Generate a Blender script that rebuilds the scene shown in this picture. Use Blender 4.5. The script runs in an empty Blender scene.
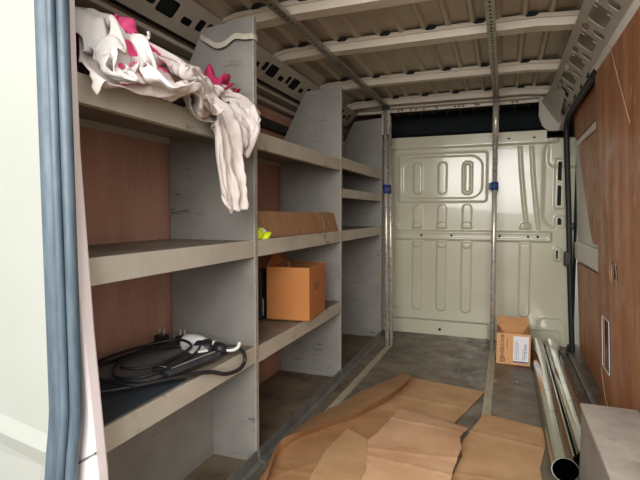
import bpy, bmesh, math, random
import numpy as np
from mathutils import Vector, Matrix
from mathutils.geometry import delaunay_2d_cdt
random.seed(7)
C = bpy.data.collections.new('van'); bpy.context.scene.collection.children.link(C)

# ------------------------------------------------------------------ materials
def srgb(r, g, b):
    f = lambda c: (c/255/12.92) if c/255 <= .04045 else ((c/255+.055)/1.055)**2.4
    return (f(r), f(g), f(b), 1)
def mat(name, c1, c2=None, rough=.6, metal=0., scale=8., stretch=(1,1,1), bump=0., bscale=60., scuff=None, scuff_amt=.5,
        scuff_scale=14., scuff_stretch=(1,6,14), detail=6., rvar=0., coat=0., speck=0.):
    m = bpy.data.materials.new(name); m.use_nodes = True
    nt = m.node_tree; N = nt.nodes; L = nt.links; b = N['Principled BSDF']
    tc = N.new('ShaderNodeTexCoord'); geo = N.new('ShaderNodeNewGeometry')
    def noise(sc, st, det=detail, rg=.6):
        mp = N.new('ShaderNodeMapping'); mp.inputs['Scale'].default_value = st
        L.new(geo.outputs['Position'], mp.inputs['Vector'])
        n = N.new('ShaderNodeTexNoise'); n.inputs['Scale'].default_value = sc; n.inputs['Detail'].default_value = det
        n.inputs['Roughness'].default_value = rg
        L.new(mp.outputs['Vector'], n.inputs['Vector']); return n
    def ramp(src, a, c, ca=(0,0,0,1), cb=(1,1,1,1)):
        r = N.new('ShaderNodeValToRGB'); r.color_ramp.elements[0].position = a; r.color_ramp.elements[1].position = c
        r.color_ramp.elements[0].color = ca; r.color_ramp.elements[1].color = cb
        L.new(src, r.inputs['Fac']); return r
    n1 = noise(scale, stretch)
    col = ramp(n1.outputs['Fac'], .3, .7, srgb(*c1), srgb(*(c2 or c1))).outputs['Color']
    def mix(fac, a, bcol, mode='MIX'):
        x = N.new('ShaderNodeMix'); x.data_type = 'RGBA'; x.blend_type = mode
        if hasattr(fac, 'node'): L.new(fac, x.inputs['Factor'])
        else: x.inputs['Factor'].default_value = fac
        L.new(a, x.inputs['A'])
        if hasattr(bcol, 'node'): L.new(bcol, x.inputs['B'])
        else: x.inputs['B'].default_value = bcol
        return x.outputs['Result']
    if scuff:
        s = noise(scuff_scale, scuff_stretch, 3.)
        s2 = noise(2.2, (1,1,1), 2.)
        ma = N.new('ShaderNodeMath'); ma.operation = 'MULTIPLY'
        L.new(ramp(s.outputs['Fac'], .60, .67).outputs['Color'], ma.inputs[0])
        L.new(ramp(s2.outputs['Fac'], .46, .60).outputs['Color'], ma.inputs[1])
        mb = N.new('ShaderNodeMath'); mb.operation = 'MULTIPLY'; L.new(ma.outputs[0], mb.inputs[0]); mb.inputs[1].default_value = scuff_amt
        col = mix(mb.outputs[0], col, srgb(*scuff))
    if speck:
        s = noise(420., (1,1,1), 2.)
        col = mix(speck, col, ramp(s.outputs['Fac'], .3, .7, (.25,.25,.25,1), (1,1,1,1)).outputs['Color'], 'OVERLAY')
    L.new(col, b.inputs['Base Color'])
    b.inputs['Roughness'].default_value = rough; b.inputs['Metallic'].default_value = metal
    b.inputs['Coat Weight'].default_value = coat
    if rvar:
        r = noise(scale*2.3, (1,1,1), 5.)
        mr = N.new('ShaderNodeMapRange'); mr.inputs['To Min'].default_value = max(.03, rough-rvar); mr.inputs['To Max'].default_value = rough+rvar
        mr.inputs['From Min'].default_value = .3; mr.inputs['From Max'].default_value = .7
        L.new(r.outputs['Fac'], mr.inputs['Value']); L.new(mr.outputs['Result'], b.inputs['Roughness'])
    if bump:
        bn = noise(bscale, stretch, 4.)
        bp = N.new('ShaderNodeBump'); bp.inputs['Strength'].default_value = bump; bp.inputs['Distance'].default_value = .004
        L.new(bn.outputs['Fac'], bp.inputs['Height']); L.new(bp.outputs['Normal'], b.inputs['Normal'])
    return m
M = dict(
 ply_left = mat('ply_left', (176,134,114), (198,154,134), .65, scale=5, stretch=(1,3,.5), bump=.15, scuff=(105,66,52), scuff_amt=.5),
 ply_right = mat('ply_right', (158,98,60), (204,140,94), .45, scale=4, stretch=(1,5,.35), bump=.2, scuff=(216,172,138), scuff_amt=.45, scuff_stretch=(1,5,1), rvar=.12),
 ply_near = mat('ply_near', (150,92,58), (204,142,98), .45, scale=3, stretch=(1,4,.3), bump=.2, scuff=(228,188,156), scuff_amt=.5, scuff_scale=5, scuff_stretch=(1,4,1.5), rvar=.14),
 ply_edge = mat('ply_edge', (188,160,130), (150,118,90), .8, scale=30, stretch=(8,8,1)),
 grey_board = mat('grey_board', (128,126,121), (146,144,138), .55, scale=6, scuff=(60,57,56), scuff_amt=.85, scuff_scale=7, scuff_stretch=(1.2,1.2,8), bump=.1, speck=.35),
 grey_edge = mat('grey_edge', (172,168,158), (146,142,134), .6, scale=30),
 shelf_metal = mat('shelf_metal', (176,171,158), (194,189,176), .5, scale=5, scuff=(104,98,88), scuff_amt=.6, scuff_scale=5, scuff_stretch=(1,2,5), speck=.2),
 shelf_board = mat('shelf_board', (112,100,88), (148,138,124), .6, scale=6, scuff=(70,60,52), scuff_amt=.6, scuff_stretch=(4,1,1), speck=.2),
 floor = mat('floor_mat', (68,62,54), (138,126,108), .42, scale=3.8, bump=.25, bscale=35, scuff=(186,178,164), scuff_amt=.55, scuff_scale=9, scuff_stretch=(3,1.2,1), rvar=.15, speck=.3),
 bay_floor = mat('bay_floor', (78,67,55), (130,115,95), .75, scale=6, bump=.2, scuff=(60,50,42), scuff_amt=.6, scuff_scale=6, scuff_stretch=(3,1,1), speck=.3),
 van_paint = mat('van_paint', (203,201,178), (212,210,188), .2, scale=1.5, coat=.4, rvar=.07),
 roof_paint = mat('roof_paint', (178,170,152), (196,188,170), .42, scale=2.5, rvar=.1),
 bow_paint = mat('bow_paint', (214,206,190), (230,222,206), .42, scale=4),
 door_paint = mat('door_paint', (232,230,218), (242,240,230), .35, scale=4),
 rail_paint = mat('rail_paint', (176,170,158), (190,184,172), .42, scale=4),
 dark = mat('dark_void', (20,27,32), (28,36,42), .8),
 black = mat('black_plastic', (26,27,30), (40,41,45), .45, rvar=.1, scale=20),
 rubber = mat('rubber', (25,27,29), (36,38,40), .55, scale=20),
 blue_rubber = mat('blue_rubber', (54,68,80), (90,106,118), .5, scale=9, stretch=(4,4,.6), rvar=.1),
 body = mat('body', (148,151,145), (155,158,151), .7, scale=2),
 pillar = mat('pillar', (226,216,216), (238,230,230), .6, scale=3),
 galv = mat('galv', (200,194,184), (226,220,210), .3, metal=.5, scale=14, stretch=(1,1,.3), rvar=.12),
 track = mat('track', (158,154,142), (190,186,172), .4, metal=.6, scale=14, rvar=.1),
 floor_track = mat('floor_track', (178,170,150), (206,198,178), .55, metal=.3, scale=12, stretch=(3,.8,1)),
 kick = mat('kick', (118,118,116), (146,146,142), .45, metal=.5, scale=8, scuff=(70,66,62), scuff_amt=.6),
 chrome = mat('chrome', (196,198,192), (222,224,218), .12, metal=1., scale=3, stretch=(1,.3,1), rvar=.05, scuff=(150,120,95), scuff_amt=.5, scuff_scale=3),
 blue_tape = mat('blue_tape', (32,62,120), (44,76,136), .55, scale=20),
 red_mark = mat('red_mark', (170,40,60), None, .6),
 card = mat('card', (180,140,98), (206,168,126), .85, scale=5, stretch=(1,1,1), bump=.2, bscale=30, scuff=(130,95,62), scuff_amt=.45, scuff_scale=3, scuff_stretch=(1,1.4,1)),
 card_red = mat('card_red', (192,148,110), (222,182,144), .85, scale=4, bump=.2, bscale=30, scuff=(150,104,72), scuff_amt=.75, scuff_scale=2.4, scuff_stretch=(1,3,1)),
 card_dark = mat('card_dark', (158,118,78), (186,144,102), .88, scale=5, bump=.2, bscale=30, scuff=(112,80,54), scuff_amt=.5, scuff_scale=4),
 card_lean = mat('card_lean', (150,112,78), (178,138,100), .88, scale=14, stretch=(1,5,.5), scuff=(120,86,60), scuff_amt=.5),
 box_orange = mat('box_orange', (186,118,62), (198,132,74), .8, scale=5),
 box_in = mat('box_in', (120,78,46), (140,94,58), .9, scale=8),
 box_tan = mat('box_tan', (212,158,106), (222,170,120), .8, scale=5),
 ink = mat('ink', (50,38,32), None, .8),
 faint_ink = mat('faint_ink', (112,78,52), None, .8),
 label = mat('label', (236,236,240), None, .6),
 label_blue = mat('label_blue', (66,74,140), None, .6),
 label_ink = mat('label_ink', (138,142,158), None, .6),
 white_plastic = mat('white_plastic', (230,232,230), (240,242,240), .35, scale=5),
 cloth_white = mat('cloth_white', (222,212,208), (236,228,224), .95, scale=7, bump=.25, bscale=200),
 cloth_grey = mat('cloth_grey', (200,197,196), (216,212,210), .95, scale=7, bump=.25, bscale=200),
 cloth_pink = mat('cloth_pink', (232,74,134), (242,96,150), .95, scale=9, bump=.2, bscale=200),
 cloth_crimson = mat('cloth_crimson', (150,32,72), (188,48,96), .9, scale=9, bump=.2, bscale=200),
 hivis = mat('hivis', (216,238,30), (232,248,60), .7, scale=30),
 mat_dark = mat('mat_dark', (48,58,66), (60,70,78), .6, scale=10),
 strap = mat('strap', (186,180,166), (206,200,186), .85, scale=30),
 pad = mat('pad', (44,46,50), (70,72,76), .7, scale=18, bump=.3, bscale=90),
 panel_grey = mat('panel_grey', (104,104,104), (128,126,124), .6, scale=6),
 arch_top = mat('arch_top', (146,141,133), (190,184,174), .6, scale=5, scuff=(104,98,92), scuff_amt=.8, scuff_scale=4, scuff_stretch=(1.5,3,1), bump=.15, speck=.25),
)

# ------------------------------------------------------------------ helpers
def setp(o, label=None, cat=None, group=None, kind=None):
    for k, v in (('label',label),('category',cat),('group',group),('kind',kind)):
        if v: o[k] = v
    return o
def wloc(o):
    v = Vector((0,0,0))
    while o: v += o.location; o = o.parent
    return v
def link_mesh(name, me, parent=None, origin='base'):
    """world-coordinate mesh -> object whose origin sits at its own base"""
    n = len(me.vertices); co = np.empty(n*3, 'f'); me.vertices.foreach_get('co', co); co = co.reshape(-1,3)
    mn, mx = co.min(0), co.max(0)
    org = np.array([(mn[0]+mx[0])/2, (mn[1]+mx[1])/2, mn[2]], 'f')
    me.vertices.foreach_set('co', (co-org).ravel()); me.update()
    o = bpy.data.objects.new(name, me); C.objects.link(o)
    w = Vector(org.tolist())
    if parent: o.parent = parent; w -= wloc(parent)
    o.location = w
    return o
def obj(name, bm, material, parent=None, smooth=False, bevel=0., solid=0., sub=0, label=None, cat=None, group=None, kind=None, recalc=True):
    if recalc: bmesh.ops.recalc_face_normals(bm, faces=bm.faces)
    me = bpy.data.meshes.new(name); bm.to_mesh(me); bm.free()
    if isinstance(material, str): material = [material]
    for k in material: me.materials.append(M[k])
    o = link_mesh(name, me, parent)
    if smooth: me.polygons.foreach_set('use_smooth', [True]*len(me.polygons))
    if solid:
        md = o.modifiers.new('thick', 'SOLIDIFY'); md.thickness = solid; md.offset = 0
    if bevel:
        md = o.modifiers.new('bevel', 'BEVEL'); md.width = bevel; md.segments = 2; md.limit_method = 'ANGLE'; md.angle_limit = .6
    if sub:
        md = o.modifiers.new('sub', 'SUBSURF'); md.levels = sub; md.render_levels = sub
    return setp(o, label, cat, group, kind)
def thing(name, loc, label=None, cat=None, group=None, kind=None):
    o = bpy.data.objects.new(name, None); C.objects.link(o); o.location = loc; o.empty_display_size = .1
    return setp(o, label, cat, group, kind)
def B(): return bmesh.new()
def box(bm, x0, x1, y0, y1, z0, z1):
    v = [bm.verts.new((x,y,z)) for z in (z0,z1) for x,y in ((x0,y0),(x1,y0),(x1,y1),(x0,y1))]
    for f in ((3,2,1,0),(4,5,6,7),(0,1,5,4),(1,2,6,5),(2,3,7,6),(3,0,4,7)): bm.faces.new([v[i] for i in f])
    return bm
def bx(*a): return box(B(), *a)
def prism(bm, pts, off):
    off = Vector(off); a = [bm.verts.new(p) for p in pts]; b = [bm.verts.new(Vector(p)+off) for p in pts]
    n = len(pts); bm.faces.new(a); bm.faces.new(b[::-1])
    for i in range(n): bm.faces.new((a[i], b[i], b[(i+1)%n], a[(i+1)%n]))
    return bm
def smooth_path(pts, n=6):
    P = [Vector(p) for p in pts]; out = []
    for i in range(len(P)-1):
        p0, p1, p2, p3 = P[max(i-1,0)], P[i], P[i+1], P[min(i+2,len(P)-1)]
        for k in range(n):
            t = k/n
            out.append(.5*((2*p1)+(p2-p0)*t+(2*p0-5*p1+4*p2-p3)*t*t+(3*p1-p0-3*p2+p3)*t**3))
    out.append(P[-1]); return out
def tube(bm, pts, r, seg=12, caps=True, squash=1.):
    pts = [Vector(p) for p in pts]; rings = []; up = None
    for i, p in enumerate(pts):
        d = (pts[min(i+1,len(pts)-1)]-pts[max(i-1,0)]).normalized()
        if up is None: up = d.orthogonal().normalized()
        up = (up-d*up.dot(d)).normalized(); s = d.cross(up)
        rr = r[i] if isinstance(r, (list,tuple)) else r
        rings.append([bm.verts.new(p+(up*math.cos(a)+s*math.sin(a)*squash)*rr) for a in [2*math.pi*k/seg for k in range(seg)]])
    for a, b in zip(rings, rings[1:]):
        for k in range(seg): bm.faces.new((a[k], a[(k+1)%seg], b[(k+1)%seg], b[k]))
    if caps: bm.faces.new(rings[0][::-1]); bm.faces.new(rings[-1])
    return bm
def pipe(bm, a, b, ro, ri, seg=40):
    a, b = Vector(a), Vector(b); d = (b-a).normalized(); u = d.orthogonal().normalized(); s = d.cross(u)
    R = []
    for p, r in ((a,ro),(b,ro),(b,ri),(a,ri)):
        R.append([bm.verts.new(p+(u*math.cos(t)+s*math.sin(t))*r) for t in [2*math.pi*k/seg for k in range(seg)]])
    for i in range(4):
        x, y = R[i], R[(i+1)%4]
        for k in range(seg): bm.faces.new((x[k], x[(k+1)%seg], y[(k+1)%seg], y[k]))
    return bm
def rrect(cx, cy, w, h, r, n=4):
    out = []
    for sx, sy, a0 in ((1,1,0),(-1,1,90),(-1,-1,180),(1,-1,270)):
        for k in range(n+1):
            a = math.radians(a0+90*k/n)
            out.append((cx+sx*(w/2-r)+r*math.cos(a), cy+sy*(h/2-r)+r*math.sin(a)))
    return out
def plate(name, outer, holes, O, U, V, material, parent=None, thick=.003, **kw):
    """flat plate in the plane O + u*U + v*V with real holes"""
    loops = [outer]+holes; vs = []; es = []
    for lp in loops:
        b = len(vs); vs += [Vector(p) for p in lp]; es += [(b+i, b+(i+1)%len(lp)) for i in range(len(lp))]
    r = delaunay_2d_cdt(vs, es, [], 0, 1e-6)
    pts, tris = r[0], r[2]
    def inside(p, lp):
        c = False
        for i in range(len(lp)):
            x1, y1 = lp[i]; x2, y2 = lp[i-1]
            if (y1 > p[1]) != (y2 > p[1]) and p[0] < (x2-x1)*(p[1]-y1)/(y2-y1)+x1: c = not c
        return c
    bm = B(); O, U, V = Vector(O), Vector(U), Vector(V); vv = [bm.verts.new(O+U*p.x+V*p.y) for p in pts]
    for t in tris:
        c = sum((pts[i] for i in t), Vector((0,0)))/3
        if inside(c, outer) and not any(inside(c, h) for h in holes): bm.faces.new([vv[i] for i in t])
    bmesh.ops.delete(bm, geom=[v for v in bm.verts if not v.link_faces], context='VERTS')
    return obj(name, bm, material, parent, solid=thick, **kw)
def sheet_faces(bm, poly, zf, step=.03, jit=.0, seed=1, extra=()):
    """flat-ish sheet over a plan polygon, z from zf(x,y)"""
    rnd = random.Random(seed); bd = []
    for i in range(len(poly)):
        a, b = Vector(poly[i]), Vector(poly[(i+1)%len(poly)]); n = max(1, int((b-a).length/step*1.5))
        nn = Vector((-(b-a).y, (b-a).x)).normalized()
        for k in range(n):
            j = rnd.uniform(-jit, jit) if k else 0
            bd.append(a.lerp(b, k/n)+nn*j)
    xs = [p.x for p in bd]; ys = [p.y for p in bd]; n = len(bd)
    pts = list(bd)
    y = min(ys)
    while y < max(ys):
        x = min(xs)
        while x < max(xs):
            pts.append(Vector((x+rnd.uniform(-.3,.3)*step, y+rnd.uniform(-.3,.3)*step))); x += step
        y += step
    r = delaunay_2d_cdt(pts, [(i,(i+1)%n) for i in range(n)], [], 0, 1e-5)
    P = r[0]
    def inside(p):
        c = False
        for i in range(n):
            x1,y1 = bd[i]; x2,y2 = bd[i-1]
            if (y1 > p[1]) != (y2 > p[1]) and p[0] < (x2-x1)*(p[1]-y1)/(y2-y1)+x1: c = not c
        return c
    vv = {}
    for t in r[2]:
        c = sum((P[i] for i in t), Vector((0,0)))/3
        if not inside(c): continue
        for i in t:
            if i not in vv: vv[i] = bm.verts.new((P[i].x, P[i].y, zf(P[i].x, P[i].y)))
        try: bm.faces.new([vv[i] for i in t])
        except ValueError: pass
    return bm
def text(name, body, size, O, U, V, material, parent, extr=.0006, align='CENTER'):
    cu = bpy.data.curves.new(name, 'FONT'); cu.body = body; cu.size = size; cu.align_x = align; cu.align_y = 'CENTER'; cu.extrude = extr
    t = bpy.data.objects.new('tmp', cu); C.objects.link(t)
    dg = bpy.context.evaluated_depsgraph_get(); me = bpy.data.meshes.new_from_object(t.evaluated_get(dg))
    bpy.data.objects.remove(t); U, V = Vector(U).normalized(), Vector(V).normalized(); W = U.cross(V); O = Vector(O)
    me.transform(Matrix(((U.x,V.x,W.x,O.x),(U.y,V.y,W.y,O.y),(U.z,V.z,W.z,O.z),(0,0,0,1))))
    me.materials.clear(); me.materials.append(M[material]); me.name = name
    return link_mesh(name, me, parent)
def xr(z): return .475-.043*z            # inner face of the right-hand side, leaning in towards the roof

# ------------------------------------------------------------------ van shell
YB = 3.85
obj('floor', bx(-1.36,.62,.62,3.95,-.06,0), 'floor', kind='structure')
# ceiling skin with pressed lengthwise flutes
bm = B(); xs = []; x = -1.12
prof = []
while x < .30:
    for dx, dz in ((0,0),(.074,0),(.084,-.018),(.098,-.018)): prof.append((x+dx, 1.862+dz))
    x += .11
prof = [(-1.36,1.40),(-1.33,1.60),(-1.26,1.74),(-1.16,1.82)]+prof+[(.36,1.83),(.45,1.76),(.50,1.60),(.52,1.40)]
a = [bm.verts.new((x, .70, z)) for x, z in prof]; b = [bm.verts.new((x, 4.5, z)) for x, z in prof]
for i in range(len(prof)-1): bm.faces.new((a[i], a[i+1], b[i+1], b[i]))
ceil = obj('ceiling', bm, 'roof_paint', solid=.003, kind='structure')
def bow(y0, y1, zb=1.80):
    pts = [(-1.13,1.70),(-1.08,zb-.05),(-.98,zb-.008),(-.86,zb),(.12,zb),(.22,zb-.008),(.32,zb-.05),(.37,1.70)]
    bm = B(); w = y1-y0
    prof = [(0,.03),(.012,.030),(.022,0),(w-.03,0),(w-.022,.016),(w,.016),(w,.048),(0,.048)]
    pts = [(-1.20,1.765),(-1.10,zb-.012)]+pts[2:6]+[(.34,zb-.015),(.42,1.765)]; rings = [[bm.verts.new((x, y0+p, z+q)) for p, q in prof] for x, z in pts]
    for r, s in zip(rings, rings[1:]):
        for k in range(len(prof)): bm.faces.new((r[k], r[(k+1)%len(prof)], s[(k+1)%len(prof)], s[k]))
    bm.faces.new(rings[0]); bm.faces.new(rings[-1][::-1])
    o = obj('roof_bow', bm, 'bow_paint', ceil)
    hb = B()
    for k in range(9):
        x = -.92+k*.13+random.uniform(-.02,.02)
        box(hb, x-.007, x+.007, y1-.017, y1-.008, zb+.0135, zb+.0165)
    obj('bolt_hole', hb, 'dark', o)
    gb = B(); x = -1.00
    while x < .22:
        prism(gb, [(x-.030,y0-.004,zb+.046),(x-.018,y0-.004,zb+.036),(x+.018,y0-.004,zb+.036),(x+.030,y0-.004,zb+.046),(x+.02,y0-.004,zb+.056),(x-.02,y0-.004,zb+.056)], (0,.006,0)); x += .22
    obj('gap', gb, 'dark', o)
for y0, y1 in ((.86,.98),(1.33,1.46),(1.86,1.985),(2.36,2.485),(3.06,3.165),(3.66,3.75)): bow(y0, y1)
# front header rail above the bulkhead
bm = B()
prism(bm, [(-1.15,3.80,1.795),(-1.15,3.88,1.795),(-1.15,3.88,1.86),(-1.15,3.80,1.86)], (1.50,0,0))
prism(bm, [(-1.15,3.87,1.775),(-1.15,3.885,1.775),(-1.15,3.885,1.80),(-1.15,3.87,1.80)], (1.50,0,0))
hd = obj('trim_1', bm, 'bow_paint', bevel=.004, kind='structure')
bm = B()
for x in (-.80,-.77,-.70,-.66,-.60,-.50,-.36,-.33,-.30,-.21,-.19,.05,.08): box(bm, x-.008, x+.008, 3.868, 3.872, 1.783, 1.793)
obj('bolt_hole', bm, 'dark', hd)
# dark void over the cab, behind the bulkhead top
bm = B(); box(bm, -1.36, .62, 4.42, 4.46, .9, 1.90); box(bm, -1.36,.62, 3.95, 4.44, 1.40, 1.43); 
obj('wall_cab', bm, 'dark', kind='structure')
bm = B()
prism(bm, [(-1.3,4.20,1.56),(-1.3,4.40,1.56),(-1.3,4.40,1.64),(-1.3,4.26,1.66)], (1.75,0,0))
obj('trim_2', bm, 'rubber', bevel=.02, kind='structure')
# lower half of the bulkhead is a pressed steel panel -> height field
def sdr(X, Z, x0, x1, z0, z1, r):
    cx, cz, hx, hz = (x0+x1)/2, (z0+z1)/2, (x1-x0)/2-r, (z1-z0)/2-r
    qx, qz = np.abs(X-cx)-hx, np.abs(Z-cz)-hz
    return np.hypot(np.maximum(qx,0), np.maximum(qz,0))+np.minimum(np.maximum(qx,qz),0)-r
def step(d, w=.008): return np.clip(.5-d/w, 0, 1)**2*(3-2*np.clip(.5-d/w, 0, 1))
nx, nz = 290, 320
gx = np.linspace(-1.32,.475,nx); gz = np.linspace(-.02,1.565,nz); X, Z = np.meshgrid(gx, gz)
H = np.zeros_like(X)                                     # + = towards the load space
H += .012*step(sdr(X,Z,-.785,-.118,1.055,1.432,.022),.012)
H -= .010*step(sdr(X,Z,-.757,-.150,1.085,1.405,.09),.012)
for cx in (-.635,-.445): H += .011*step(sdr(X,Z,cx-.032,cx+.032,1.118,1.362,.03))
H += .013*step(sdr(X,Z,-.293,-.223,1.112,1.362,.034)); H -= .024*step(sdr(X,Z,-.276,-.240,1.132,1.343,.017))
for cx in (-.635,-.445,-.258): H += .011*step(sdr(X,Z,cx-.033,cx+.033,.70,1.035,.03))
for cx in (-.635,-.445,-.258,.157,-.83): H += .013*step(sdr(X,Z,cx-.036,cx+.036,.20,.90,.03))
for x0 in (-1.05,-1.22): H += .012*step(sdr(X,Z,x0-.035,x0+.035,.2,1.4,.03))
H = H*(1-step(sdr(X,Z,-2,2,.745,.850,.001),.02)) + .022*step(sdr(X,Z,-2,.33,.760,.832,.012),.016)
H -= .004*step(sdr(X,Z,-2,.31,.780,.812,.006),.006)
cv = .108+.060*np.clip((1.44-Z)/.6,0,1)**1.3            # bowed double rib right of the centre pole
inr = step(sdr(X,Z,-.1,.3,.85,1.455,.01),.01)
for off in (0,.078): H += .011*step(np.abs(X-cv-off)-.009,.012)*inr
H -= .02*step(sdr(X,Z,.27,.6,.86,1.50,.10),.03)*.6
H += .018*step(sdr(X,Z,-2,.36,1.475,1.60,.01),.016)     # top flange
H += .010*step(sdr(X,Z,.30,.6,1.30,1.6,.05),.03)
H -= .020*step(sdr(X,Z,-2,-.085,-.2,.118,.02),.02)       # recessed foot
H += .010*step(np.abs(sdr(X,Z,.20,.405,-.2,.115,.03))-.006,.010)
H += .008*step(np.abs(sdr(X,Z,.26,.43,-.2,.205,.04))-.006,.010)
H += .012*step(sdr(X,Z,.345,.415,1.00,1.36,.015),.010)
H += .012*step(sdr(X,Z,.352,.42,.86,.95,.015),.010)+.012*step(sdr(X,Z,.35,.40,.62,.72,.015),.010)
cut = (sdr(X,Z,.362,.392,1.02,1.17,.012) < 0)|(sdr(X,Z,.362,.392,1.20,1.34,.012) < 0)|(sdr(X,Z,.365,.395,.88,.935,.01) < 0)|(sdr(X,Z,.36,.38,.635,.705,.008) < 0)
H += .0015*np.sin(X*5+1)*np.sin(Z*4)+.0025*np.sin(X*2.2+Z*1.7)
verts = np.stack([X, YB-H, Z], -1).reshape(-1,3)
idx = np.arange(nx*nz).reshape(nz, nx)
q = np.stack([idx[:-1,:-1], idx[:-1,1:], idx[1:,1:], idx[1:,:-1]], -1)
keep = ~(cut[:-1,:-1]&cut[1:,1:]); keep &= ~((X[:-1,:-1] > .28)&(Z[:-1,:-1] > 1.505)); q = q[keep]
me = bpy.data.meshes.new('wall_back'); me.vertices.add(len(verts)); me.vertices.foreach_set('co', verts.ravel().astype('f'))
me.loops.add(q.size); me.loops.foreach_set('vertex_index', q.ravel().astype('i'))
me.polygons.add(len(q)); me.polygons.foreach_set('loop_start', np.arange(0,q.size,4,dtype='i')); me.polygons.foreach_set('loop_total', np.full(len(q),4,'i'))
me.update(calc_edges=True); me.polygons.foreach_set('use_smooth', [True]*len(q)); me.materials.append(M['van_paint'])
bulk = link_mesh('wall_back', me); bulk['kind'] = 'structure'
obj('back_panel', bx(-1.34,.50,3.885,3.90,-.02,1.48), 'dark', bulk)
bm = B()                                                 # fixings and slots along the belt and the top flange
for x in (-.60,-.37,-.02,.175,.24): tube(bm, [(x,YB-.0185,.796),(x,YB-.024,.796)], .009, 10)
tube(bm, [(-.453,YB+.015,.045),(-.453,YB+.018-.005,.045)], .011, 10)
obj('screw', bm, 'dark', bulk)
bm = B()
for x, w in ((-.36,.02),(-.31,.012),(-.27,.016),(.03,.02),(.2,.02),(-.72,.012),(-.55,.01)): box(bm, x-w/2, x+w/2, YB-.0195, YB-.0175, 1.512, 1.522)
obj('slot', bm, 'dark', bulk)

# left side: dark skin, plywood lining, window rails, cant rail with pressed holes
obj('wall_left', bx(-1.40,-1.345,.62,4.5,-.06,1.55), 'dark', kind='structure')
def lining(name, y0, y1, z0, z1, x=-1.27, m='ply_left', **kw):
    return obj(name, bx(x-.009,x,y0,y1,z0,z1), m, **kw)
lining('plywood_lining', .80, 3.80, .0, 1.47, label='reddish plywood sheet lining the left side behind the grey shelving', cat='plywood')
lining('plywood_lining', .80, 3.80, 1.505, 1.565, x=-1.262, label='narrow strip of reddish plywood below the window rails above the left shelving', cat='plywood')
bm = B()
prism(bm, [(-1.285,.8,1.575),(-1.235,.8,1.580),(-1.235,.8,1.603),(-1.285,.8,1.612)], (0,3.0,0))
prism(bm, [(-1.270,.8,1.628),(-1.215,.8,1.630),(-1.210,.8,1.645),(-1.270,.8,1.660)], (0,3.0,0))
obj('trim_3', bm, 'rail_paint', bevel=.003, kind='structure')
bm = B(); prism(bm, [(-1.262,.8,1.44),(-1.236,.8,1.45),(-1.236,.8,1.495),(-1.262,.8,1.505)], (0,3.0,0))
obj('trim_4', bm, 'rubber', bevel=.003, kind='structure')
O = Vector((-1.215,.8,1.675)); V = Vector((.10,0,.10)).normalized()
holes = []; yy = .12
while yy < 2.9:
    holes.append(rrect(yy, .072, .10, .066, .012)); holes.append(rrect(yy+.12, .060, .06, .030, .010)); holes.append(rrect(yy+.20, .075, .045, .05, .010)); yy += .285
cr = plate('trim_5', [(0,0),(3.0,0),(3.0,.14),(0,.14)], holes, O, (0,1,0), V, 'rail_paint', kind='structure')
obj('backing', prism(B(), [(-1.26,.8,1.69),(-1.25,.8,1.68),(-1.135,.8,1.78),(-1.145,.8,1.79)], (0,3.0,0)), 'dark', cr)
# right side skin, cant rail
obj('wall_right', prism(B(), [(.535,.62,-.06),(.60,.62,-.06),(.58,.62,1.60),(.50,.62,1.60)], (0,3.9,0)), 'rail_paint', kind='structure')
O = Vector((.405,.8,1.655)); V = Vector((-.15,0,.135)).normalized()
holes = []; yy = .15
while yy < 2.75:
    holes.append(rrect(yy, .10, .13, .085, .02)); holes.append(rrect(yy+.14, .07, .05, .05, .012)); holes.append(rrect(yy+.15, .135, .08, .030, .012)); holes.append(rrect(yy+.22,.10,.03,.08,.012)); yy += .30
cr = plate('trim_6', [(0,0),(3.02,0),(3.02,.180),(0,.180)], holes, O, (0,1,0), V, 'rail_paint', kind='structure')
obj('backing', prism(B(), [(.44,.8,1.68),(.45,.8,1.69),(.30,.8,1.85),(.29,.8,1.84)], (0,3.02,0)), 'roof_paint', cr)
bm = B(); tube(bm, [(.405,.8,1.655),(.405,3.55,1.655),(.395,3.72,1.625),(.38,3.80,1.56)], .022, 10)
rl = obj('lower_rail', bm, 'rail_paint', cr, smooth=True)
bm = B()
for y in (2.75,2.98,3.22,3.46): box(bm, .378,.392,y-.022,y+.022,1.648,1.662)
obj('slot', bm, 'dark', rl)
# gusset dropping from the cant rail onto the bulkhead corner
bm = B()
pts = [(.225,3.80,1.80),(.225,3.80,1.66),(.250,3.80,1.59),(.290,3.80,1.555),(.340,3.80,1.55),(.385,3.80,1.56),(.405,3.80,1.63),(.33,3.80,1.72),(.27,3.80,1.80)]
prism(bm, pts, (0,.04,0)); prism(bm, [(.30,3.36,1.775),(.345,3.36,1.72),(.355,3.80,1.60),(.25,3.80,1.75)], (-.012,0,.012))
obj('trim_7', bm, 'rail_paint', bevel=.006, kind='structure')
# sliding door in the right side
dr = thing('door_1', (.5,3.2,0), kind='structure')
def slab(y0, y1, z0, z1, off, th, r=0.):
    """slab that follows the leaning side: off = distance in front of the skin"""
    bm = B(); x = lambda z: xr(z)-off
    if r:
        loop = rrect((y0+y1)/2, (z0+z1)/2, y1-y0, z1-z0, r)
        return prism(bm, [(x(z), y, z) for y, z in loop], (th,0,0))
    return prism(bm, [(x(z0),y0,z0),(x(z0),y1,z0),(x(z1),y1,z1),(x(z1),y0,z1)], (th,0,0))
obj('door_skin', slab(2.20,3.78,.0,1.66,-.050,.03), 'door_paint', dr)
def dpoly(nm, pts, off, th, m, r=0):
    bm = B(); prism(bm, [(xr(z)-off, y, z) for y, z in pts], (th,0,0)); return obj(nm, bm, m, dr, bevel=r)
dpoly('plywood_panel', [(2.3,.03),(3.60,.03),(3.67,.635),(2.3,.650)], -.030, .012, 'ply_right', .002)
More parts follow.
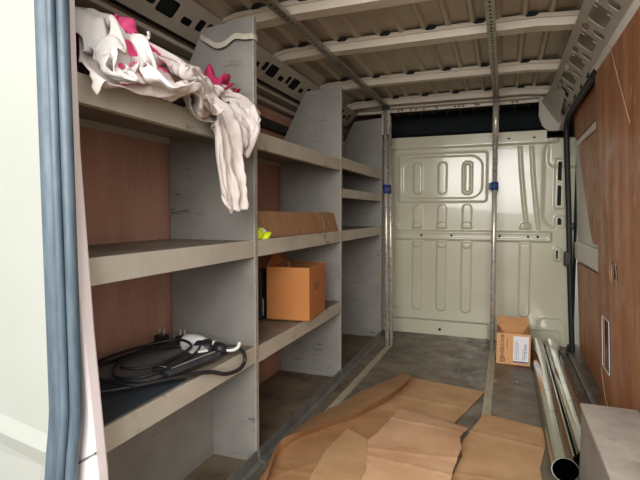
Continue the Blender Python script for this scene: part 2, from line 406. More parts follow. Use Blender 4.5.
dpoly('plywood_panel', [(2.3,.800),(3.02,.800),(3.08,.83),(3.50,1.36),(3.50,1.385),(3.45,1.40),(2.3,1.395)], -.030, .012, 'ply_right', .002)
dpoly('plywood_panel', [(2.3,1.47),(3.60,1.45),(3.66,1.50),(3.68,1.64),(2.3,1.64)], -.030, .012, 'ply_right', .002)
dpoly('door_rail', [(2.3,.665),(3.69,.655),(3.69,.775),(2.3,.785)], -.020, .025, 'door_paint', .008)
dpoly('door_rail', [(2.3,1.41),(3.60,1.405),(3.62,1.435),(2.3,1.455)], -.022, .025, 'door_paint', .006)
bm = B(); tube(bm, smooth_path([(.475,3.75,.0),(xr(.5)-.005,3.75,.5),(xr(1.)-.005,3.755,1.),(.403,3.77,1.5),(.398,3.70,1.605),(.400,3.5,1.628),(.402,2.6,1.640)],5), .019, 10)
obj('door_seal', bm, 'rubber', dr, smooth=True)
bm = B(); box(bm, .405,.45,3.725,3.78,.60,.70); box(bm,.425,.465,3.74,3.78,.86,.90)
obj('door_catch', bm, 'black', dr, bevel=.006)
bm = B(); tube(bm, [(.455,3.60,.03),(.455,3.60,.085)], .016, 10); tube(bm, [(.44,3.64,.03),(.44,3.64,.07)], .012, 10); box(bm,.425,.465,3.58,3.66,0,.03)
obj('roller', bm, 'black', dr, bevel=.003)
obj('floor_strip', bx(.432,.462,2.0,3.72,0,.022), 'kick', dr, bevel=.006)

# big plywood sheet nearest on the right, with a slot and a finger hole
zt = 1.775
U = Vector((0,1,0)); V = Vector((xr(zt)-xr(0),0,zt)).normalized(); O = Vector((xr(0)-.005,.9,.01))
th = math.hypot(zt, xr(zt)-xr(0))
pr = plate('plywood_sheet', [(0,0),(1.75,0),(1.75,1.76),(1.70,1.775),(0,1.775)], [rrect(1.390,.710,.13,.10,.048,6), rrect(1.565,.365,.15,.235,.006)], O, U, V, 'ply_near', thick=.005,
      label='tall brown plywood sheet at far right with a round finger hole and an upright slot', cat='plywood')
def ring(cy, cz, w, h, r, off, m, nm, par, t=.008):
    o = rrect(cy, cz, w+2*t, h+2*t, r+t, 6); i = rrect(cy, cz, w, h, r, 6)
    return plate(nm, o, [i], O+Vector((-off,0,0)), U, V, m, par, thick=.002)
ring(1.390,.710,.128,.098,.047,.008,'ply_edge','hole_rim',pr,.004)
ring(1.565,.365,.148,.230,.005,.008,'label','slot_rim',pr,.007)
obj('slot_backing', slab(2.36,2.60,.22,.53,-.001,.004), 'black', pr)
obj('slot_plate', slab(2.47,2.55,.245,.36,.0005,.001), 'panel_grey', pr)
obj('slot_backing', slab(2.17,2.41,.63,.81,-.001,.004), 'rail_paint', pr)
obj('latch_core', slab(2.27,2.33,.69,.75,.0005,.001), 'dark', pr, bevel=.002)
bm = B()
a, b = Vector((xr(1.70)-.017,2.30,1.70)), Vector((xr(1.28)-.016,1.95,1.28)); tube(bm, [a, a.lerp(b,.5)+Vector((0,.006,0)), b], .0018, 6)
obj('scratch', bm, 'ply_edge', pr); bm = B(); tube(bm, smooth_path([(xr(.22)-.016,2.56,.24),(xr(.15)-.016,2.48,.14),(xr(.1)-.016,2.38,.10)],4), .0018, 6)
obj('scratch', bm, 'ply_edge', pr)

# grey boxed wheel arch, lower right
bm = bx(.27,.440,1.05,1.865,0,.292)
wb = obj('wheel_arch_box', bm, 'grey_board', bevel=.002, label='grey boarded wheel arch box in the lower right corner', cat='box')
obj('top_board', bx(.266,.440,1.05,1.870,.292,.304), 'arch_top', wb, bevel=.002, label='scuffed pale top board')

# ------------------------------------------------------------------ rear opening at the left
PY = .72
bm = B()
prism(bm, [(-1.45,PY,2.0),(-.868,PY,2.0),(-.868,PY,.56),(-.895,PY,.46),(-.910,PY,.36),(-.910,PY,-.3),(-1.45,PY,-.3)], (0,.03,0))
wr = obj('wall_rear', bm, 'body', bevel=.012, kind='structure')
bm = B()
prism(bm, [(-1.45,PY,.60),(-.872,PY,.50),(-.885,PY-.012,.47),(-1.45,PY-.012,.56)], (0,.01,0)); prism(bm, [(-1.45,PY-.012,.56),(-.885,PY-.012,.47),(-.895,PY,.43),(-1.45,PY,.47)], (0,.01,0))
obj('pressing', bm, 'body', wr)
path = lambda dx, dy: smooth_path([(-.838+dx,PY+dy,2.0),(-.836+dx,PY+dy,1.2),(-.832+dx,PY+dy,.66),(-.834+dx,PY+dy,.55),(-.848+dx,PY+dy,.45),(-.856+dx,PY+dy,.32),(-.856+dx,PY+dy,-.1)],5)
sl = obj('door_seal', tube(B(), path(-.006,-.008), .023, 14, squash=.8), 'blue_rubber', wr, smooth=True)
obj('seal_groove', tube(B(), path(.012,-.016), .009, 10), 'blue_rubber', sl, smooth=True)
obj('seal_lip', tube(B(), path(.029,-.004), .012, 12), 'blue_rubber', sl, smooth=True)
obj('seal_edge', tube(B(), path(-.031,-.008), .007, 10), 'pillar', sl, smooth=True)
bm = B()
prism(bm, [(-.90,PY+.02,2.0),(-.838,PY+.02,2.0),(-.835,PY+.02,1.3),(-.831,PY+.02,1.1),(-.806,PY+.02,.72),(-.778,PY+.02,.42),(-.773,PY+.02,.30),(-.773,PY+.02,-.1),(-.93,PY+.02,-.1)], (0,.034,0))
tr = obj('trim_8', bm, 'pillar', bevel=.006, kind='structure')
bm = B(); prism(bm, [(-.90,PY+.018,.40),(-.780,PY+.018,.475),(-.780,PY+.018,.470),(-.90,PY+.018,.392)], (0,.004,0))
obj('seam', bm, 'panel_grey', tr)

# ------------------------------------------------------------------ shelving along the left side
XF, XBK = -.875, -1.255
sh = thing('shelving_unit', (XF, 2.3, 0), 'grey metal van shelving with three bays along the left side', 'shelving')
UP = [.778, 1.60, 2.625, 3.61]
for y in UP:
    pts = [(XF,y,.0),(XBK,y,.0),(XBK,y,1.36),(XF-.215,y,1.675),(XF,y,1.690)]
    u = obj('upright', prism(B(), pts, (0,.016,0)), 'grey_board', sh)
    obj('front_edge', bx(XF-.001,XF+.006,y-.003,y+.019,0,1.692), 'grey_edge', u, bevel=.001)
def shelf(i, z, lip=.062, back=XBK):
    y0, y1 = UP[i]+.0165, UP[i+1]-.0005
    s = obj('shelf', bx(back,XF,y0,y1,z-.006,z), 'shelf_board', sh)
    bm = bx(XF-.002,XF+.004,y0+.003,y1-.003,z-lip,z+.002); box(bm, XF-.02,XF-.002,y0+.003,y1-.003,z-lip,z-lip+.003)
    obj('shelf_lip', bm, 'shelf_metal', s, bevel=.001)
    obj('rear_flange', bx(back,back+.002,y0,y1,z-.03,z-.006), 'shelf_metal', s)
for i in range(3):
    shelf(i, 1.275 if i < 2 else 1.29); shelf(i, .866)
shelf(0, .461); shelf(1, .455)
shelf(2, 1.110, .05)
obj('back_board', bx(-1.075,-1.065,.85,1.60,0,.450), 'grey_board', sh)
for i in range(3):
    obj('kick_plate', prism(B(), [(XF+.030,UP[i]+(.02),0),(XF+.030,UP[i]+.02,.006),(XF+.010,UP[i]+.02,.010),(XF+.006,UP[i]+.02,.052),(XF+.002,UP[i]+.02,.052),(XF+.002,UP[i]+.02,0)], (0,UP[i+1]-UP[i]-.02,0)), 'kick', sh)
    obj('bay_base', bx(XBK,XF,UP[i]+.017,UP[i+1],.0005,.006), 'bay_floor', sh)
# strap tied round the top of the second upright
bm = B()
pth = smooth_path([(-1.09,1.585,1.640),(-1.06,1.580,1.622),(-1.02,1.582,1.598),(-.98,1.580,1.600),(-.94,1.582,1.622),(-.90,1.584,1.616),(-.868,1.586,1.615),(-.862,1.61,1.613),(-.870,1.625,1.610)],5)
for p in (0,):
    r = [[bm.verts.new(q+Vector((0,s*.0015,w))) for s, w in ((-1,-.010),(1,-.010),(1,.010),(-1,.010))] for q in pth]
    for a_, b_ in zip(r, r[1:]):
        for k in range(4): bm.faces.new((a_[k], a_[(k+1)%4], b_[(k+1)%4], b_[k]))
    bm.faces.new(r[0]); bm.faces.new(r[-1][::-1])
obj('strap', bm, 'strap', smooth=False, label='pale webbing strap hanging across the top of a grey shelving upright', cat='strap')

# ------------------------------------------------------------------ cargo tracks, floor tracks, load poles
def track(y0, y1, x0, x1, z, label):
    """perforated channel under the roof from (x0,y0) to (x1,y1)"""
    L = math.hypot(x1-x0, y1-y0); U = Vector(((x1-x0)/L,(y1-y0)/L,0)); Wd = Vector((U.y,-U.x,0))
    hs = []; t = .03
    while t < L-.03: hs.append(rrect(t, 0, .022, .011, .0054, 2)); t += .04
    O = Vector((x0,y0,z))
    tr = plate('cargo_track', [(0,-.019),(L,-.019),(L,.019),(0,.019)], hs, O, U, Wd, 'track', label=label, cat='track', group=None)
    bm = B()
    for s in (-.019,.017):
        prism(bm, [O+Wd*s, O+Wd*(s+.002), O+Wd*(s+.002)+Vector((0,0,.016)), O+Wd*s+Vector((0,0,.016))], U*L)
    obj('flange', bm, 'track', tr)
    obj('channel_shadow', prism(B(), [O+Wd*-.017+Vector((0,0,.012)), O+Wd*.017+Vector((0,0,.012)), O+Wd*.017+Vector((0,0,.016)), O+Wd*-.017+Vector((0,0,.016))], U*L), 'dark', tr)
track(.9,3.70,-.868,-.853,1.783,'perforated metal track under the roof above the shelf fronts')
track(.9,3.80,-.066,-.062,1.783,'perforated metal track under the roof above the right load pole')
def ftrack(y0, y1, x0, x1, label):
    bm = B(); d = Vector((x1-x0, y1-y0, 0))
    for a_, b_, h in ((-.020,-.006,.006),(.006,.020,.006),(-.006,.007,.003)):
        prism(bm, [(x0+a_,y0,0.0005),(x0+b_,y0,.0005),(x0+b_,y0,h),(x0+a_,y0,h)], d)
    obj('floor_track', bm, 'floor_track', label=label, cat='track')
ftrack(1.0,3.42,-.79,-.757,'worn metal floor track running beside the shelving base')
ftrack(1.0,3.78,-.062,-.048,'worn metal floor track running to the foot of the right load pole')
# left pole: slotted outer section beside a plain tube
lp = thing('load_pole', (-.765,3.42,0), 'twin metal load pole standing at the end of the shelving', 'pole')
obj('outer_tube', tube(B(), [(-.772,3.41,.0),(-.848,3.62,1.785)], .015, 14), 'galv', lp, smooth=True)
obj('inner_tube', tube(B(), [(-.742,3.42,.0),(-.816,3.63,1.70)], .013, 14), 'galv', lp, smooth=True)
bm = B(); prism(bm, [(-.872,3.606,1.56),(-.806,3.606,1.56),(-.812,3.612,1.745),(-.876,3.612,1.745)], (0,.005,0))
obj('slotted_bracket', bm, 'galv', lp, bevel=.002)
bm = B(); box(bm,-.872,-.826,3.60,3.65,1.745,1.785); obj('track_foot', bm, 'black', lp, bevel=.003)
tp = obj('tape_band', tube(B(), [(-.8085,3.532,1.115),(-.813,3.545,1.175)], .034, 14, squash=.8), 'blue_tape', lp, smooth=True, label='blue tape band')
obj('tape_mark', bx(-.805,-.790,3.498,3.501,1.135,1.152), 'red_mark', tp)
rp = thing('load_pole', (-.052,3.52,0), 'single round metal load pole standing right of centre before the bulkhead', 'pole')
obj('lower_tube', tube(B(), [(-.052,3.52,.004),(-.062,3.64,1.60)], .0165, 16), 'galv', rp, smooth=True)
obj('upper_sleeve', tube(B(), [(-.060,3.618,1.50),(-.0615,3.64,1.765)], .021, 16), 'galv', rp, smooth=True)
bm = B(); box(bm,-.080,-.045,3.62,3.66,1.765,1.785); tube(bm, [(-.062,3.615,1.745),(-.062,3.665,1.745)], .006, 8); obj('track_foot', bm, 'black', rp, bevel=.003)
tube_ = obj('tape_band', tube(B(), [(-.0594,3.607,1.130),(-.0597,3.611,1.185)], .027, 14), 'blue_tape', rp, smooth=True, label='blue tape band')
obj('tape_tail', bx(-.098,-.060,3.592,3.596,1.132,1.180), 'blue_tape', tube_)

# ------------------------------------------------------------------ shiny pipes on the floor
def metal_pipe(a, b, label):
    t = thing('metal_pipe', (a[0],a[1],0), label, 'pipe', None)
    obj('pipe_tube', pipe(B(), a, b, .045, .0432), 'chrome', t, smooth=True)
    d = (Vector(b)-Vector(a)).normalized(); p = Vector(a)
    obj('rim', pipe(B(), p-d*.001, p+d*.006, .0462, .0428), 'chrome', t, smooth=True)
    obj('bore_shade', tube(B(), [Vector(a)+d*.40, Vector(a)+d*.405], .0430, 32), 'dark', t)  # dark disc stands in for the shade deep inside the open pipe
metal_pipe((.228,1.880,.047),(.240,3.66,.047),'shiny metal pipe with its dark open end towards the viewer')
metal_pipe((.320,1.985,.047),(.331,3.68,.047),'shiny metal pipe on the right of its pair, end hidden behind the wheel arch box')
for o in C.objects:
    if o.name.startswith(('pipe_tube','rim')):
        md = o.modifiers.new('es','EDGE_SPLIT'); md.split_angle = .9

# ------------------------------------------------------------------ boxes
def open_box(x0, x1, y0, y1, z0, h, rot, m, name, label, par=None):
    t = thing(name, ((x0+x1)/2, (y0+y1)/2, z0), label, 'box')
    R = Matrix.Rotation(rot, 3, 'Z'); c = Vector(((x0+x1)/2, (y0+y1)/2, z0))
    def W(p): return c+R@Vector(p)
    hx, hy = (x1-x0)/2, (y1-y0)/2; T = .004
    def wall(a, b, c2, d, nm='side', mm=None):
        bm = B(); n = (W(b)-W(a)).cross(W(d)-W(a)).normalized()*T
        prism(bm, [W(a),W(b),W(c2),W(d)], n); return obj(nm, bm, mm or m, t)
    wall((-hx,-hy,0),(-hx,-hy,h),(hx,-hy,h),(hx,-hy,0),'front_side')
    wall((hx,-hy+T,0),(hx,-hy+T,h),(hx,hy-T,h),(hx,hy-T,0),'side')
    wall((hx,hy,0),(hx,hy,h),(-hx,hy,h),(-hx,hy,0),'rear_side')
    wall((-hx,hy-T,0),(-hx,hy-T,h),(-hx,-hy+T,h),(-hx,-hy+T,0),'side')
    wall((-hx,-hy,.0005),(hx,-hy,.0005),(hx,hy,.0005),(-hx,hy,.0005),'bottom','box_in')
    return t, W, hx, hy, h
t, W, hx, hy, h = open_box(-.022,.178,3.245,3.50,0.001,.205,0,'box_tan','cardboard_box','small open cardboard box with a white label standing on the floor by the right pole')
bm = B(); prism(bm, [W((-hx,hy,h)),W((hx,hy,h)),W((hx+.004,hy+.05,h+.045)),W((-hx,hy+.05,h+.045))], (0,.004,0)); obj('flap', bm, 'box_tan', t)
for s in (-1,1):
    bm = B(); prism(bm, [W((s*(hx-.008),-hy+.02,h-.002)),W((s*(hx-.008),hy-.02,h-.002)),W((s*(hx-.065),hy-.06,h-.085)),W((s*(hx-.05),-hy+.03,h-.085))], (0,0,.004)); obj('flap', bm, 'box_tan', t)
lb = obj('label_sticker', prism(B(), [W((.000,-hy-.0008,.022)),W((.090,-hy-.0008,.022)),W((.090,-hy-.0008,.190)),W((.000,-hy-.0008,.190))], (0,.0006,0)), 'label', t)
obj('blue_stripe', prism(B(), [W((.000,-hy-.0014,.022)),W((.090,-hy-.0014,.022)),W((.090,-hy-.0014,.030)),W((.000,-hy-.0014,.030))], (0,.0005,0)), 'label_blue', lb)
rr = random.Random(3)
for k in range(5):
    x = .010+k*.009+(.018 if k > 2 else 0); z = .040; bm = B()
    while z < .10+rr.random()*.06:
        l = rr.uniform(.004,.014); prism(bm, [W((x,-hy-.0014,z)),W((x+.0035,-hy-.0014,z)),W((x+.0035,-hy-.0014,z+l)),W((x,-hy-.0014,z+l))], (0,.0005,0)); z += l+.004
    obj('print_line', bm, 'label_ink', lb)
bm = B()
for k in range(22):
    z = .052+k*.0042; w = rr.choice((.001,.0022)); prism(bm, [W((.066,-hy-.0014,z)),W((.080,-hy-.0014,z)),W((.080,-hy-.0014,z+w)),W((.066,-hy-.0014,z+w))], (0,.0005,0))
obj('bar_code', bm, 'label_ink', lb)
text('lettering', 'EVERZONE', .030, W((-.064,-hy-.0012,.125)), (0,0,1), (-1,0,0), 'ink', t)
text('small_lettering', 'ENVIRONMENTAL', .0085, W((-.035,-hy-.0012,.14)), (0,0,1), (-1,0,0), 'faint_ink', t)
bm = B()
def fr(x0,x1,z0,z1): prism(bm, [W((x0,-hy-.0014,z0)),W((x1,-hy-.0014,z0)),W((x1,-hy-.0014,z1)),W((x0,-hy-.0014,z1))], (0,.0006,0))
fr(-.078,-.050,.020,.024); fr(-.078,-.050,.044,.048); fr(-.078,-.074,.024,.044); fr(-.054,-.050,.024,.044); fr(-.068,-.060,.028,.032); fr(-.068,-.060,.036,.040)
obj('emblem', bm, 'ink', t)
t, W, hx, hy, h = open_box(-1.062,-.850,2.045,2.335,.4625,.252,.10,'box_orange','cardboard_box','orange-brown open cardboard box standing on the lower shelf of the middle bay')
text('lettering', 'GH', .050, W((hx+.0008,-.015,.150)), (-.1,1,0), (0,0,1), 'faint_ink', t)
bm = B(); tube(bm, [W((hx+.0008,-.055+.032*math.cos(a), .150+.040*math.sin(a))) for a in [math.radians(100+k*16) for k in range(11)]], .0012, 4); obj('ink_ring', bm, 'faint_ink', t)
bm = B(); prism(bm, [W((-hx,-hy,h)),W((-hx,hy,h)),W((-hx-.028,hy-.03,h+.075)),W((-hx-.01,-hy+.12,h+.06))], (.004,0,0)); obj('flap', bm, 'box_orange', t)
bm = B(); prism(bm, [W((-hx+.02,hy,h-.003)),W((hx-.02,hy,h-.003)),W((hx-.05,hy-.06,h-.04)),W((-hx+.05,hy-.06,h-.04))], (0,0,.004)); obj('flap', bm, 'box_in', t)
# dark flat case wedged behind the box
bm = B(); prism(bm, [(-1.10,2.02,.462),(-1.065,2.02,.462),(-1.070,2.02,.70),(-1.095,2.02,.70)], (0,.30,0))
cs = obj('tool_case', bm, 'black', bevel=.006, label='slim black case wedged upright left of the orange-brown box', cat='case')
obj('case_strip', bx(-1.068,-1.062,2.03,2.034,.48,.56), 'galv', cs)

# strip of cardboard leaning along the middle shelf
bm = B(); rnd = random.Random(5); top = []; bot = []
n = 46
for k in range(n+1):
    t_ = k/n; y = 1.655+t_*.960
    zt_ = .978-.006*t_+rnd.uniform(-.0012,.0012)-(.008 if k in (33,34) else 0)
    xf = -.905+.022*t_
    bot.append(bm.verts.new((xf,y,.868))); top.append(bm.verts.new((xf-.030-.006*math.sin(t_*3),y+.010*(1-t_),zt_)))
for k in range(n): bm.faces.new((bot[k],bot[k+1],top[k+1],top[k]))
ln = obj('cardboard_strip', bm, 'card_lean', solid=.004, label='long torn strip of brown cardboard leaning on the middle shelf above the orange-brown box', cat='cardboard')
bm = B(); prism(bm, [(-.8905,2.40,.885),(-.8905,2.43,.882),(-.905,2.442,.945),(-.905,2.405,.955)], (.004,0,0)); obj('torn_patch', bm, 'card_dark', ln)
# hi-vis cloth
bm = B(); rnd = random.Random(2)
bmesh.ops.create_icosphere(bm, subdivisions=4, radius=1)
for v in bm.verts:
    p = v.co.copy(); f = 1+.22*math.sin(p.x*7+p.y*3)+.16*math.sin(p.y*9-p.z*4)+.1*math.sin(p.x*17)
    v.co = Vector((-.915+p.x*.040*f, 1.700+p.y*.060*f, .868+max(0,(p.z+.35))*.026*f))
hv = obj('hivis_cloth', bm, 'hivis', smooth=True, label='small crumpled yellow hi-vis cloth on the middle shelf beside the cardboard strip', cat='cloth')
bm = B(); tube(bm, smooth_path([(-.905,1.66,.889),(-.900,1.70,.905),(-.898,1.745,.888)],4), .009, 8, squash=.5); obj('reflective_band', bm, 'label', hv, smooth=True)

# ------------------------------------------------------------------ lower shelf of the near bay: board, pad, cables, connector
Z0 = .4615
obj('rubber_mat', prism(B(), [(-1.25,.80,Z0),(-.885,.80,Z0),(-.89,1.20,Z0),(-1.25,1.05,Z0)], (0,0,.004)), 'mat_dark', label='dark slate mat on the lower shelf next to the pillar', cat='mat')
obj('grey_panel', prism(B(), [(-1.23,1.09,Z0+.005),(-.97,1.12,Z0+.005),(-.94,1.42,Z0+.005),(-1.19,1.44,Z0+.005)], (0,0,.012)), 'panel_grey', bevel=.003, label='flat grey panel under the black cables on the lower shelf', cat='panel')
bm = B(); prism(bm, [(-1.00,1.17,Z0+.018),(-.915,1.15,Z0+.018),(-.885,1.385,Z0+.018),(-.985,1.395,Z0+.018)], (0,0,.020))
pd = obj('black_pouch', bm, 'pad', bevel=.008, label='flat black pouch under the white connector on the lower shelf', cat='pouch')
obj('zip', tube(B(), [(-.99,1.185,Z0+.0385),(-.93,1.175,Z0+.0385),(-.905,1.375,Z0+.0385)], .002, 6), 'galv', pd)
def cable(pts, r, label, name='cable'): return obj(name, tube(B(), smooth_path(pts,6), r, 8), 'black', smooth=True, label=label, cat='cable')
cz = Z0+.030
cb = cable([(-.915,1.440,.492),(-.890,1.448,.496),(-.866,1.465,.492),(-.853,1.482,.465),(-.851,1.475,.436),(-.850,1.43,.425),(-.850,1.35,.437),(-.856,1.26,.471),(-.895,1.15,.484),(-1.0,1.0,Z0+.022),(-1.09,.95,Z0+.022),(-1.17,.97,Z0+.024),(-1.21,1.06,Z0+.024),(-1.19,1.22,Z0+.024),(-1.14,1.36,Z0+.026),(-1.06,1.44,Z0+.030)], .007, 'thick black cable curling off the white connector on the lower shelf')
cable([(-1.20,1.47,Z0+.022),(-1.18,1.30,Z0+.026),(-1.13,1.16,Z0+.030),(-1.04,1.07,Z0+.032),(-.96,1.10,Z0+.035),(-.93,1.20,Z0+.044),(-.95,1.34,Z0+.046),(-1.02,1.44,Z0+.046),(-1.10,1.43,Z0+.036),(-1.16,1.28,Z0+.034),(-1.15,1.12,Z0+.040),(-1.05,1.02,Z0+.040),(-.95,1.04,Z0+.030)], .0048, 'thin black cable looped in an oval across the grey panel')
cable([(-1.15,1.53,Z0+.024),(-1.10,1.48,Z0+.030),(-1.08,1.34,Z0+.045),(-1.10,1.20,Z0+.048),(-1.05,1.10,Z0+.050),(-.98,1.14,Z0+.048),(-.96,1.24,Z0+.054),(-.99,1.36,Z0+.054),(-1.09,1.40,Z0+.055),(-1.19,1.26,Z0+.040),(-1.22,1.06,Z0+.020),(-1.16,.93,Z0+.012),(-1.03,.90,Z0+.010)], .005, 'thin black cable crossing over the other loops near the pillar')
for x, y, lbl in ((-1.212,1.48,'small black mains plug with two pins against the plywood'),(-1.13,1.50,'small black mains plug lying beside the white connector')):
    pg = thing('mains_plug', (x,y,Z0), lbl, 'plug')
    obj('plug_body', bx(x-.022,x+.022,y-.02,y+.02,Z0+.0005,Z0+.045), 'black', pg, bevel=.006)
    bm = B(); [tube(bm, [(x+s*.010,y,Z0+.045),(x+s*.010,y,Z0+.066)], .0035, 8) for s in (-1,1)]; obj('plug_pin', bm, 'galv', pg)
# connector: white grip, black barrel, pale nozzle
cn = thing('cable_connector', (-0.975,1.405,Z0+.038), 'white and black hand-held cable connector lying on the black pouch', 'connector')
zc = Z0+.0345
pa = [(-1.075,1.430,zc+.004),(-1.035,1.430,zc+.008),(-0.995,1.425,zc+.008),(-0.955,1.425,zc+.004)]
obj('grip', tube(B(), smooth_path(pa,5), [.020,.026,.029,.031,.031,.031,.031,.030,.030,.029,.028,.026,.024,.022,.020,.016], 16), 'white_plastic', cn, smooth=True)
obj('grip_band', tube(B(), [(-1.020,1.423,zc+.005),(-1.000,1.421,zc+.002),(-0.955,1.420,zc-.002),(-0.940,1.425,zc-.004)], [.020,.0335,.030,.018], 14, squash=.9), 'black', cn, smooth=True)
obj('collar', tube(B(), [(-0.960,1.430,zc-.002),(-0.945,1.433,zc-.003)], .026, 16), 'white_plastic', cn, smooth=True)
obj('barrel', tube(B(), [(-0.947,1.433,zc-.004),(-0.920,1.438,zc-.006),(-0.900,1.442,zc-.008)], [.024,.024,.014], 16), 'black', cn, smooth=True)
obj('nozzle', tube(B(), smooth_path([(-0.903,1.442,zc-.008),(-0.880,1.447,zc-.008),(-0.860,1.451,zc+.004),(-0.855,1.453,zc+.022)],4), .006, 10), 'white_plastic', cn, smooth=True)
bm = B(); prism(bm, [(-1.030,1.355,Z0+.0395),(-0.955,1.315,Z0+.0395),(-0.920,1.360,Z0+.0395),(-0.975,1.405,Z0+.0395)], (0,0,.008)); obj('white_cap', bm, 'white_plastic', cn, bevel=.007)

# ------------------------------------------------------------------ flattened cardboard on the floor
def nz(x, y, a=.0025, k=9, ph=0): return 1.5*a*(math.sin(x*k+ph)*math.cos(y*k*.8+ph*2)+.5*math.sin(x*k*2.3+y*k*1.7+ph))
def crease(d, w=.010, h=.0035): return h*math.exp(-(d/w)**2)
FX = lambda x, y: .005+nz(x,y,.0012)
back = [(-.484,2.775),(-.072,2.695),(-.195,2.213),(-.26,2.19),(-.50,2.20),(-.74,2.22),(-.70,2.46),(-.60,2.62)]
def zb(x, y): return .0045+max(0,nz(x,y,.002,6))+crease((y-2.45)+.15*(x+.3))
obj('cardboard_sheet', sheet_faces(B(), back, zb, .018, .002, 2), 'card', solid=.004, smooth=True, label='flat tan cardboard sheet furthest back on the floor', cat='cardboard')
# folded sheet with a raised ridge on its left
ridge = [(-.455,2.60,.070),(-.490,2.38,.075),(-.540,2.22,.070),(-.605,2.06,.066),(-.680,1.94,.062),(-.760,1.80,.062),(-.812,1.70,.060),(-.775,1.54,.058),(-.735,1.40,.056),(-.680,1.15,.055)]
outer = [(-.500,2.72,.050),(-.625,2.53,.030),(-.715,2.32,.018),(-.755,2.20,.014),(-.800,2.08,.014),(-.825,1.95,.016),(-.828,1.72,.030),(-.800,1.55,.030),(-.760,1.40,.030),(-.705,1.15,.030)]
foot = [(x-.035 if k < 6 else x-.005, y+(.030 if k < 6 else 0), .012) for k, (x, y, z) in enumerate(ridge)]
bm = B()
R_ = [smooth_path(p, 5) for p in (outer, ridge, foot)]; rnd = random.Random(9)
for i in range(len(R_[0])): R_[0][i] += Vector((rnd.uniform(-.006,.006), rnd.uniform(-.006,.006), 0))
rows = [R_[0]]+[[a.lerp(b, t)+Vector((0,0,.003*math.sin(t*math.pi))) for a, b in zip(R_[0],R_[1])] for t in (.25,.5,.75)]+[R_[1]]+[[a.lerp(b, t) for a, b in zip(R_[1],R_[2])] for t in (.5,)]+[R_[2]]
vr = [[bm.verts.new(p) for p in r] for r in rows]
for a_, b_ in zip(vr, vr[1:]):
    for k in range(len(a_)-1): bm.faces.new((a_[k], a_[k+1], b_[k+1], b_[k]))
flat = [(p[0],p[1]) for p in foot[2:]]+[(-.36,1.15),(-.36,1.60),(-.40,1.90),(-.42,2.15),(-.47,2.24)]
def zf2(x, y):
    return .0115+max(0,nz(x,y,.003,7,1))*.8+crease((x+.55)*.8-(y-1.8)*.6)+crease((x+.62)*.9+(y-1.75)*.45)+crease((y-1.62)-.2*(x+.5))
sheet_faces(bm, flat, zf2, .014, .0, 3)
obj('cardboard_sheet', bm, 'card_dark', solid=.004, smooth=True, label='large creased cardboard sheet with its left side folded up into a ridge', cat='cardboard')
small = [(-.617,1.967),(-.47,1.87),(-.40,1.55),(-.40,1.15),(-.56,1.15),(-.627,1.565),(-.64,1.75)]
obj('cardboard_sheet', sheet_faces(B(), small, lambda x,y: .026+max(0,nz(x,y,.003,6,2))+crease((y-1.55)-.3*x), .015, .002, 4), 'card', solid=.004, smooth=True, label='cardboard piece with a pointed corner lying on the creased folded sheet', cat='cardboard')
mid = [(-.446,2.255),(-.124,2.155),(-.150,2.02),(-.135,1.93),(-.152,1.745),(-.14,1.15),(-.44,1.15),(-.445,1.64),(-.50,1.87),(-.48,1.95)]
def zm(x, y):
    return .036+max(0,nz(x,y,.003,8,3))+crease((y-2.05)+.18*x,.008,.0035)+crease((y-1.86)-.12*x,.008,.0035)+crease((y-1.70)+.1*x,.007,.003)-.012*max(0,min(1,(y-2.0)/.25))
obj('cardboard_sheet', sheet_faces(B(), mid, zm, .013, .0018, 5), 'card_red', solid=.004, smooth=True, label='creased reddish cardboard sheet in the middle of the floor, lying on top', cat='cardboard')
right = [(-.066,2.39),(.185,2.315),(.185,2.14),(.150,1.94),(.150,1.15),(-.16,1.15),(-.155,1.76),(-.132,1.93),(-.146,2.03),(-.118,2.165),(-.095,2.26)]
def zr(x, y): return .006+max(0,nz(x,y,.002,6,4))+crease((y-2.15)+.2*x,.008,.0035)+crease((y-1.80)-.1*x,.007,.003)
obj('cardboard_sheet', sheet_faces(B(), right, zr, .013, .0018, 6), 'card', solid=.004, smooth=True, label='tan cardboard sheet at the right, beside the shiny pipe end', cat='cardboard')

for o in C.objects:
    if o.name.startswith('cardboard_sheet'):
        md = o.modifiers.new('es','EDGE_SPLIT'); md.split_angle = .7
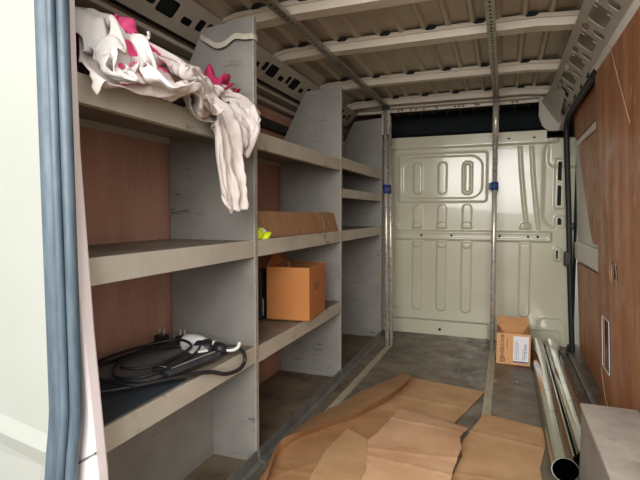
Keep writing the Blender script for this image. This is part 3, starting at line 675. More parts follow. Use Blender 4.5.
# ------------------------------------------------------------------ cloths on the top shelf (draped vertex positions, 1/20000 m)
CD = {
 'wrap': (30, (
-423,-882,-34,10,45,0,28,-22,22,35,12,-11,37,-1,5,35,-1,17,28,0,21,21,-1,20,16,-11,-3,37,-2,49,50,2,88,23,-10,56,37,4,25,33,10,-4,15,8,-22,26,3,-24,37,5,-33,53,-10,-12,44,0,-32,7,-7,-75,-10,22,-60,34,-37,-6,28,44,-5,40,-8,21,2,39,-11,20,-24,2,15,16,-24,19,14,-25,18,8,-24,1,12,-20,
-446,-848,-34,23,7,33,34,4,8,33,5,-9,34,10,-13,40,2,10,24,1,27,29,-3,7,37,0,47,42,0,84,23,-13,56,25,-12,43,38,8,1,32,3,-3,23,1,-18,25,7,-25,31,11,-28,46,-6,0,23,9,-30,34,-20,-21,-17,36,-33,59,-25,-16,-1,-15,-67,37,19,16,25,26,-11,23,-14,-10,20,9,-25,15,18,-24,17,7,-22,4,7,-19,
-427,-818,-22,6,7,32,27,1,8,27,7,-17,37,-4,12,37,17,-8,32,3,19,27,-10,-11,48,6,123,36,-3,51,23,-14,46,25,-14,35,32,2,-18,32,2,1,24,1,-19,25,10,-21,37,7,-2,31,13,-14,24,14,-13,15,-21,5,31,16,-10,34,26,-19,20,-67,-94,22,32,-13,33,-3,1,15,3,-28,28,2,-18,23,7,-21,15,7,-21,5,-2,-20,
-425,-786,-10,6,6,26,24,3,9,31,5,-3,31,0,-24,33,17,20,35,-4,-12,39,-7,97,40,2,54,33,-3,44,23,-14,41,21,-16,33,34,-1,-12,28,2,-18,30,2,-13,30,7,-6,26,17,-13,24,18,-4,19,-12,16,22,-2,14,23,25,-8,42,-3,-10,35,-5,-44,14,-21,-104,32,-1,-11,27,0,-22,26,9,-24,23,6,-20,20,-7,-11,9,-6,-21,
-420,-750,-5,10,8,20,24,5,5,24,2,-20,33,3,-17,31,12,20,20,-21,36,50,0,86,42,4,44,30,-4,46,25,-11,39,18,-15,32,33,-2,-10,31,0,-15,30,2,-15,27,12,-13,27,13,3,27,-3,13,19,11,7,18,3,15,31,4,8,39,3,-13,30,0,-42,9,-19,-100,29,-10,-68,26,1,-30,24,2,-30,21,1,-20,23,-1,-5,27,-2,5,
-414,-706,-6,22,3,5,22,9,5,18,2,-24,32,3,11,34,-2,-12,6,-26,100,53,2,56,41,3,49,31,-1,48,23,-8,41,19,-13,31,32,0,-8,28,2,-20,33,2,-15,32,1,2,28,-1,11,22,7,10,18,8,9,18,12,1,30,3,2,37,-6,-7,27,-2,-44,2,-12,-79,61,-12,-117,0,4,-41,21,-1,-30,20,-3,-18,25,-3,-1,31,1,10,
-405,-663,-5,22,2,5,15,3,-21,26,7,11,30,0,2,7,-20,-26,23,-19,131,55,1,53,42,3,53,31,1,51,20,-6,45,25,-8,27,28,5,-15,33,-3,-11,35,-10,-3,32,-3,3,25,8,3,20,10,3,17,6,6,21,1,4,30,-2,-6,34,-6,-16,15,-1,-50,13,-9,-72,82,-5,-138,0,4,-36,-3,1,-31,20,-7,-12,27,-4,1,36,0,9,
-397,-629,-2,20,-3,-12,22,3,-13,23,-8,-8,25,-8,-1,26,-7,32,1,-9,120,54,3,55,44,4,55,28,1,54,17,-7,45,29,-4,22,32,-4,-7,33,-7,-8,34,-5,-8,31,4,-8,24,8,-8,20,7,-7,19,1,2,24,-4,11,32,-10,7,14,-7,-40,16,1,-53,37,-2,-63,70,-1,-116,-5,9,-62,6,-1,-22,20,-9,-3,26,-7,10,36,5,-8,
-390,-605,-5,24,-5,-5,24,-3,-7,18,0,-15,21,-6,-2,9,-3,78,18,-4,99,56,5,54,40,3,57,18,-5,57,25,-4,38,32,-5,12,31,-7,-9,32,-7,-13,33,-4,-11,27,3,-14,24,7,-10,22,3,6,23,2,-3,26,-5,13,36,-9,-12,18,-7,-43,23,0,-52,34,2,-59,55,2,-85,-2,12,-87,14,-2,-10,18,-10,7,29,-5,6,28,9,-21,
-390,-578,-5,23,-6,-13,26,0,-1,24,0,0,19,-5,5,6,1,95,25,-1,94,53,6,53,24,-5,61,24,-3,49,30,-5,27,32,-7,3,32,-11,-13,31,-7,-20,24,-8,-22,27,9,-6,24,8,-4,24,4,10,26,2,3,31,-6,-11,42,-6,-11,25,-8,-43,23,0,-50,30,5,-55,48,4,-71,1,13,-87,20,-2,4,22,-8,8,28,0,-9,3,8,-31,
-392,-546,-6,26,-6,-10,22,-6,18,24,-3,8,22,4,4,14,4,99,26,1,91,37,-4,61,29,0,52,29,-3,36,31,-7,15,30,-12,-7,25,-17,-24,30,-10,-24,32,4,-12,19,12,14,22,10,-5,26,5,-2,28,0,-6,35,-3,-9,45,-7,-12,34,-9,-37,21,0,-49,25,4,-50,45,6,-61,11,12,-79,23,-2,10,25,1,-5,-6,1,-28,13,8,-25,
-398,-518,-17,30,-3,4,29,-5,13,24,-1,18,19,2,20,23,6,93,31,1,91,30,-3,59,28,-1,43,27,-5,26,28,-13,0,26,-17,-15,25,-18,-26,36,-1,-19,25,11,15,18,0,-15,18,15,1,26,5,-4,30,6,2,38,-2,-5,44,-8,-16,43,-8,-23,23,-4,-44,18,4,-49,44,5,-60,20,9,-66,27,6,1,0,4,-27,23,0,-14,1,10,-27,
-413,-540,-1,29,7,11,31,12,15,29,14,14,29,12,13,30,6,72,45,-3,96,22,1,57,27,-2,34,25,-9,14,14,-21,-13,27,-15,-15,33,-9,-19,35,10,12,21,-6,-13,18,1,-13,20,14,1,22,15,12,29,8,2,38,0,1,44,-7,-12,42,-10,-21,30,-8,-36,17,0,-47,45,4,-72,22,5,-46,14,13,-21,26,-4,-11,16,8,-22,-4,13,-29,
-428,-518,3,31,6,16,36,16,4,34,14,10,32,13,18,34,9,9,41,-1,147,36,-8,47,24,1,29,24,-6,10,26,-13,-2,28,-13,-11,27,-11,-20,33,-4,1,22,2,4,11,1,16,16,17,-14,24,14,-1,27,9,9,35,1,5,43,-7,-6,36,-11,-26,21,-14,-39,39,-3,-35,37,11,-129,22,-4,11,23,6,-17,27,-1,-16,9,15,-28,-4,15,-30,
-410,-511,-17,14,24,25,37,16,2,36,14,8,25,16,26,38,6,4,42,0,127,38,-8,50,27,-3,24,24,-9,5,28,-3,2,28,-10,-6,32,-7,-1,29,-3,14,15,-1,18,22,7,1,23,10,-3,17,15,-13,21,7,12,31,-3,11,39,-8,-11,25,-14,-34,30,-11,-37,44,-3,-41,32,6,-115,23,-8,-5,31,3,6,25,6,-24,-1,18,-32,9,18,-31,
-418,-476,-13,35,19,1,34,16,2,31,14,12,13,16,32,40,0,-2,41,3,93,40,-6,65,31,-5,25,25,-3,10,28,-4,2,29,-4,6,30,-4,16,30,-3,23,31,-3,-7,27,6,-2,16,14,15,7,-4,19,19,9,-5,32,-6,2,26,-13,-28,39,-5,-26,39,-5,-39,39,0,-69,24,-2,-86,22,-9,-13,28,9,20,37,5,-16,6,18,-35,7,18,-31,
-402,-432,-20,34,15,-6,30,10,-2,23,10,14,7,12,31,32,2,20,35,0,-6,46,0,124,32,-2,35,27,-1,17,29,-2,9,28,-3,17,26,-7,28,44,-3,-8,42,2,3,10,2,31,12,1,20,19,-3,9,22,-5,-4,16,-9,-35,37,0,-27,40,1,-34,44,3,-48,31,-1,-132,22,-6,-6,27,-6,-13,24,14,29,43,6,1,18,14,-34,5,17,-29,
-383,-388,-15,30,12,-4,17,4,-17,22,2,10,12,7,28,17,8,33,35,3,-2,42,1,76,32,2,60,25,0,30,31,-2,15,19,-10,30,44,-3,3,50,0,4,43,-2,19,24,-5,26,-2,-4,24,22,-6,-1,12,-13,-26,25,-2,-39,44,11,-30,40,6,-40,30,-2,-52,40,-2,-111,24,2,16,14,-4,-32,31,15,25,40,11,20,33,7,-21,7,13,-27,
-372,-346,-15,19,3,-19,19,2,-2,17,-3,19,31,4,12,7,16,32,25,3,22,33,-1,-4,36,7,100,24,1,42,21,-6,33,36,-6,18,39,-11,26,50,0,-6,41,-8,23,33,-5,17,9,-8,23,21,-8,-14,0,-14,-33,29,2,-36,42,16,-25,32,5,-40,14,-18,-47,33,5,-72,39,1,-49,28,20,-14,40,14,20,40,11,20,34,8,16,10,8,-25,
-369,-313,-11,11,1,-22,23,-1,9,23,-2,21,35,7,-2,14,11,30,13,7,28,33,-1,0,29,10,119,33,6,32,23,-6,33,29,-12,29,46,-6,1,33,-28,20,37,-18,15,32,-7,10,27,11,8,18,-9,-25,-4,-10,-36,31,4,-38,40,19,-22,14,-12,-45,30,0,-37,45,0,-40,17,7,-82,33,25,2,38,15,26,43,15,11,37,8,6,26,0,2,
-376,-283,-6,20,3,-18,25,-4,20,36,2,-4,34,6,8,16,5,27,5,7,30,32,6,48,20,3,79,26,1,37,27,-3,30,31,-10,26,35,-22,11,34,-23,12,35,-13,7,33,-3,3,29,7,-10,23,-4,-25,-1,-9,-36,43,8,-15,14,7,-44,35,-3,-29,34,-2,-28,33,3,-41,18,8,-86,34,24,14,38,19,22,38,14,16,33,2,13,16,0,-20,
-358,-256,8,29,-7,-8,25,5,-28,31,12,16,10,2,31,5,-7,28,25,12,16,30,5,48,20,3,68,23,2,36,29,-5,26,31,-20,16,28,-11,24,29,-23,5,31,-12,3,32,0,0,25,-5,-21,29,9,-15,16,-6,-31,38,9,-3,23,4,-34,31,-5,-25,30,-1,-29,30,5,-39,25,6,-82,33,18,25,35,22,19,32,9,20,26,10,-11,11,-7,-23,
-352,-256,-33,28,21,0,26,20,17,1,-13,33,11,-4,28,21,3,23,32,18,-2,29,10,26,33,-3,64,14,8,38,31,-12,19,29,-20,17,24,-15,23,26,-12,16,27,-11,1,30,-2,-4,27,-2,-17,24,0,-22,31,4,-4,30,5,-12,31,3,-15,26,-1,-26,34,0,-22,33,4,-37,30,3,-74,31,16,26,30,17,20,27,15,-1,17,4,-21,9,-13,-26,
-352,-220,-19,26,24,-5,1,-12,36,6,-4,31,19,1,24,30,10,12,35,21,-14,27,27,-26,25,-12,93,30,5,29,32,-16,17,27,-18,24,23,-18,22,22,-13,17,25,-6,8,28,-1,-2,28,-1,-11,31,1,-8,30,3,-5,27,3,-4,20,5,-22,26,2,-21,32,3,-26,50,-1,-23,35,1,-58,29,15,19,26,17,6,18,9,-16,11,-4,-27,10,-17,-31,
-351,-196,-36,3,2,36,8,4,33,13,4,26,23,5,18,28,-3,-25,40,19,-18,20,45,-9,28,-5,73,36,0,29,33,-11,27,31,-28,18,20,-13,33,22,-11,22,23,-4,12,27,1,1,29,0,-8,31,0,-10,30,0,-4,24,3,7,23,4,-14,32,-2,-8,34,1,-23,43,5,-60,33,4,-26,28,13,8,18,11,-14,10,0,-25,6,-14,-33,22,-8,-36,
-348,-173,-23,1,4,34,8,7,29,17,8,20,29,3,1,14,-5,-37,37,15,-22,1,47,16,42,12,35,46,-13,44,39,-30,24,22,-4,48,31,-11,33,18,-8,31,26,0,12,27,2,-4,29,-1,-9,31,-3,-13,30,-3,7,23,0,-10,24,2,8,28,1,-9,32,1,-26,38,4,-86,30,9,8,21,9,-13,15,4,-23,5,-9,-34,17,-7,-39,28,-7,-38,
-349,-147,-17,3,6,32,19,8,19,16,11,15,29,4,-8,6,-3,-38,31,1,-31,9,39,10,15,-42,8,64,46,73,55,-24,41,27,-1,58,25,-2,46,14,-3,38,27,3,8,27,0,1,29,-2,-13,33,-6,-16,24,-10,-20,23,3,12,23,1,0,25,1,-12,28,3,-49,30,5,-41,27,8,-7,16,5,-23,15,1,-31,16,-4,-39,17,-9,-44,35,-4,-33,
-346,-117,-20,6,5,32,14,11,20,22,6,-3,29,8,-5,-1,-1,-35,29,0,-23,40,5,-1,-13,-10,32,32,11,-14,83,9,115,30,2,70,19,0,55,29,2,30,24,2,11,25,0,-8,25,-5,-26,19,-19,-31,37,5,-7,24,-10,-9,22,7,2,21,0,-26,30,8,-55,27,4,9,19,3,-21,5,-7,-32,16,4,-36,22,4,-39,36,2,-30,37,-6,-27,
-347,-83,-25,13,3,32,14,10,20,21,7,7,21,7,-19,-1,-3,-31,24,-2,-20,33,2,1,-6,-5,39,47,10,2,46,10,24,50,3,134,34,3,54,28,3,30,23,2,5,21,-5,-18,12,-18,-36,35,-5,-32,39,0,-19,30,-1,-12,21,2,0,20,6,5,17,6,-52,27,5,7,5,-5,-31,17,1,-31,20,4,-35,27,4,-33,34,0,-24,37,-6,-16,
-322,-60,-34,3,10,36,2,13,24,17,5,15,9,4,-26,8,0,-28,20,-2,-17,31,3,-2,14,-3,40,50,10,14,42,4,36,38,5,51,27,7,83,33,0,24,22,-2,2,20,-8,-20,20,-15,-35,40,-3,-26,36,-1,-14,26,-2,-2,20,0,2,17,10,9,25,7,-15,23,7,-51,29,-2,-17,5,2,-36,11,-1,-36,25,1,-26,32,-2,-16,37,-5,-5,
-343,-30,-34,16,17,34,8,12,25,13,6,19,23,1,-13,2,1,-28,21,-2,-16,27,-10,12,42,2,5,30,11,40,42,6,27,41,7,79,29,6,51,28,-1,16,19,-3,-6,15,-12,-26,16,-19,-37,44,0,-21,37,1,-7,24,-1,6,18,1,-11,18,10,6,24,12,-8,38,10,-65,31,-2,-14,9,-4,-35,-2,-2,-33,22,-4,-21,30,-3,-10,37,0,-2,
-344,8,-34,4,16,39,8,13,27,19,8,15,26,0,-3,14,0,-24,24,-9,-7,29,-3,-10,40,-3,11,37,4,28,30,9,31,38,8,83,30,5,35,23,-2,5,14,-8,-13,8,-19,-27,34,-10,-26,44,1,-8,34,0,5,19,-3,-13,19,5,-4,19,12,0,23,14,-3,51,8,-42,23,3,-41,-4,-8,-33,11,-5,-29,23,-7,-14,28,-2,-12,39,4,0,
-345,46,-26,0,16,39,12,12,25,23,7,7,21,-3,-16,25,0,4,22,-7,-14,29,-9,2,40,-2,3,39,3,19,28,9,27,34,10,82,29,4,20,16,-6,-7,6,-13,-18,26,-12,-21,41,-4,-3,39,-4,3,28,-7,-13,22,1,8,18,6,0,13,15,-10,21,15,-12,47,12,-27,12,-8,-56,15,1,-29,23,-10,-14,23,-17,-3,23,7,-22,37,5,-12,
-347,81,-15,0,15,35,22,11,18,26,5,0,22,-4,-15,20,-9,-11,23,1,10,27,-10,-2,34,-4,14,36,4,13,32,11,15,30,11,77,28,4,12,8,-9,-17,21,-6,-16,35,-4,5,37,-10,4,30,-13,-12,30,-6,-3,23,3,8,17,6,10,19,11,0,19,18,-15,22,11,-50,32,-1,-50,28,-2,-16,23,-18,0,14,-4,-25,29,0,-14,14,-1,-33,
-353,108,-7,8,13,30,29,11,8,30,2,-10,21,-5,-19,20,-8,-8,19,0,10,22,-4,14,30,-5,8,31,6,12,29,12,14,29,12,70,31,5,10,14,-7,-19,30,0,-1,34,-7,9,26,-20,-11,33,-11,4,25,-12,19,25,9,6,19,9,6,22,5,4,12,20,-25,35,10,-52,31,4,-44,32,-6,-5,16,-5,-25,14,-4,-24,11,-10,-26,10,-9,-28,
-362,128,-6,20,13,26,36,12,-3,30,0,-22,23,-6,-20,22,0,3,7,3,19,22,-7,8,24,-2,13,23,6,16,28,12,10,31,10,59,34,4,14,25,-6,-16,33,-1,3,29,-16,-3,32,-12,9,19,-19,27,29,-6,21,28,3,13,19,6,4,22,11,-5,20,17,-30,31,15,-88,35,6,-10,6,-8,-34,8,-11,-27,10,-11,-22,10,-13,-20,10,-11,-21,
-372,149,-8,29,17,22,39,6,-23,33,-1,-25,31,7,-2,22,-6,-1,11,-12,14,4,9,26,14,-2,22,23,9,8,28,10,5,32,8,39,39,2,25,34,-6,-3,34,-9,-6,32,-12,8,18,-14,28,34,-8,22,22,-7,31,26,-1,16,19,4,3,11,11,-25,33,15,-36,34,13,-78,22,4,-32,21,-3,-32,4,-7,-30,1,-9,-22,9,-10,-16,-1,-14,-16,
-390,173,3,39,0,-20,42,19,-17,41,7,11,33,0,5,20,-6,-15,21,-18,2,12,5,26,4,11,22,4,12,20,28,9,-1,37,3,-9,42,-1,54,39,-10,6,37,-8,4,33,-10,17,28,-10,27,20,-4,37,22,-4,28,23,-1,12,19,3,-7,21,8,-30,24,13,-68,30,8,-53,17,1,-37,23,0,-32,19,-5,-25,0,-5,-23,-6,-6,-16,-2,-11,-13,
-397,200,-21,44,6,-7,46,8,15,38,-14,16,32,-10,-4,13,-15,-22,21,20,11,24,14,13,16,10,17,-6,14,17,27,1,14,35,3,-20,44,-3,13,42,-16,29,39,-8,14,34,-7,23,34,-10,24,18,3,36,17,2,26,21,1,9,19,4,-17,15,5,-49,33,14,-71,28,-1,-27,-5,-5,-38,27,2,-28,23,-3,-23,17,-5,-17,-1,-5,-17,-2,-9,-13,
-379,233,-34,30,-3,34,31,-31,15,34,-24,-8,33,-10,-12,27,24,11,27,23,14,19,26,6,5,17,-16,11,10,17,18,-2,26,39,-3,-19,45,-5,-13,39,-2,19,35,-17,39,42,-15,10,36,-5,26,28,-1,28,17,7,20,15,16,8,18,5,-35,36,11,-61,21,-1,-27,-14,-14,-30,14,3,-32,36,1,-14,28,-7,-19,9,-3,-25,5,-4,-19,-1,-7,-14,
 )),
 'crimson': (26, (
-128,401,90,4,-34,42,-2,-17,29,10,-4,8,29,1,6,27,10,18,17,15,9,12,0,10,19,-19,19,20,-17,25,17,1,14,0,-5,-22,5,21,-42,35,5,-44,40,19,-12,17,3,-3,10,-18,4,4,-2,34,23,14,8,5,13,1,-4,24,-18,28,-12,-27,26,-13,-13,-1,-9,13,-15,24,22,6,-3,54,
-131,395,128,-20,-40,27,0,-21,20,16,4,9,35,8,5,38,16,-11,27,15,5,10,6,10,15,-10,19,15,-22,15,12,7,12,20,7,-10,28,5,-38,18,16,-52,35,4,-19,17,0,1,8,-5,24,-23,-17,32,25,11,23,10,11,8,13,12,-13,15,15,-25,21,-5,-14,15,0,9,2,-7,38,0,7,56,
-151,389,145,-12,-31,27,1,-17,18,20,9,5,43,15,-16,44,21,-2,30,-4,-22,4,13,1,13,-3,22,15,-13,19,13,-9,5,20,5,-11,34,19,-20,25,12,-40,29,5,-19,11,-4,8,4,-6,33,-28,-20,39,25,-2,34,18,-2,11,13,9,-10,13,17,-20,10,17,-12,13,4,6,19,5,33,19,-5,46,
-144,398,158,-13,-24,20,9,-13,-2,23,15,12,44,14,-22,49,18,-11,0,-13,-37,16,3,-1,10,6,24,15,-10,25,15,-6,15,15,4,-7,29,14,-18,31,15,-20,22,3,-11,11,-4,14,3,-11,41,-17,-25,46,24,-17,35,17,3,16,14,0,-13,15,17,-21,7,21,-14,6,12,2,16,6,26,26,18,30,
-130,422,160,-7,-22,18,10,-11,-9,29,9,-2,49,17,7,4,-3,-54,13,0,-32,14,-3,2,19,3,27,17,-2,36,11,-5,27,12,0,7,25,0,-10,24,16,-15,16,-10,-9,7,-7,15,3,7,46,17,-23,49,10,-24,38,16,1,12,14,6,-17,-6,15,-35,24,23,-11,-1,15,-6,13,12,14,22,15,23,
-103,449,152,-6,-21,16,7,-9,11,29,3,3,27,12,-37,1,-3,-47,15,-1,-24,13,-5,9,11,3,38,14,-7,46,9,-8,34,11,0,12,22,-2,-6,26,0,-12,18,4,-4,2,-16,13,9,-11,41,18,-12,48,20,0,34,13,1,7,16,6,-25,-13,15,-42,23,9,-35,-3,21,-7,5,11,11,12,9,26,
-77,478,146,-11,-22,18,5,-12,11,23,0,0,5,1,-40,13,2,-35,13,-3,-17,0,-13,19,13,-16,43,14,-13,49,7,-6,40,3,9,13,21,5,-6,27,0,-12,23,2,-6,12,-5,11,5,-16,34,24,0,38,20,0,27,14,5,-1,18,7,-31,-3,15,-51,-2,-1,-47,15,14,-16,3,13,10,11,9,25,
-100,492,142,18,-17,29,0,-17,14,13,1,-11,16,3,-27,17,-3,-26,15,-6,-7,9,-15,21,-8,-17,46,0,-25,50,8,-10,38,11,0,11,16,19,-10,32,1,-17,25,10,-9,14,3,3,21,-14,13,16,0,31,13,3,22,15,8,-4,18,9,-37,-19,-2,-56,12,19,-44,10,-4,-23,12,7,10,14,9,29,
-109,477,141,16,1,44,19,-10,21,9,-11,-3,15,5,-21,15,0,-23,10,-9,-5,17,-8,20,3,-24,44,-21,-15,46,-2,-17,31,12,-3,5,29,19,-10,31,15,-28,26,13,-23,14,7,7,18,-7,8,23,-20,4,13,4,18,11,16,-3,18,11,-38,-26,-1,-51,9,3,-44,13,5,-17,16,4,15,19,11,35,
-117,468,166,22,-9,47,20,-5,28,13,3,2,13,-6,-22,15,12,-23,13,-3,-9,8,-13,17,7,-18,37,-21,-12,38,-4,-13,24,16,-2,-1,24,19,-31,36,16,-33,32,21,-14,12,-6,-11,6,10,16,19,-12,18,17,-13,-6,13,12,-5,17,14,-28,-23,-3,-46,7,2,-37,12,3,-10,18,6,25,10,-3,48,
-115,474,205,24,-7,49,11,-16,27,14,-3,-2,18,2,-25,17,11,-28,14,7,-15,14,-8,7,-6,-15,29,-9,-11,33,-1,-7,21,24,0,-1,34,10,-32,12,36,-43,18,-6,-44,24,7,2,15,-8,14,1,11,32,20,-12,13,8,2,-12,16,10,-26,-15,0,-37,4,4,-32,16,3,-2,9,-4,35,45,8,31,
-115,477,244,21,-11,45,19,-5,22,13,-1,-11,13,5,-35,7,5,-43,26,13,-2,12,-2,4,15,-19,11,-5,-14,27,-4,3,18,24,8,4,36,9,-32,22,21,-36,14,-4,-38,16,-14,-22,-2,14,25,15,-9,35,8,4,34,14,-1,-6,-1,11,-22,-1,1,-31,2,2,-25,12,10,-1,38,1,13,39,9,39,
-112,488,269,21,-8,37,19,-4,12,13,1,-17,1,4,-47,23,9,-45,33,13,-11,9,7,9,5,-10,21,10,-20,15,3,-4,16,18,10,7,21,0,-40,12,0,-48,14,0,-21,10,8,0,24,9,21,-8,-13,49,31,12,25,15,-3,12,8,-8,-14,0,-5,-27,2,5,-23,16,3,-3,23,26,12,42,23,19,
-100,495,262,12,-1,32,8,-14,0,15,18,-16,32,2,-38,17,18,-51,30,6,-20,16,4,9,-2,-3,26,0,-12,29,7,-11,17,16,0,0,13,0,-33,12,0,-39,13,0,-22,13,1,26,20,15,23,-2,-12,54,36,14,26,20,12,-2,9,-12,-10,-17,-7,-25,15,-8,-18,12,4,-6,25,15,8,25,35,-4,
-95,510,239,13,-3,25,1,-15,-4,23,4,-22,29,33,-25,43,11,-23,24,10,-27,13,-8,-8,-4,-7,34,-5,-8,38,-5,-8,27,14,-1,1,13,0,-24,12,0,-31,13,0,-15,13,11,14,0,-15,41,45,20,29,23,17,37,20,2,4,6,-9,-20,-14,-10,-33,-10,-11,-30,16,3,-1,19,9,13,25,21,6,
-77,510,203,-3,15,25,12,-7,3,15,-1,-24,38,16,-26,35,27,-13,16,-3,-24,14,7,13,-2,-11,38,-25,-22,39,13,8,32,12,2,9,16,-7,-13,12,0,-27,5,6,-17,6,-11,15,30,13,28,42,20,25,23,14,29,14,-1,0,2,-13,-25,-29,-18,-34,11,-7,-40,7,-12,-15,15,7,8,-1,21,20,
-58,512,169,-6,14,27,5,11,14,21,2,-6,22,11,-33,30,11,-20,16,15,-1,8,-4,23,-17,-23,35,-8,-4,54,14,11,38,12,12,1,18,-9,-8,5,-1,-30,16,-10,-10,16,5,0,28,11,20,32,13,27,29,15,11,11,-4,-8,-3,-16,-33,-29,-23,-40,6,-21,-43,14,0,-22,14,-3,4,8,20,20,
-73,516,147,12,21,30,1,11,20,12,3,10,19,11,-23,25,10,-17,14,5,4,3,-17,22,3,9,48,-11,-2,57,16,14,34,16,4,4,8,0,-27,24,-10,-27,10,-6,-25,14,1,-4,24,8,12,31,1,16,19,14,8,12,-2,-14,-1,-16,-39,-22,-26,-46,13,-17,-44,3,-18,-18,16,2,6,18,14,25,
-83,530,144,7,0,45,-7,26,17,9,9,6,25,8,-4,26,2,-8,10,-12,1,6,3,26,3,2,48,16,28,40,6,8,35,14,2,-2,18,-6,-29,16,-9,-42,8,-12,-34,10,-5,-12,22,1,8,26,-4,13,21,4,5,5,8,-16,2,-8,-41,7,-26,-46,-11,-22,-39,9,-10,-15,18,4,11,18,18,32,
-69,546,163,-32,-3,41,-2,9,33,3,12,6,25,-5,-6,28,6,-7,16,3,2,6,4,21,11,15,38,14,21,36,13,12,19,15,0,-8,20,-7,-37,11,-16,-50,8,-9,-40,1,-14,-13,19,5,6,25,6,15,18,-12,6,9,-4,-13,4,-11,-34,8,-16,-44,1,-6,-38,10,-7,-9,9,3,30,18,10,45,
-96,562,186,-25,3,49,-12,-16,26,11,3,9,28,9,-6,30,11,-13,21,8,-5,11,8,10,11,12,28,17,17,27,13,10,11,17,-1,-15,10,-29,-37,10,-13,-54,5,6,-42,3,-13,-13,20,-4,8,24,15,18,24,-1,14,10,-7,-7,4,-8,-29,9,-15,-36,11,-4,-28,15,-3,-1,21,-1,30,16,15,52,
-128,567,208,-22,-9,45,-4,1,28,14,3,3,33,13,-18,36,12,-21,27,6,-12,13,3,2,15,2,21,16,2,25,15,4,10,6,10,-21,28,-8,-37,-19,-13,-51,2,-6,-39,9,-5,-10,20,5,20,37,4,15,29,7,19,15,-1,8,9,-10,-18,7,-20,-23,9,-1,-23,15,1,-1,31,4,24,28,3,49,
-152,571,219,-11,3,42,3,1,22,21,5,-3,31,1,-36,47,0,-22,19,25,-20,12,8,1,15,-12,14,13,-6,25,13,-3,10,14,5,-17,21,16,-33,-22,-10,-44,3,-6,-32,13,-3,-4,29,5,21,30,6,40,36,11,18,20,8,-1,10,-18,2,6,-19,-18,9,-16,-15,17,0,0,27,18,15,40,3,31,
-152,586,216,-7,3,34,10,-5,11,24,15,-2,46,-2,-22,25,-5,-52,27,20,-19,5,15,0,1,1,26,18,-9,24,12,-1,19,7,-4,-16,18,12,-28,-11,-8,-37,9,-3,-23,11,-8,12,37,13,18,39,11,38,37,9,27,9,19,-9,6,-12,-12,13,-28,-3,5,-22,-12,11,-9,4,27,10,15,41,10,-6,
-129,579,202,-5,8,26,3,13,6,30,9,-7,46,5,-19,14,-2,-55,27,3,-23,10,1,12,0,9,31,-3,12,39,25,-7,15,13,-6,2,-4,14,-22,6,-6,-31,9,-1,-18,19,0,8,32,-2,32,42,19,33,38,25,12,18,5,-4,0,-18,-14,-3,-18,-33,13,-30,-7,9,-11,0,5,12,21,35,9,2,
-100,571,176,-5,12,24,4,11,8,20,18,-12,42,18,-15,7,0,-47,23,6,-16,12,-7,12,6,1,43,-3,21,44,13,-11,33,16,5,1,14,-11,-16,-2,14,-26,8,-7,-14,18,-5,9,34,10,24,39,32,11,37,21,-2,13,1,-6,-9,-22,-17,19,-31,-28,-3,-39,-21,22,-4,1,8,1,15,-13,24,11,
-78,572,145,-4,9,28,0,11,11,16,13,-6,15,40,-4,24,-1,-30,15,6,-14,18,-1,17,20,-1,43,-1,14,54,2,-8,40,14,-6,6,12,5,-20,11,-4,-27,5,8,-20,13,-8,7,30,22,-3,39,16,-6,22,22,5,13,-3,-9,10,-27,-25,-4,-45,-28,37,-21,-17,13,-21,-14,4,-7,14,-2,20,24,
-71,583,122,-18,3,33,9,14,14,1,16,5,24,15,-16,27,13,12,14,3,-6,15,8,19,30,13,41,16,-1,54,-6,3,40,3,-13,8,16,-2,-24,12,2,-35,2,11,-27,11,-1,-8,20,6,-19,32,15,-6,23,6,1,9,-10,-9,9,-25,-33,46,-24,-24,29,-27,-29,19,11,13,2,-18,4,-9,-18,26,
 )),
 'roll': (30, (
192,-572,358,-3,-16,-35,-9,2,-23,-10,9,-1,3,18,26,2,-5,-39,-5,18,-4,1,11,10,25,19,18,-20,21,-15,-33,-9,-3,-6,22,13,-16,24,-12,2,5,-80,13,0,23,3,2,2,12,11,-16,42,21,43,6,-27,2,-5,-19,-6,19,7,-6,34,15,1,-18,13,19,13,5,6,6,-11,-7,20,-4,19,1,3,39,7,-13,0,19,-13,1,10,1,-37,
178,-573,370,9,-22,-34,-12,4,-23,-10,8,-7,4,17,23,12,0,-32,-12,13,-9,3,7,7,24,20,20,-15,0,-16,-9,10,-13,-2,22,1,-28,29,17,-16,-1,-98,16,0,26,4,2,6,8,10,-14,36,37,23,13,-14,19,-5,-31,-21,12,-11,1,30,26,5,-16,3,23,4,11,11,17,4,3,15,-26,4,14,27,17,17,0,19,1,-13,11,8,-29,-22,
202,-589,365,-37,-3,-18,11,-16,-20,-10,2,-12,15,25,7,17,24,-16,-14,0,-21,-2,3,-10,16,7,29,-14,9,-14,-7,12,-14,10,32,-5,8,17,21,21,10,-27,-13,12,-18,-2,1,22,-12,13,-3,16,19,-29,12,-1,24,-11,-17,-21,-5,-29,-10,34,-4,7,-10,13,35,7,7,18,11,6,-1,14,-14,26,25,22,-27,-4,3,25,2,-8,5,-2,-34,15,
201,-578,340,-17,-31,20,12,-2,-24,-4,1,-16,-10,9,-19,30,31,2,-19,-9,-17,-9,-1,-5,13,11,-6,12,34,22,-25,-8,-16,6,22,-1,28,13,10,-1,6,-35,18,20,7,0,32,0,-19,8,-5,18,11,-27,10,7,22,-21,-22,-14,-5,-6,-17,0,-38,9,21,18,29,-10,3,22,7,-3,7,2,7,24,30,-1,-23,24,15,10,7,8,0,-10,-5,26,
219,-597,329,-11,-18,33,-7,-21,-25,1,-2,-15,-1,18,-10,19,32,2,-18,-8,-11,10,11,-5,14,8,-7,-11,13,0,-15,12,-24,-1,13,0,19,12,4,12,23,-31,-9,16,-14,8,-3,20,-5,34,-13,19,9,9,34,10,-9,-30,-9,-22,-11,-1,3,-3,-33,4,-8,-8,35,-8,6,24,0,-1,12,19,3,21,34,-5,-14,7,27,-11,7,10,2,7,13,20,
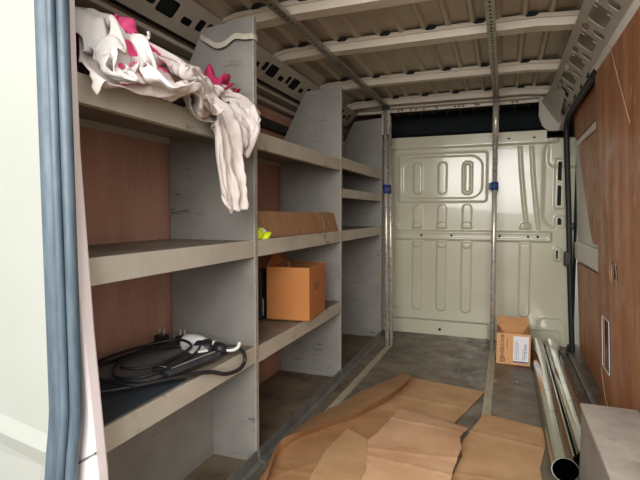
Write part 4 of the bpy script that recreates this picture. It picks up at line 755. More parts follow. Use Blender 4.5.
202,-609,318,21,9,28,0,-31,5,1,-14,-7,2,1,-20,-13,30,-23,7,10,-26,-6,-1,-7,15,11,-4,-25,0,4,12,15,-8,-10,31,1,21,11,0,13,7,-23,-6,32,-29,9,15,19,-4,15,-5,11,-8,22,22,7,-29,-25,6,5,-6,-7,-5,16,-1,17,-24,-35,20,-15,1,27,1,-2,13,16,7,14,30,12,9,17,18,-15,-5,7,0,-2,13,11,
233,-606,314,15,5,29,2,-23,12,-2,-15,3,-4,-14,-14,-7,19,-28,1,3,-28,-17,-8,-2,10,16,-20,-22,5,-11,23,24,0,0,17,2,18,6,2,-1,10,-30,7,25,-30,-3,30,4,-5,-1,9,10,3,19,-7,11,-39,-9,29,6,23,-11,6,1,-18,32,-14,-8,30,-15,-17,8,-8,-13,6,16,16,20,29,13,9,21,25,-4,-2,11,0,-7,9,15,
341,-636,158,-25,10,25,-20,-15,27,-26,5,2,-1,-14,-2,-3,-29,-1,-26,-6,-10,-13,5,-5,-1,18,-1,18,12,10,-1,22,15,-4,17,-5,45,7,10,1,18,-4,-33,26,-37,20,15,9,5,13,14,-11,9,-22,3,33,-29,9,41,7,19,-11,4,-28,-24,28,11,-48,-8,24,12,9,17,5,11,-9,25,3,13,24,-18,28,4,-32,-1,-19,-13,-10,0,9,
325,-666,153,7,16,31,-31,15,4,-18,-2,0,-12,-3,-10,11,-17,30,-23,-21,-23,-18,-9,-10,-10,16,-14,24,2,22,-2,46,15,-7,5,-4,-13,15,-3,5,18,-14,23,-2,5,30,13,7,-14,14,-11,-7,13,-10,5,43,-29,10,47,-10,17,-2,3,-12,-14,8,-3,-24,41,36,-9,4,-6,-5,8,-9,21,4,20,38,-13,14,1,-46,1,-15,-10,-7,-4,16,
339,-694,168,-12,13,27,-28,22,6,3,11,-19,-6,3,-13,1,-24,20,-29,12,-15,-3,-23,-10,-18,10,-21,27,10,22,-21,29,7,11,28,11,-21,-2,-18,-46,8,-26,36,16,8,27,11,8,5,-1,3,26,8,21,-5,41,-27,-7,50,-24,15,6,15,10,-2,-6,-10,-12,35,31,0,7,-1,-26,-5,0,10,21,-7,47,-13,13,4,-47,2,-17,-13,2,3,12,
308,-713,174,8,23,-12,-27,1,29,14,13,-15,8,3,-8,-13,17,-15,-29,-19,-1,9,25,5,-12,7,-7,23,-14,-9,-34,7,0,12,19,24,3,18,-3,-64,2,-35,34,18,8,28,13,7,7,1,2,22,17,21,-25,35,2,9,36,-18,6,3,-20,12,16,-1,-2,-15,34,31,15,12,-5,-23,-6,-10,4,20,5,30,-8,4,16,-48,2,-26,-6,8,6,5,
351,-723,174,-25,-10,-4,-20,26,-16,-18,10,-9,-2,10,-11,37,-2,3,-22,9,-12,-12,18,-5,-3,12,-2,23,18,8,-38,-19,-6,3,15,22,9,17,9,-22,10,-17,15,13,26,19,2,-18,7,8,15,1,24,-8,-27,38,5,6,44,12,-2,2,-29,15,4,-2,-2,-23,18,26,26,19,-5,-15,8,-9,5,5,8,32,-9,4,-9,-47,9,-20,13,5,0,-9,
373,-737,113,-26,-14,1,-33,-1,8,-11,11,-8,-15,7,-11,-3,24,-5,10,21,-11,-2,23,-10,10,12,0,10,21,15,-34,0,8,2,12,15,7,-3,10,-10,27,8,32,-17,29,-11,33,-22,-14,4,8,11,12,-7,-21,29,15,10,48,7,-2,20,-21,11,-11,-3,-12,-20,20,29,11,27,-18,11,4,8,11,1,3,15,-37,12,21,-15,12,-14,10,-3,-11,6,
320,-751,42,8,27,-4,13,18,33,-4,21,11,-10,0,-15,3,-13,-16,-15,13,-16,-6,14,-6,-4,18,-5,-5,20,10,4,14,41,-11,17,18,6,-4,13,-16,5,8,36,-10,21,-20,30,-5,-19,16,14,12,4,1,-11,15,14,14,27,-21,-4,13,-3,2,0,8,-8,18,39,8,5,34,-8,27,-2,-6,6,-16,26,21,-9,-12,23,-11,19,9,17,-1,0,-9,
425,-748,30,1,32,-6,-13,32,-6,-11,15,-5,-17,11,11,-1,-21,-19,-23,-18,-10,-22,2,11,-9,20,-2,-4,27,9,-11,46,8,-6,16,34,1,20,37,-14,1,19,-2,-24,22,-22,18,-1,10,-2,3,2,29,11,13,11,30,-3,10,-10,4,5,-11,-4,11,5,23,13,-3,-3,-11,10,-19,-11,10,-21,5,-1,-19,36,14,-12,31,14,-2,11,0,-5,11,8,
293,-437,86,-3,-15,-12,24,-31,-17,4,-15,4,2,-3,13,-2,-33,-7,8,-36,23,-14,3,39,9,-2,21,-11,-20,-29,9,-11,-47,-6,48,-2,9,23,10,-3,6,26,-20,-24,29,-23,18,9,12,-9,-4,18,-3,-1,20,-29,-28,24,-21,-13,21,-10,0,1,21,-8,28,-10,-12,27,19,2,7,20,19,11,-29,1,10,-18,-26,26,3,-29,7,-10,-21,-2,10,-2,
287,-391,142,14,-36,-19,6,-32,-31,6,-6,12,-16,-8,-4,21,-34,1,-10,-35,8,-16,-2,25,1,1,4,-9,-14,-17,15,11,-22,12,28,-3,15,31,8,16,10,-4,-18,-35,25,-18,11,27,-4,-9,-19,23,-11,-2,-9,-31,-33,32,-9,-8,4,-6,-10,7,-5,-14,30,5,4,27,7,-11,15,8,8,16,8,10,25,-14,-21,29,4,-22,13,-2,-12,2,-5,-15,
307,-409,155,-30,3,-28,5,-32,-7,22,3,12,2,-14,3,-1,-33,-5,-17,-27,-24,-4,7,21,2,8,6,24,-10,6,3,9,-19,5,16,-18,-20,-2,-36,-2,-13,-10,9,0,38,-14,-19,20,2,20,-24,24,14,26,14,-42,-10,10,-6,-29,1,-2,-14,12,-9,-21,32,0,11,22,2,5,15,10,-3,17,4,3,26,-3,-19,22,-4,-28,12,6,1,11,-3,12,
285,-401,131,-8,-36,-8,15,4,-40,4,20,30,-15,-13,10,26,-15,23,-24,-28,-33,14,-6,12,12,3,18,18,4,-7,19,8,-22,-19,16,-22,-23,-17,-24,-68,-63,-55,21,7,27,12,7,20,3,2,1,28,46,26,45,-4,10,-5,-32,16,8,-8,-11,-3,-2,-41,28,2,-1,29,3,1,12,1,-9,16,0,-8,24,1,-27,33,4,0,9,1,12,12,1,12,
295,-405,112,-28,-15,-19,11,-17,-36,15,1,8,9,9,11,-12,16,55,-8,-25,22,14,-1,1,10,-1,-9,8,-1,-31,23,-9,-20,7,5,-16,-25,-24,-12,-16,-13,24,-16,-6,13,7,8,-14,0,24,-6,3,18,26,19,-10,-34,9,-34,-5,10,-13,-3,12,15,13,28,6,-9,22,2,-15,10,-1,-10,17,1,-8,30,3,-20,29,4,14,2,-3,14,20,5,0,
306,-418,95,-31,17,3,12,-18,-45,20,6,-1,17,-8,6,-40,-4,30,1,22,59,-12,-13,-8,25,12,0,6,-2,-28,2,-17,-22,12,-12,-22,-21,-8,-1,19,2,31,6,0,24,5,2,-21,1,4,-10,1,19,16,15,-13,-31,-26,-11,-12,11,-19,3,31,0,1,26,13,21,19,8,-19,6,0,-11,12,4,-19,32,0,-9,30,7,-1,4,-1,13,4,-1,21,
295,-408,70,-21,23,19,8,-28,3,4,-2,-21,12,16,-15,-11,0,34,-6,12,51,-17,-9,-9,15,4,-17,29,17,-19,-8,-13,-30,10,-11,-10,-4,-25,17,28,4,17,-26,20,18,1,-8,-23,2,-5,-11,3,17,19,27,-11,-17,-20,-3,-3,6,-14,0,36,1,-10,22,11,26,17,5,-14,10,1,-8,12,7,-25,28,1,-14,15,1,17,10,2,8,8,-2,25,
279,-406,77,-4,26,-23,-4,-24,23,-1,5,-15,11,28,-2,-20,-12,37,33,-4,18,-8,-3,10,-1,-4,-25,15,26,-39,-7,-1,-29,20,1,0,-1,-15,21,-12,-12,31,-10,-10,-8,10,15,-3,8,-3,-6,12,18,13,16,-9,-20,-16,-4,1,10,-10,0,36,3,0,21,14,28,15,2,-9,11,1,-9,14,12,-27,31,3,-8,7,0,17,6,0,13,13,-3,25,
283,-379,81,-26,16,-18,5,-23,19,5,-4,12,17,30,-1,-20,-14,33,27,-1,-4,14,-2,3,-7,5,-34,-21,6,-42,5,20,-30,14,-3,10,18,-3,22,-21,-24,35,-9,-10,-23,8,12,5,17,1,0,26,14,14,-10,-8,-31,-7,-2,-11,16,-9,1,20,10,31,33,14,3,14,3,4,4,0,-16,26,13,-8,34,1,-2,18,7,0,3,-2,13,-12,-4,33,
290,-351,94,-21,15,-21,0,-16,3,-8,-7,9,16,14,21,-1,-19,31,16,4,-17,16,-1,1,-3,8,-30,-15,10,-46,-11,7,-25,3,1,13,19,0,21,-19,-12,21,6,-12,-19,4,4,7,23,0,-2,18,14,17,-9,-8,-29,2,-3,-10,17,3,-2,13,11,30,36,9,-5,4,2,13,12,3,-11,27,-8,21,26,16,-10,-1,9,-11,17,5,5,-5,-5,37,
297,-323,93,-32,12,-12,1,-16,9,8,-10,6,-14,3,29,30,-7,14,9,-2,-15,12,-3,-7,-6,14,-33,-4,12,-41,-11,7,-13,5,-3,0,3,-1,33,-32,-15,-7,21,-5,-10,-9,-1,-3,30,-2,-12,6,14,39,7,-5,-20,5,1,-3,28,2,-5,-1,10,46,32,12,-4,10,5,0,18,4,-15,16,-12,31,25,16,-10,3,8,-10,15,10,-4,-5,-6,37,
295,-296,104,5,4,-28,-12,-11,16,-10,-8,13,-12,1,32,33,-8,1,7,-1,-13,1,1,-13,-22,8,-35,15,16,-30,1,-9,12,12,-1,-1,-26,15,-11,-25,-19,-21,10,-2,17,5,-3,-4,19,-3,-23,20,11,36,5,2,-10,9,-2,4,5,-11,15,15,21,28,20,2,-17,10,4,-1,13,3,16,27,3,19,23,12,-6,9,7,-5,12,10,-14,-7,-8,36,
287,-276,82,19,11,-11,-15,-7,11,-18,-12,23,8,-3,37,25,-3,-13,5,-3,-9,-18,5,-15,22,-3,-30,-8,17,-22,7,-5,10,8,-6,23,-35,0,-1,-27,6,-53,7,-1,15,6,-2,-8,21,-2,-27,26,5,26,28,-5,11,24,-6,3,-2,-22,8,-38,27,10,21,10,-1,12,12,6,16,-5,25,28,10,7,17,9,-10,10,3,-6,8,-10,-16,14,12,29,
261,-258,88,22,13,-15,-1,0,13,-20,-16,30,36,-3,17,8,-4,-19,1,1,-12,-21,4,5,31,1,-26,6,10,-13,7,-9,15,16,-1,19,-44,-4,-8,-27,-4,-8,15,7,-2,18,-10,-5,12,-19,-18,29,21,12,33,13,2,15,-11,-11,16,-30,10,-47,15,-15,-17,31,23,-19,-4,9,44,19,3,35,9,6,4,-3,-30,14,-2,0,24,-5,-7,8,14,33,
277,-249,108,-10,11,-12,1,-11,19,18,-15,21,28,11,-20,-13,11,-20,-12,4,0,10,7,22,-8,-4,-37,31,11,10,22,7,8,17,-5,14,-39,-14,-13,-37,-6,-8,22,-2,14,21,2,21,7,-27,-7,40,3,-12,38,19,-4,1,10,-33,22,-39,1,-22,15,15,-29,14,0,-29,10,2,19,16,18,36,16,-25,-2,0,-24,12,-6,0,31,-2,7,-14,-1,38,
285,-227,115,-3,9,-8,-9,-10,19,28,-15,22,6,15,-28,0,8,-25,-19,12,3,28,0,24,-36,-13,-18,15,25,-6,25,25,9,38,7,-7,-16,-31,14,-37,-24,-8,23,1,19,26,17,3,16,-24,4,34,12,-25,14,11,-20,8,12,-36,2,-37,-11,3,9,33,-30,1,5,-23,6,5,16,21,8,13,3,-37,12,3,-10,13,-5,3,8,-9,42,-11,-29,-9,
271,-208,125,2,8,-5,4,-11,22,30,-7,15,23,5,-30,-4,-3,-20,-13,14,6,1,20,12,-30,-23,-1,7,24,-6,11,35,-1,27,14,-27,-6,-12,20,-11,-29,10,19,-2,12,29,22,-5,28,-13,-32,23,-8,-8,-3,-1,-33,1,3,-52,10,-48,-2,-24,33,30,-6,-2,17,-9,16,18,22,8,12,23,-20,-4,13,7,-4,-1,14,-5,20,-32,-3,-32,-2,9,
271,-202,153,-4,-11,-9,10,20,10,36,-4,9,-13,-3,-35,22,4,0,11,11,1,-20,27,14,-29,-14,-12,9,8,-4,-7,30,-1,30,20,-13,-28,-4,1,21,-9,3,21,-14,1,27,7,-16,19,-8,-38,13,-6,-23,-1,5,-29,10,-7,-28,-11,-38,11,-2,11,17,-11,8,12,3,19,6,16,-37,21,19,22,0,7,5,14,-2,-14,20,36,11,-10,-13,-14,-25,
270,-187,132,-13,1,5,16,6,-16,22,3,38,-1,-5,-27,13,8,-4,19,10,16,-6,17,-25,-31,12,18,-2,13,-11,10,18,-8,27,15,-16,-27,-9,8,27,-11,-14,26,-2,-3,10,-14,-28,17,1,-49,-12,-14,-2,-24,10,20,12,8,-25,20,-31,4,-4,16,21,-16,-8,-2,9,0,23,32,-23,-20,-6,13,20,3,5,17,24,3,16,28,9,-26,-7,-13,-31,
286,-188,145,-3,10,-1,-26,13,-16,31,13,25,8,-9,-31,9,9,8,15,5,18,10,22,-21,-29,12,-5,-16,19,3,4,9,-22,25,13,-42,-27,1,13,15,-21,-4,40,1,-34,25,-6,-14,1,-5,-23,-31,-3,0,-13,9,24,23,-6,18,-4,-30,3,5,15,-14,4,-2,17,17,3,22,21,-27,-39,19,7,14,-6,5,12,17,13,23,-1,-10,-42,14,8,-19,
273,-191,164,-4,5,-1,6,17,-23,5,35,15,-5,-14,-27,15,3,8,17,14,16,-3,16,-28,6,32,-11,-5,6,-9,-18,9,-21,24,16,-34,-27,-17,-5,-24,-29,3,10,3,-13,24,9,-27,23,8,-26,20,6,14,-5,3,28,-9,-27,16,13,-12,20,17,6,-8,3,-8,9,32,8,5,-14,-16,-37,16,9,6,1,7,12,16,14,26,2,-8,-44,-1,-2,-24,
267,-175,166,3,-3,5,23,10,-17,-6,43,-5,-25,-17,-17,11,10,0,21,18,10,4,26,-14,-2,24,-27,-13,6,-11,-11,-11,-21,31,34,-16,-23,-15,-9,-22,-30,1,11,5,-15,24,13,-26,21,11,-25,16,7,13,-12,-16,7,3,-10,42,11,-13,29,5,-2,-23,17,-2,10,27,11,4,-17,-6,-38,20,7,-1,1,10,12,11,13,28,4,-6,-44,-13,-5,-18,
264,-165,152,0,-1,11,34,4,3,-17,37,-1,-26,-2,-27,3,8,-9,22,19,9,-10,22,-19,-4,13,-20,-4,-1,-15,-7,14,-17,28,27,-4,-15,-19,-9,-2,-16,7,-3,6,-22,31,19,-18,-2,4,-35,13,7,8,7,-7,13,9,-13,33,7,-13,29,7,3,-15,13,0,8,28,13,-3,-27,-3,-27,13,7,-14,12,9,2,8,14,31,5,-5,-42,-17,-5,-13,
258,-164,142,4,6,1,27,4,30,4,40,-18,-40,5,-4,-2,2,-11,18,21,0,-18,15,-23,15,23,-12,2,7,-12,-26,-1,-8,10,30,-9,0,-25,4,11,5,3,5,4,-27,6,17,-32,10,12,-24,15,8,-5,0,-6,19,18,-10,28,-15,-24,25,14,2,11,15,6,-4,29,17,-7,-27,-4,-26,10,7,-9,9,3,10,25,22,-1,0,-5,-41,16,-13,7,
245,-157,151,3,-4,10,21,9,21,22,40,-9,-18,17,-19,-13,5,-3,-15,8,-18,7,31,-7,-14,4,-14,8,11,-2,16,20,5,-33,-2,-24,25,12,-8,-2,7,13,13,3,-15,11,9,-28,12,22,-26,1,8,-17,16,2,12,-12,-26,27,13,-14,28,-10,-8,13,15,5,3,32,18,-12,-25,1,-31,13,9,-9,6,-1,12,21,21,-17,35,-11,-15,8,-16,13,
261,-146,140,-9,4,4,-5,-4,38,18,37,-15,13,28,-4,-2,10,-11,-27,6,-8,-17,13,-23,5,27,-3,12,9,-3,-11,5,-14,12,28,10,-23,-4,-20,7,11,1,15,1,6,18,14,-25,3,30,-32,13,10,-3,15,1,3,-11,-30,25,8,-16,25,-16,-10,0,14,0,12,32,17,-6,-18,5,-38,13,11,-6,13,1,4,30,-13,7,28,16,-22,21,-13,4,
264,-144,162,3,9,2,-34,5,4,23,30,15,2,27,-14,4,11,-3,1,15,-19,-27,11,-19,-19,9,-17,4,1,-9,23,21,20,-14,28,14,-12,15,-14,-1,18,-11,17,6,-1,15,8,-23,15,16,-35,5,21,-14,7,-7,16,-9,-33,21,23,-9,24,-20,-12,-7,8,-5,16,35,15,4,-18,6,-34,16,-6,-1,12,-2,2,29,13,-8,26,-27,-15,18,-14,-9,
265,-125,153,-8,5,1,-32,6,6,17,30,21,1,5,-30,-2,13,8,4,22,-4,-11,22,-18,-15,11,-19,8,-1,-6,0,16,-9,-25,8,44,-3,27,-13,-1,14,-12,7,26,-15,27,12,-17,16,15,-27,12,3,-12,7,9,14,-6,-35,15,24,-8,22,-19,-12,-5,2,-7,13,33,9,12,-4,17,-39,16,-7,3,10,-4,7,25,-18,-4,36,-9,-12,-4,-20,-17,
242,-129,146,0,-5,-4,1,23,19,-14,36,12,3,-4,-29,1,14,0,-1,20,11,-9,26,-19,-9,16,-17,2,-5,-11,1,12,-14,-9,18,35,-33,21,-3,-5,15,-30,8,11,-12,22,22,-22,20,20,-20,26,5,7,11,6,18,0,-25,22,25,-8,11,-17,-10,1,0,-7,11,29,5,16,11,15,-35,12,-5,-13,11,-3,0,20,-21,17,31,-22,-10,11,-8,-22,
 )),
 'grey': (30, (
76,-1267,150,19,22,12,11,25,-14,18,24,-5,21,21,-3,21,20,-3,21,20,-3,21,20,-3,21,21,-2,21,22,1,19,22,3,20,22,5,19,22,7,20,19,7,9,35,-9,10,33,-9,9,32,-9,9,32,-9,7,32,-8,4,36,-1,10,30,-14,-42,-23,-21,6,23,-48,76,59,-8,10,38,-19,-24,-12,61,-20,-34,-23,-29,10,7,24,31,20,-31,-21,33,
55,-1248,158,19,22,12,20,23,-1,19,23,-5,20,21,-4,18,22,-6,19,21,-6,20,21,-7,20,21,-7,19,21,-8,20,23,2,19,22,5,20,22,3,19,18,11,6,27,-14,9,30,-9,8,31,-7,7,31,-6,7,31,-8,3,29,-5,8,28,-9,4,-24,-55,-24,23,-21,67,51,-5,37,25,-21,-9,29,24,-6,-34,28,-36,-23,10,-21,29,-1,25,4,19,
34,-1229,165,19,22,12,19,24,-7,20,22,-7,19,19,-10,19,20,-9,20,21,-8,19,21,-6,20,23,-5,19,23,2,20,24,0,20,22,4,20,23,5,19,21,6,13,26,2,-2,23,-19,6,26,-15,7,28,-9,5,30,-2,5,25,-6,-3,25,-10,-7,-16,-50,13,24,-11,56,35,-5,34,33,-13,2,43,-10,-7,-20,20,-27,-24,18,-4,30,16,-8,9,27,
19,-1207,153,15,21,18,19,18,-16,18,22,-4,19,22,-4,19,21,-7,20,21,-6,19,21,-7,20,23,-5,20,24,-1,20,24,3,19,23,5,20,22,5,19,23,3,15,25,4,14,26,0,-5,22,-18,-2,24,-18,3,24,-16,3,28,-4,10,3,-29,8,18,9,-15,6,-37,26,14,-15,35,19,-15,22,23,18,1,18,0,-19,4,25,16,30,-16,7,1,26,
-3,-1189,153,16,22,12,19,18,-15,19,18,-12,19,21,-6,19,22,-6,19,22,-4,20,24,-3,19,24,-1,20,24,2,20,24,4,19,23,6,20,23,3,20,21,-5,13,25,8,14,25,4,14,26,0,4,24,-19,-1,26,-17,-25,16,-20,16,34,-16,11,-16,22,23,4,-22,-9,14,-30,14,22,-36,22,15,8,-15,-17,30,10,9,12,17,52,-21,16,34,10,
-25,-1171,151,17,23,8,19,17,-15,19,19,-10,19,21,-7,19,22,-5,19,23,-2,19,24,-1,20,24,1,20,24,3,19,24,4,20,24,4,20,20,-9,19,22,-2,19,22,-2,8,25,13,11,26,8,19,27,1,1,21,-11,-22,26,-25,7,32,-6,10,-8,48,6,0,-29,19,2,-36,-4,18,-32,18,32,-34,8,-6,22,-8,-19,34,23,41,-12,9,54,10,
-47,-1153,149,18,23,4,19,17,-15,19,20,-8,19,21,-5,19,23,-3,19,23,-1,19,24,0,20,24,2,20,25,3,19,23,4,20,20,-12,20,22,-1,19,22,-1,19,22,-1,19,22,-5,0,25,15,14,24,12,5,23,-6,21,9,1,-21,28,9,38,20,27,21,-6,-8,-36,12,-45,16,42,-44,5,35,-29,19,19,-11,-2,-37,39,22,36,25,23,13,9,
-70,-1135,147,19,22,-1,19,19,-12,20,21,-6,19,21,-3,19,23,-1,19,23,0,19,24,1,20,24,2,19,25,3,20,20,-12,20,21,-9,22,20,-5,19,22,-3,20,21,2,18,24,1,16,23,2,20,21,7,-15,19,18,9,2,23,22,-1,28,33,37,17,27,12,-5,6,7,-36,-25,69,-59,-12,21,-22,10,35,-10,17,-12,10,1,7,31,24,-13,36,
-91,-1116,147,19,21,-8,19,20,-6,19,22,-4,19,21,-2,19,23,0,20,23,2,19,24,1,20,24,2,19,22,-12,20,21,-10,17,28,64,20,21,21,16,24,8,19,22,2,22,20,-3,27,14,-12,6,29,-73,16,36,3,4,13,43,29,3,39,23,10,26,12,18,-15,30,-6,-27,2,53,-64,-29,26,-7,-8,27,-21,36,17,-21,16,-18,18,15,-3,32,
-113,-1097,146,20,22,-1,19,20,-9,19,22,-4,19,21,-1,19,23,1,19,23,2,20,24,2,19,22,-11,19,25,76,18,24,29,18,23,15,15,26,7,20,21,8,18,23,4,22,18,4,21,21,-2,28,12,-2,-5,13,-24,2,31,-27,28,3,1,16,33,-19,19,13,22,23,2,-21,4,41,-42,14,26,-19,-23,10,-9,21,17,-13,19,-6,3,24,14,17,
-134,-1076,143,20,20,5,18,21,-8,19,21,-3,20,22,-2,19,23,2,19,22,3,19,22,-9,20,24,95,19,24,31,15,27,13,18,23,12,20,21,11,20,20,11,22,19,8,20,22,3,17,25,-1,13,25,-9,10,21,-12,42,-14,7,5,33,-18,6,0,-119,3,50,13,14,-8,-34,21,22,3,18,44,12,13,9,2,0,27,-16,6,2,-21,24,14,8,
-156,-1058,149,19,22,2,20,21,-6,19,21,-5,19,22,-3,19,21,4,19,23,-4,21,21,88,19,24,43,19,21,24,20,21,15,19,21,13,20,21,12,19,21,11,17,28,2,15,27,1,15,26,-3,16,28,4,6,19,-5,16,1,-31,31,5,40,-17,24,-25,30,-6,-90,6,34,-55,35,4,-38,18,63,20,35,32,17,26,0,-19,-22,15,-42,11,9,-21,
-177,-1039,141,19,22,3,19,22,2,19,20,-8,20,21,6,18,22,-4,20,18,45,21,24,78,19,26,31,18,29,12,20,24,8,21,23,6,15,17,20,20,23,-8,13,26,11,13,27,7,16,26,2,13,28,-7,6,17,-20,19,22,-24,10,0,28,11,-5,20,16,23,-61,19,-31,-44,54,48,-83,14,64,-7,20,26,19,38,16,5,-8,2,-42,-8,26,-51,
-199,-1019,135,19,21,6,20,22,0,20,21,-1,19,19,10,16,21,-10,21,16,97,21,26,51,21,38,4,20,29,7,20,25,8,15,18,21,18,22,14,22,22,2,10,24,-17,14,27,7,9,25,15,9,19,-19,13,26,9,37,4,-6,16,29,-25,-18,-11,54,32,-2,-27,-2,11,-51,81,29,-105,16,41,-11,6,36,-25,28,8,13,18,20,-9,-10,15,-46,
-220,-1000,130,19,21,7,20,22,3,20,21,3,18,18,12,15,20,-13,20,14,120,25,37,37,20,37,1,20,30,4,20,26,6,14,18,23,22,23,2,17,20,16,11,24,-18,14,16,23,0,30,-8,26,12,12,26,6,11,-10,19,-25,28,12,-20,29,16,11,18,-2,4,21,8,-58,23,57,-52,39,10,-51,29,14,0,0,38,-28,3,29,-25,17,-4,13,
-240,-980,126,19,21,8,19,21,6,20,21,6,17,17,14,15,19,-13,24,20,129,29,43,22,21,26,25,15,32,-3,22,22,13,14,29,-2,17,11,24,14,28,-2,12,25,-14,8,3,30,25,12,11,25,14,11,3,27,-10,11,24,-12,19,14,-16,29,16,-16,50,-5,-19,26,-7,-30,4,45,-29,41,41,-78,36,39,18,8,-8,-29,-28,46,-24,32,1,23,
-261,-961,122,19,21,10,19,21,8,19,21,9,19,19,14,15,19,-12,24,19,134,29,43,23,24,30,18,23,17,23,14,30,3,10,30,-7,18,13,23,9,26,-15,15,27,-6,22,13,18,19,9,22,24,12,12,25,12,11,24,7,-16,20,17,-17,0,27,-6,50,-17,-18,33,18,-21,16,18,-47,28,53,-85,23,50,6,52,24,23,-31,-10,-42,-21,-9,-24,
-281,-941,121,18,21,10,19,21,10,19,21,11,18,18,14,18,22,-8,25,20,131,30,26,42,22,36,14,23,19,21,9,33,-7,12,29,0,19,15,21,10,27,-15,24,19,7,17,25,1,27,12,6,26,12,7,21,12,19,17,3,-23,20,18,14,33,18,2,4,-9,-37,34,6,-40,22,-4,-12,40,68,-93,1,46,0,51,-9,18,51,12,-25,-29,-7,-33,
-302,-922,122,19,22,11,18,21,11,19,21,11,18,18,14,19,22,-3,26,20,119,28,24,51,24,24,30,22,26,16,14,31,-1,6,31,-9,19,19,17,15,27,-7,26,11,13,24,17,5,21,22,1,27,1,10,10,18,-20,23,19,-7,27,12,-9,30,21,2,29,-11,-35,-22,-9,-37,67,23,-3,7,6,-40,7,34,-41,11,36,12,60,-26,-15,41,1,-44,
-324,-903,127,19,22,11,19,22,10,19,21,11,18,19,13,20,22,3,25,19,96,28,24,63,28,26,27,16,18,30,20,26,10,7,31,-7,14,29,-2,20,21,10,26,8,14,21,21,0,27,8,10,21,19,-5,23,17,-8,23,18,-7,23,15,-16,23,18,-24,18,-40,-12,-39,-13,-63,76,32,-6,60,31,-6,-9,15,-45,40,15,-3,10,29,25,22,-44,-25,
-345,-885,135,19,22,11,19,23,9,19,22,9,19,20,10,19,21,9,18,18,41,31,21,102,26,20,39,19,24,24,19,22,20,18,26,9,8,30,-6,21,19,11,26,13,11,23,20,3,23,19,-7,22,19,-9,23,17,-12,22,13,-16,23,11,-18,21,-17,-18,33,21,-8,-5,-41,-6,-5,15,-54,85,27,-28,2,29,-12,25,17,9,27,5,-10,14,-22,-3,
-367,-868,145,19,22,12,19,24,7,19,22,7,19,22,8,19,20,11,19,21,4,28,18,109,28,21,48,34,22,13,18,22,22,0,22,24,11,22,20,19,22,9,26,21,-5,25,19,-9,24,18,-11,23,15,-13,24,13,-14,23,10,-17,24,6,-20,29,-1,-16,23,-19,8,35,8,-9,-19,1,-41,50,10,-11,-1,34,-28,32,27,13,37,1,7,-4,-32,-21,
-388,-849,153,19,22,12,19,24,5,19,23,6,19,21,6,19,20,10,18,21,7,19,20,39,31,17,92,30,19,31,26,26,9,18,23,13,16,20,19,-1,24,20,27,14,-10,26,12,-13,26,11,-12,26,10,-14,26,6,-12,27,3,-13,30,-3,-5,29,-4,-11,25,8,-18,18,32,6,-32,-19,-28,38,29,-17,54,0,0,30,15,-1,26,9,8,31,-9,-21,
-409,-827,156,20,22,7,20,23,0,17,22,10,19,20,11,18,20,12,19,21,6,17,24,-2,26,15,85,27,17,53,20,20,30,19,19,20,17,21,18,27,2,-15,31,4,-4,29,5,-6,27,9,-9,26,8,-11,25,7,-14,23,7,-18,25,11,-15,23,20,-9,24,24,10,13,18,20,-16,1,-45,43,-7,1,63,-4,1,27,8,9,12,45,-4,31,-11,1,
-430,-805,158,21,23,1,20,22,3,15,16,20,18,21,8,19,20,10,19,22,-3,17,24,5,18,24,-8,32,14,96,35,14,35,22,19,24,18,20,20,18,22,18,31,3,-9,28,0,-13,24,-2,-18,26,8,-11,25,10,-10,25,12,-9,26,16,-4,28,18,4,21,17,-12,23,12,2,27,-23,-2,-3,21,-10,46,-4,-10,-1,-7,33,27,25,16,25,-18,-35,
-450,-782,161,21,21,-6,20,21,7,13,14,22,18,20,11,20,21,-4,20,21,-4,16,25,6,17,25,1,17,24,-11,36,13,94,29,16,36,19,20,25,21,22,19,33,13,3,29,-7,-16,29,6,-1,28,8,-5,28,9,-4,27,12,-5,24,14,-9,24,10,-15,25,15,8,18,-20,10,23,11,1,27,19,3,16,-23,-3,15,24,11,19,17,1,6,-27,-10,
-469,-760,164,20,20,-10,19,20,8,12,13,24,20,20,6,19,18,-11,20,23,-3,15,25,8,19,25,-3,16,26,0,17,23,-13,37,14,78,25,16,42,25,19,23,27,17,15,35,6,2,31,5,-1,30,6,-5,28,6,-7,26,7,-9,25,4,-16,25,16,14,18,-17,18,26,5,14,29,5,6,10,8,-27,31,6,-8,26,9,-5,19,21,9,7,-26,-14,
-491,-738,168,24,19,-18,19,19,13,9,12,24,20,20,-3,20,16,-14,18,24,1,16,25,8,19,23,-8,17,26,-2,16,27,0,17,23,-11,22,18,30,41,13,65,31,14,25,33,11,11,34,0,1,31,-3,-6,29,8,-4,26,11,-7,24,-1,30,26,6,22,31,6,2,29,3,-2,19,1,23,24,8,-14,19,12,-20,27,9,-6,22,9,-18,6,-29,-13,
-474,-712,177,-11,13,-30,15,20,17,13,13,23,17,12,-17,20,21,-8,18,23,0,15,26,9,20,21,-12,19,24,-7,18,26,-2,12,27,4,16,25,-2,26,8,-11,24,19,29,47,11,56,36,7,18,33,4,8,32,3,-7,28,-7,39,37,9,18,35,1,4,30,10,9,15,-8,25,27,12,6,24,8,-12,25,11,-12,26,10,-6,3,-19,-23,17,-2,-26,
-485,-703,170,8,27,-7,1,3,26,6,25,-7,9,15,-13,22,19,5,14,21,-15,18,24,-4,19,24,-8,19,23,-8,20,22,-8,20,23,-3,20,21,-3,13,23,12,19,21,5,27,11,-3,21,20,5,16,22,16,70,-31,82,59,-5,18,38,10,23,30,6,21,18,-9,26,28,9,4,26,12,7,27,9,0,27,9,-4,7,-7,-29,17,-2,-25,19,0,-25,
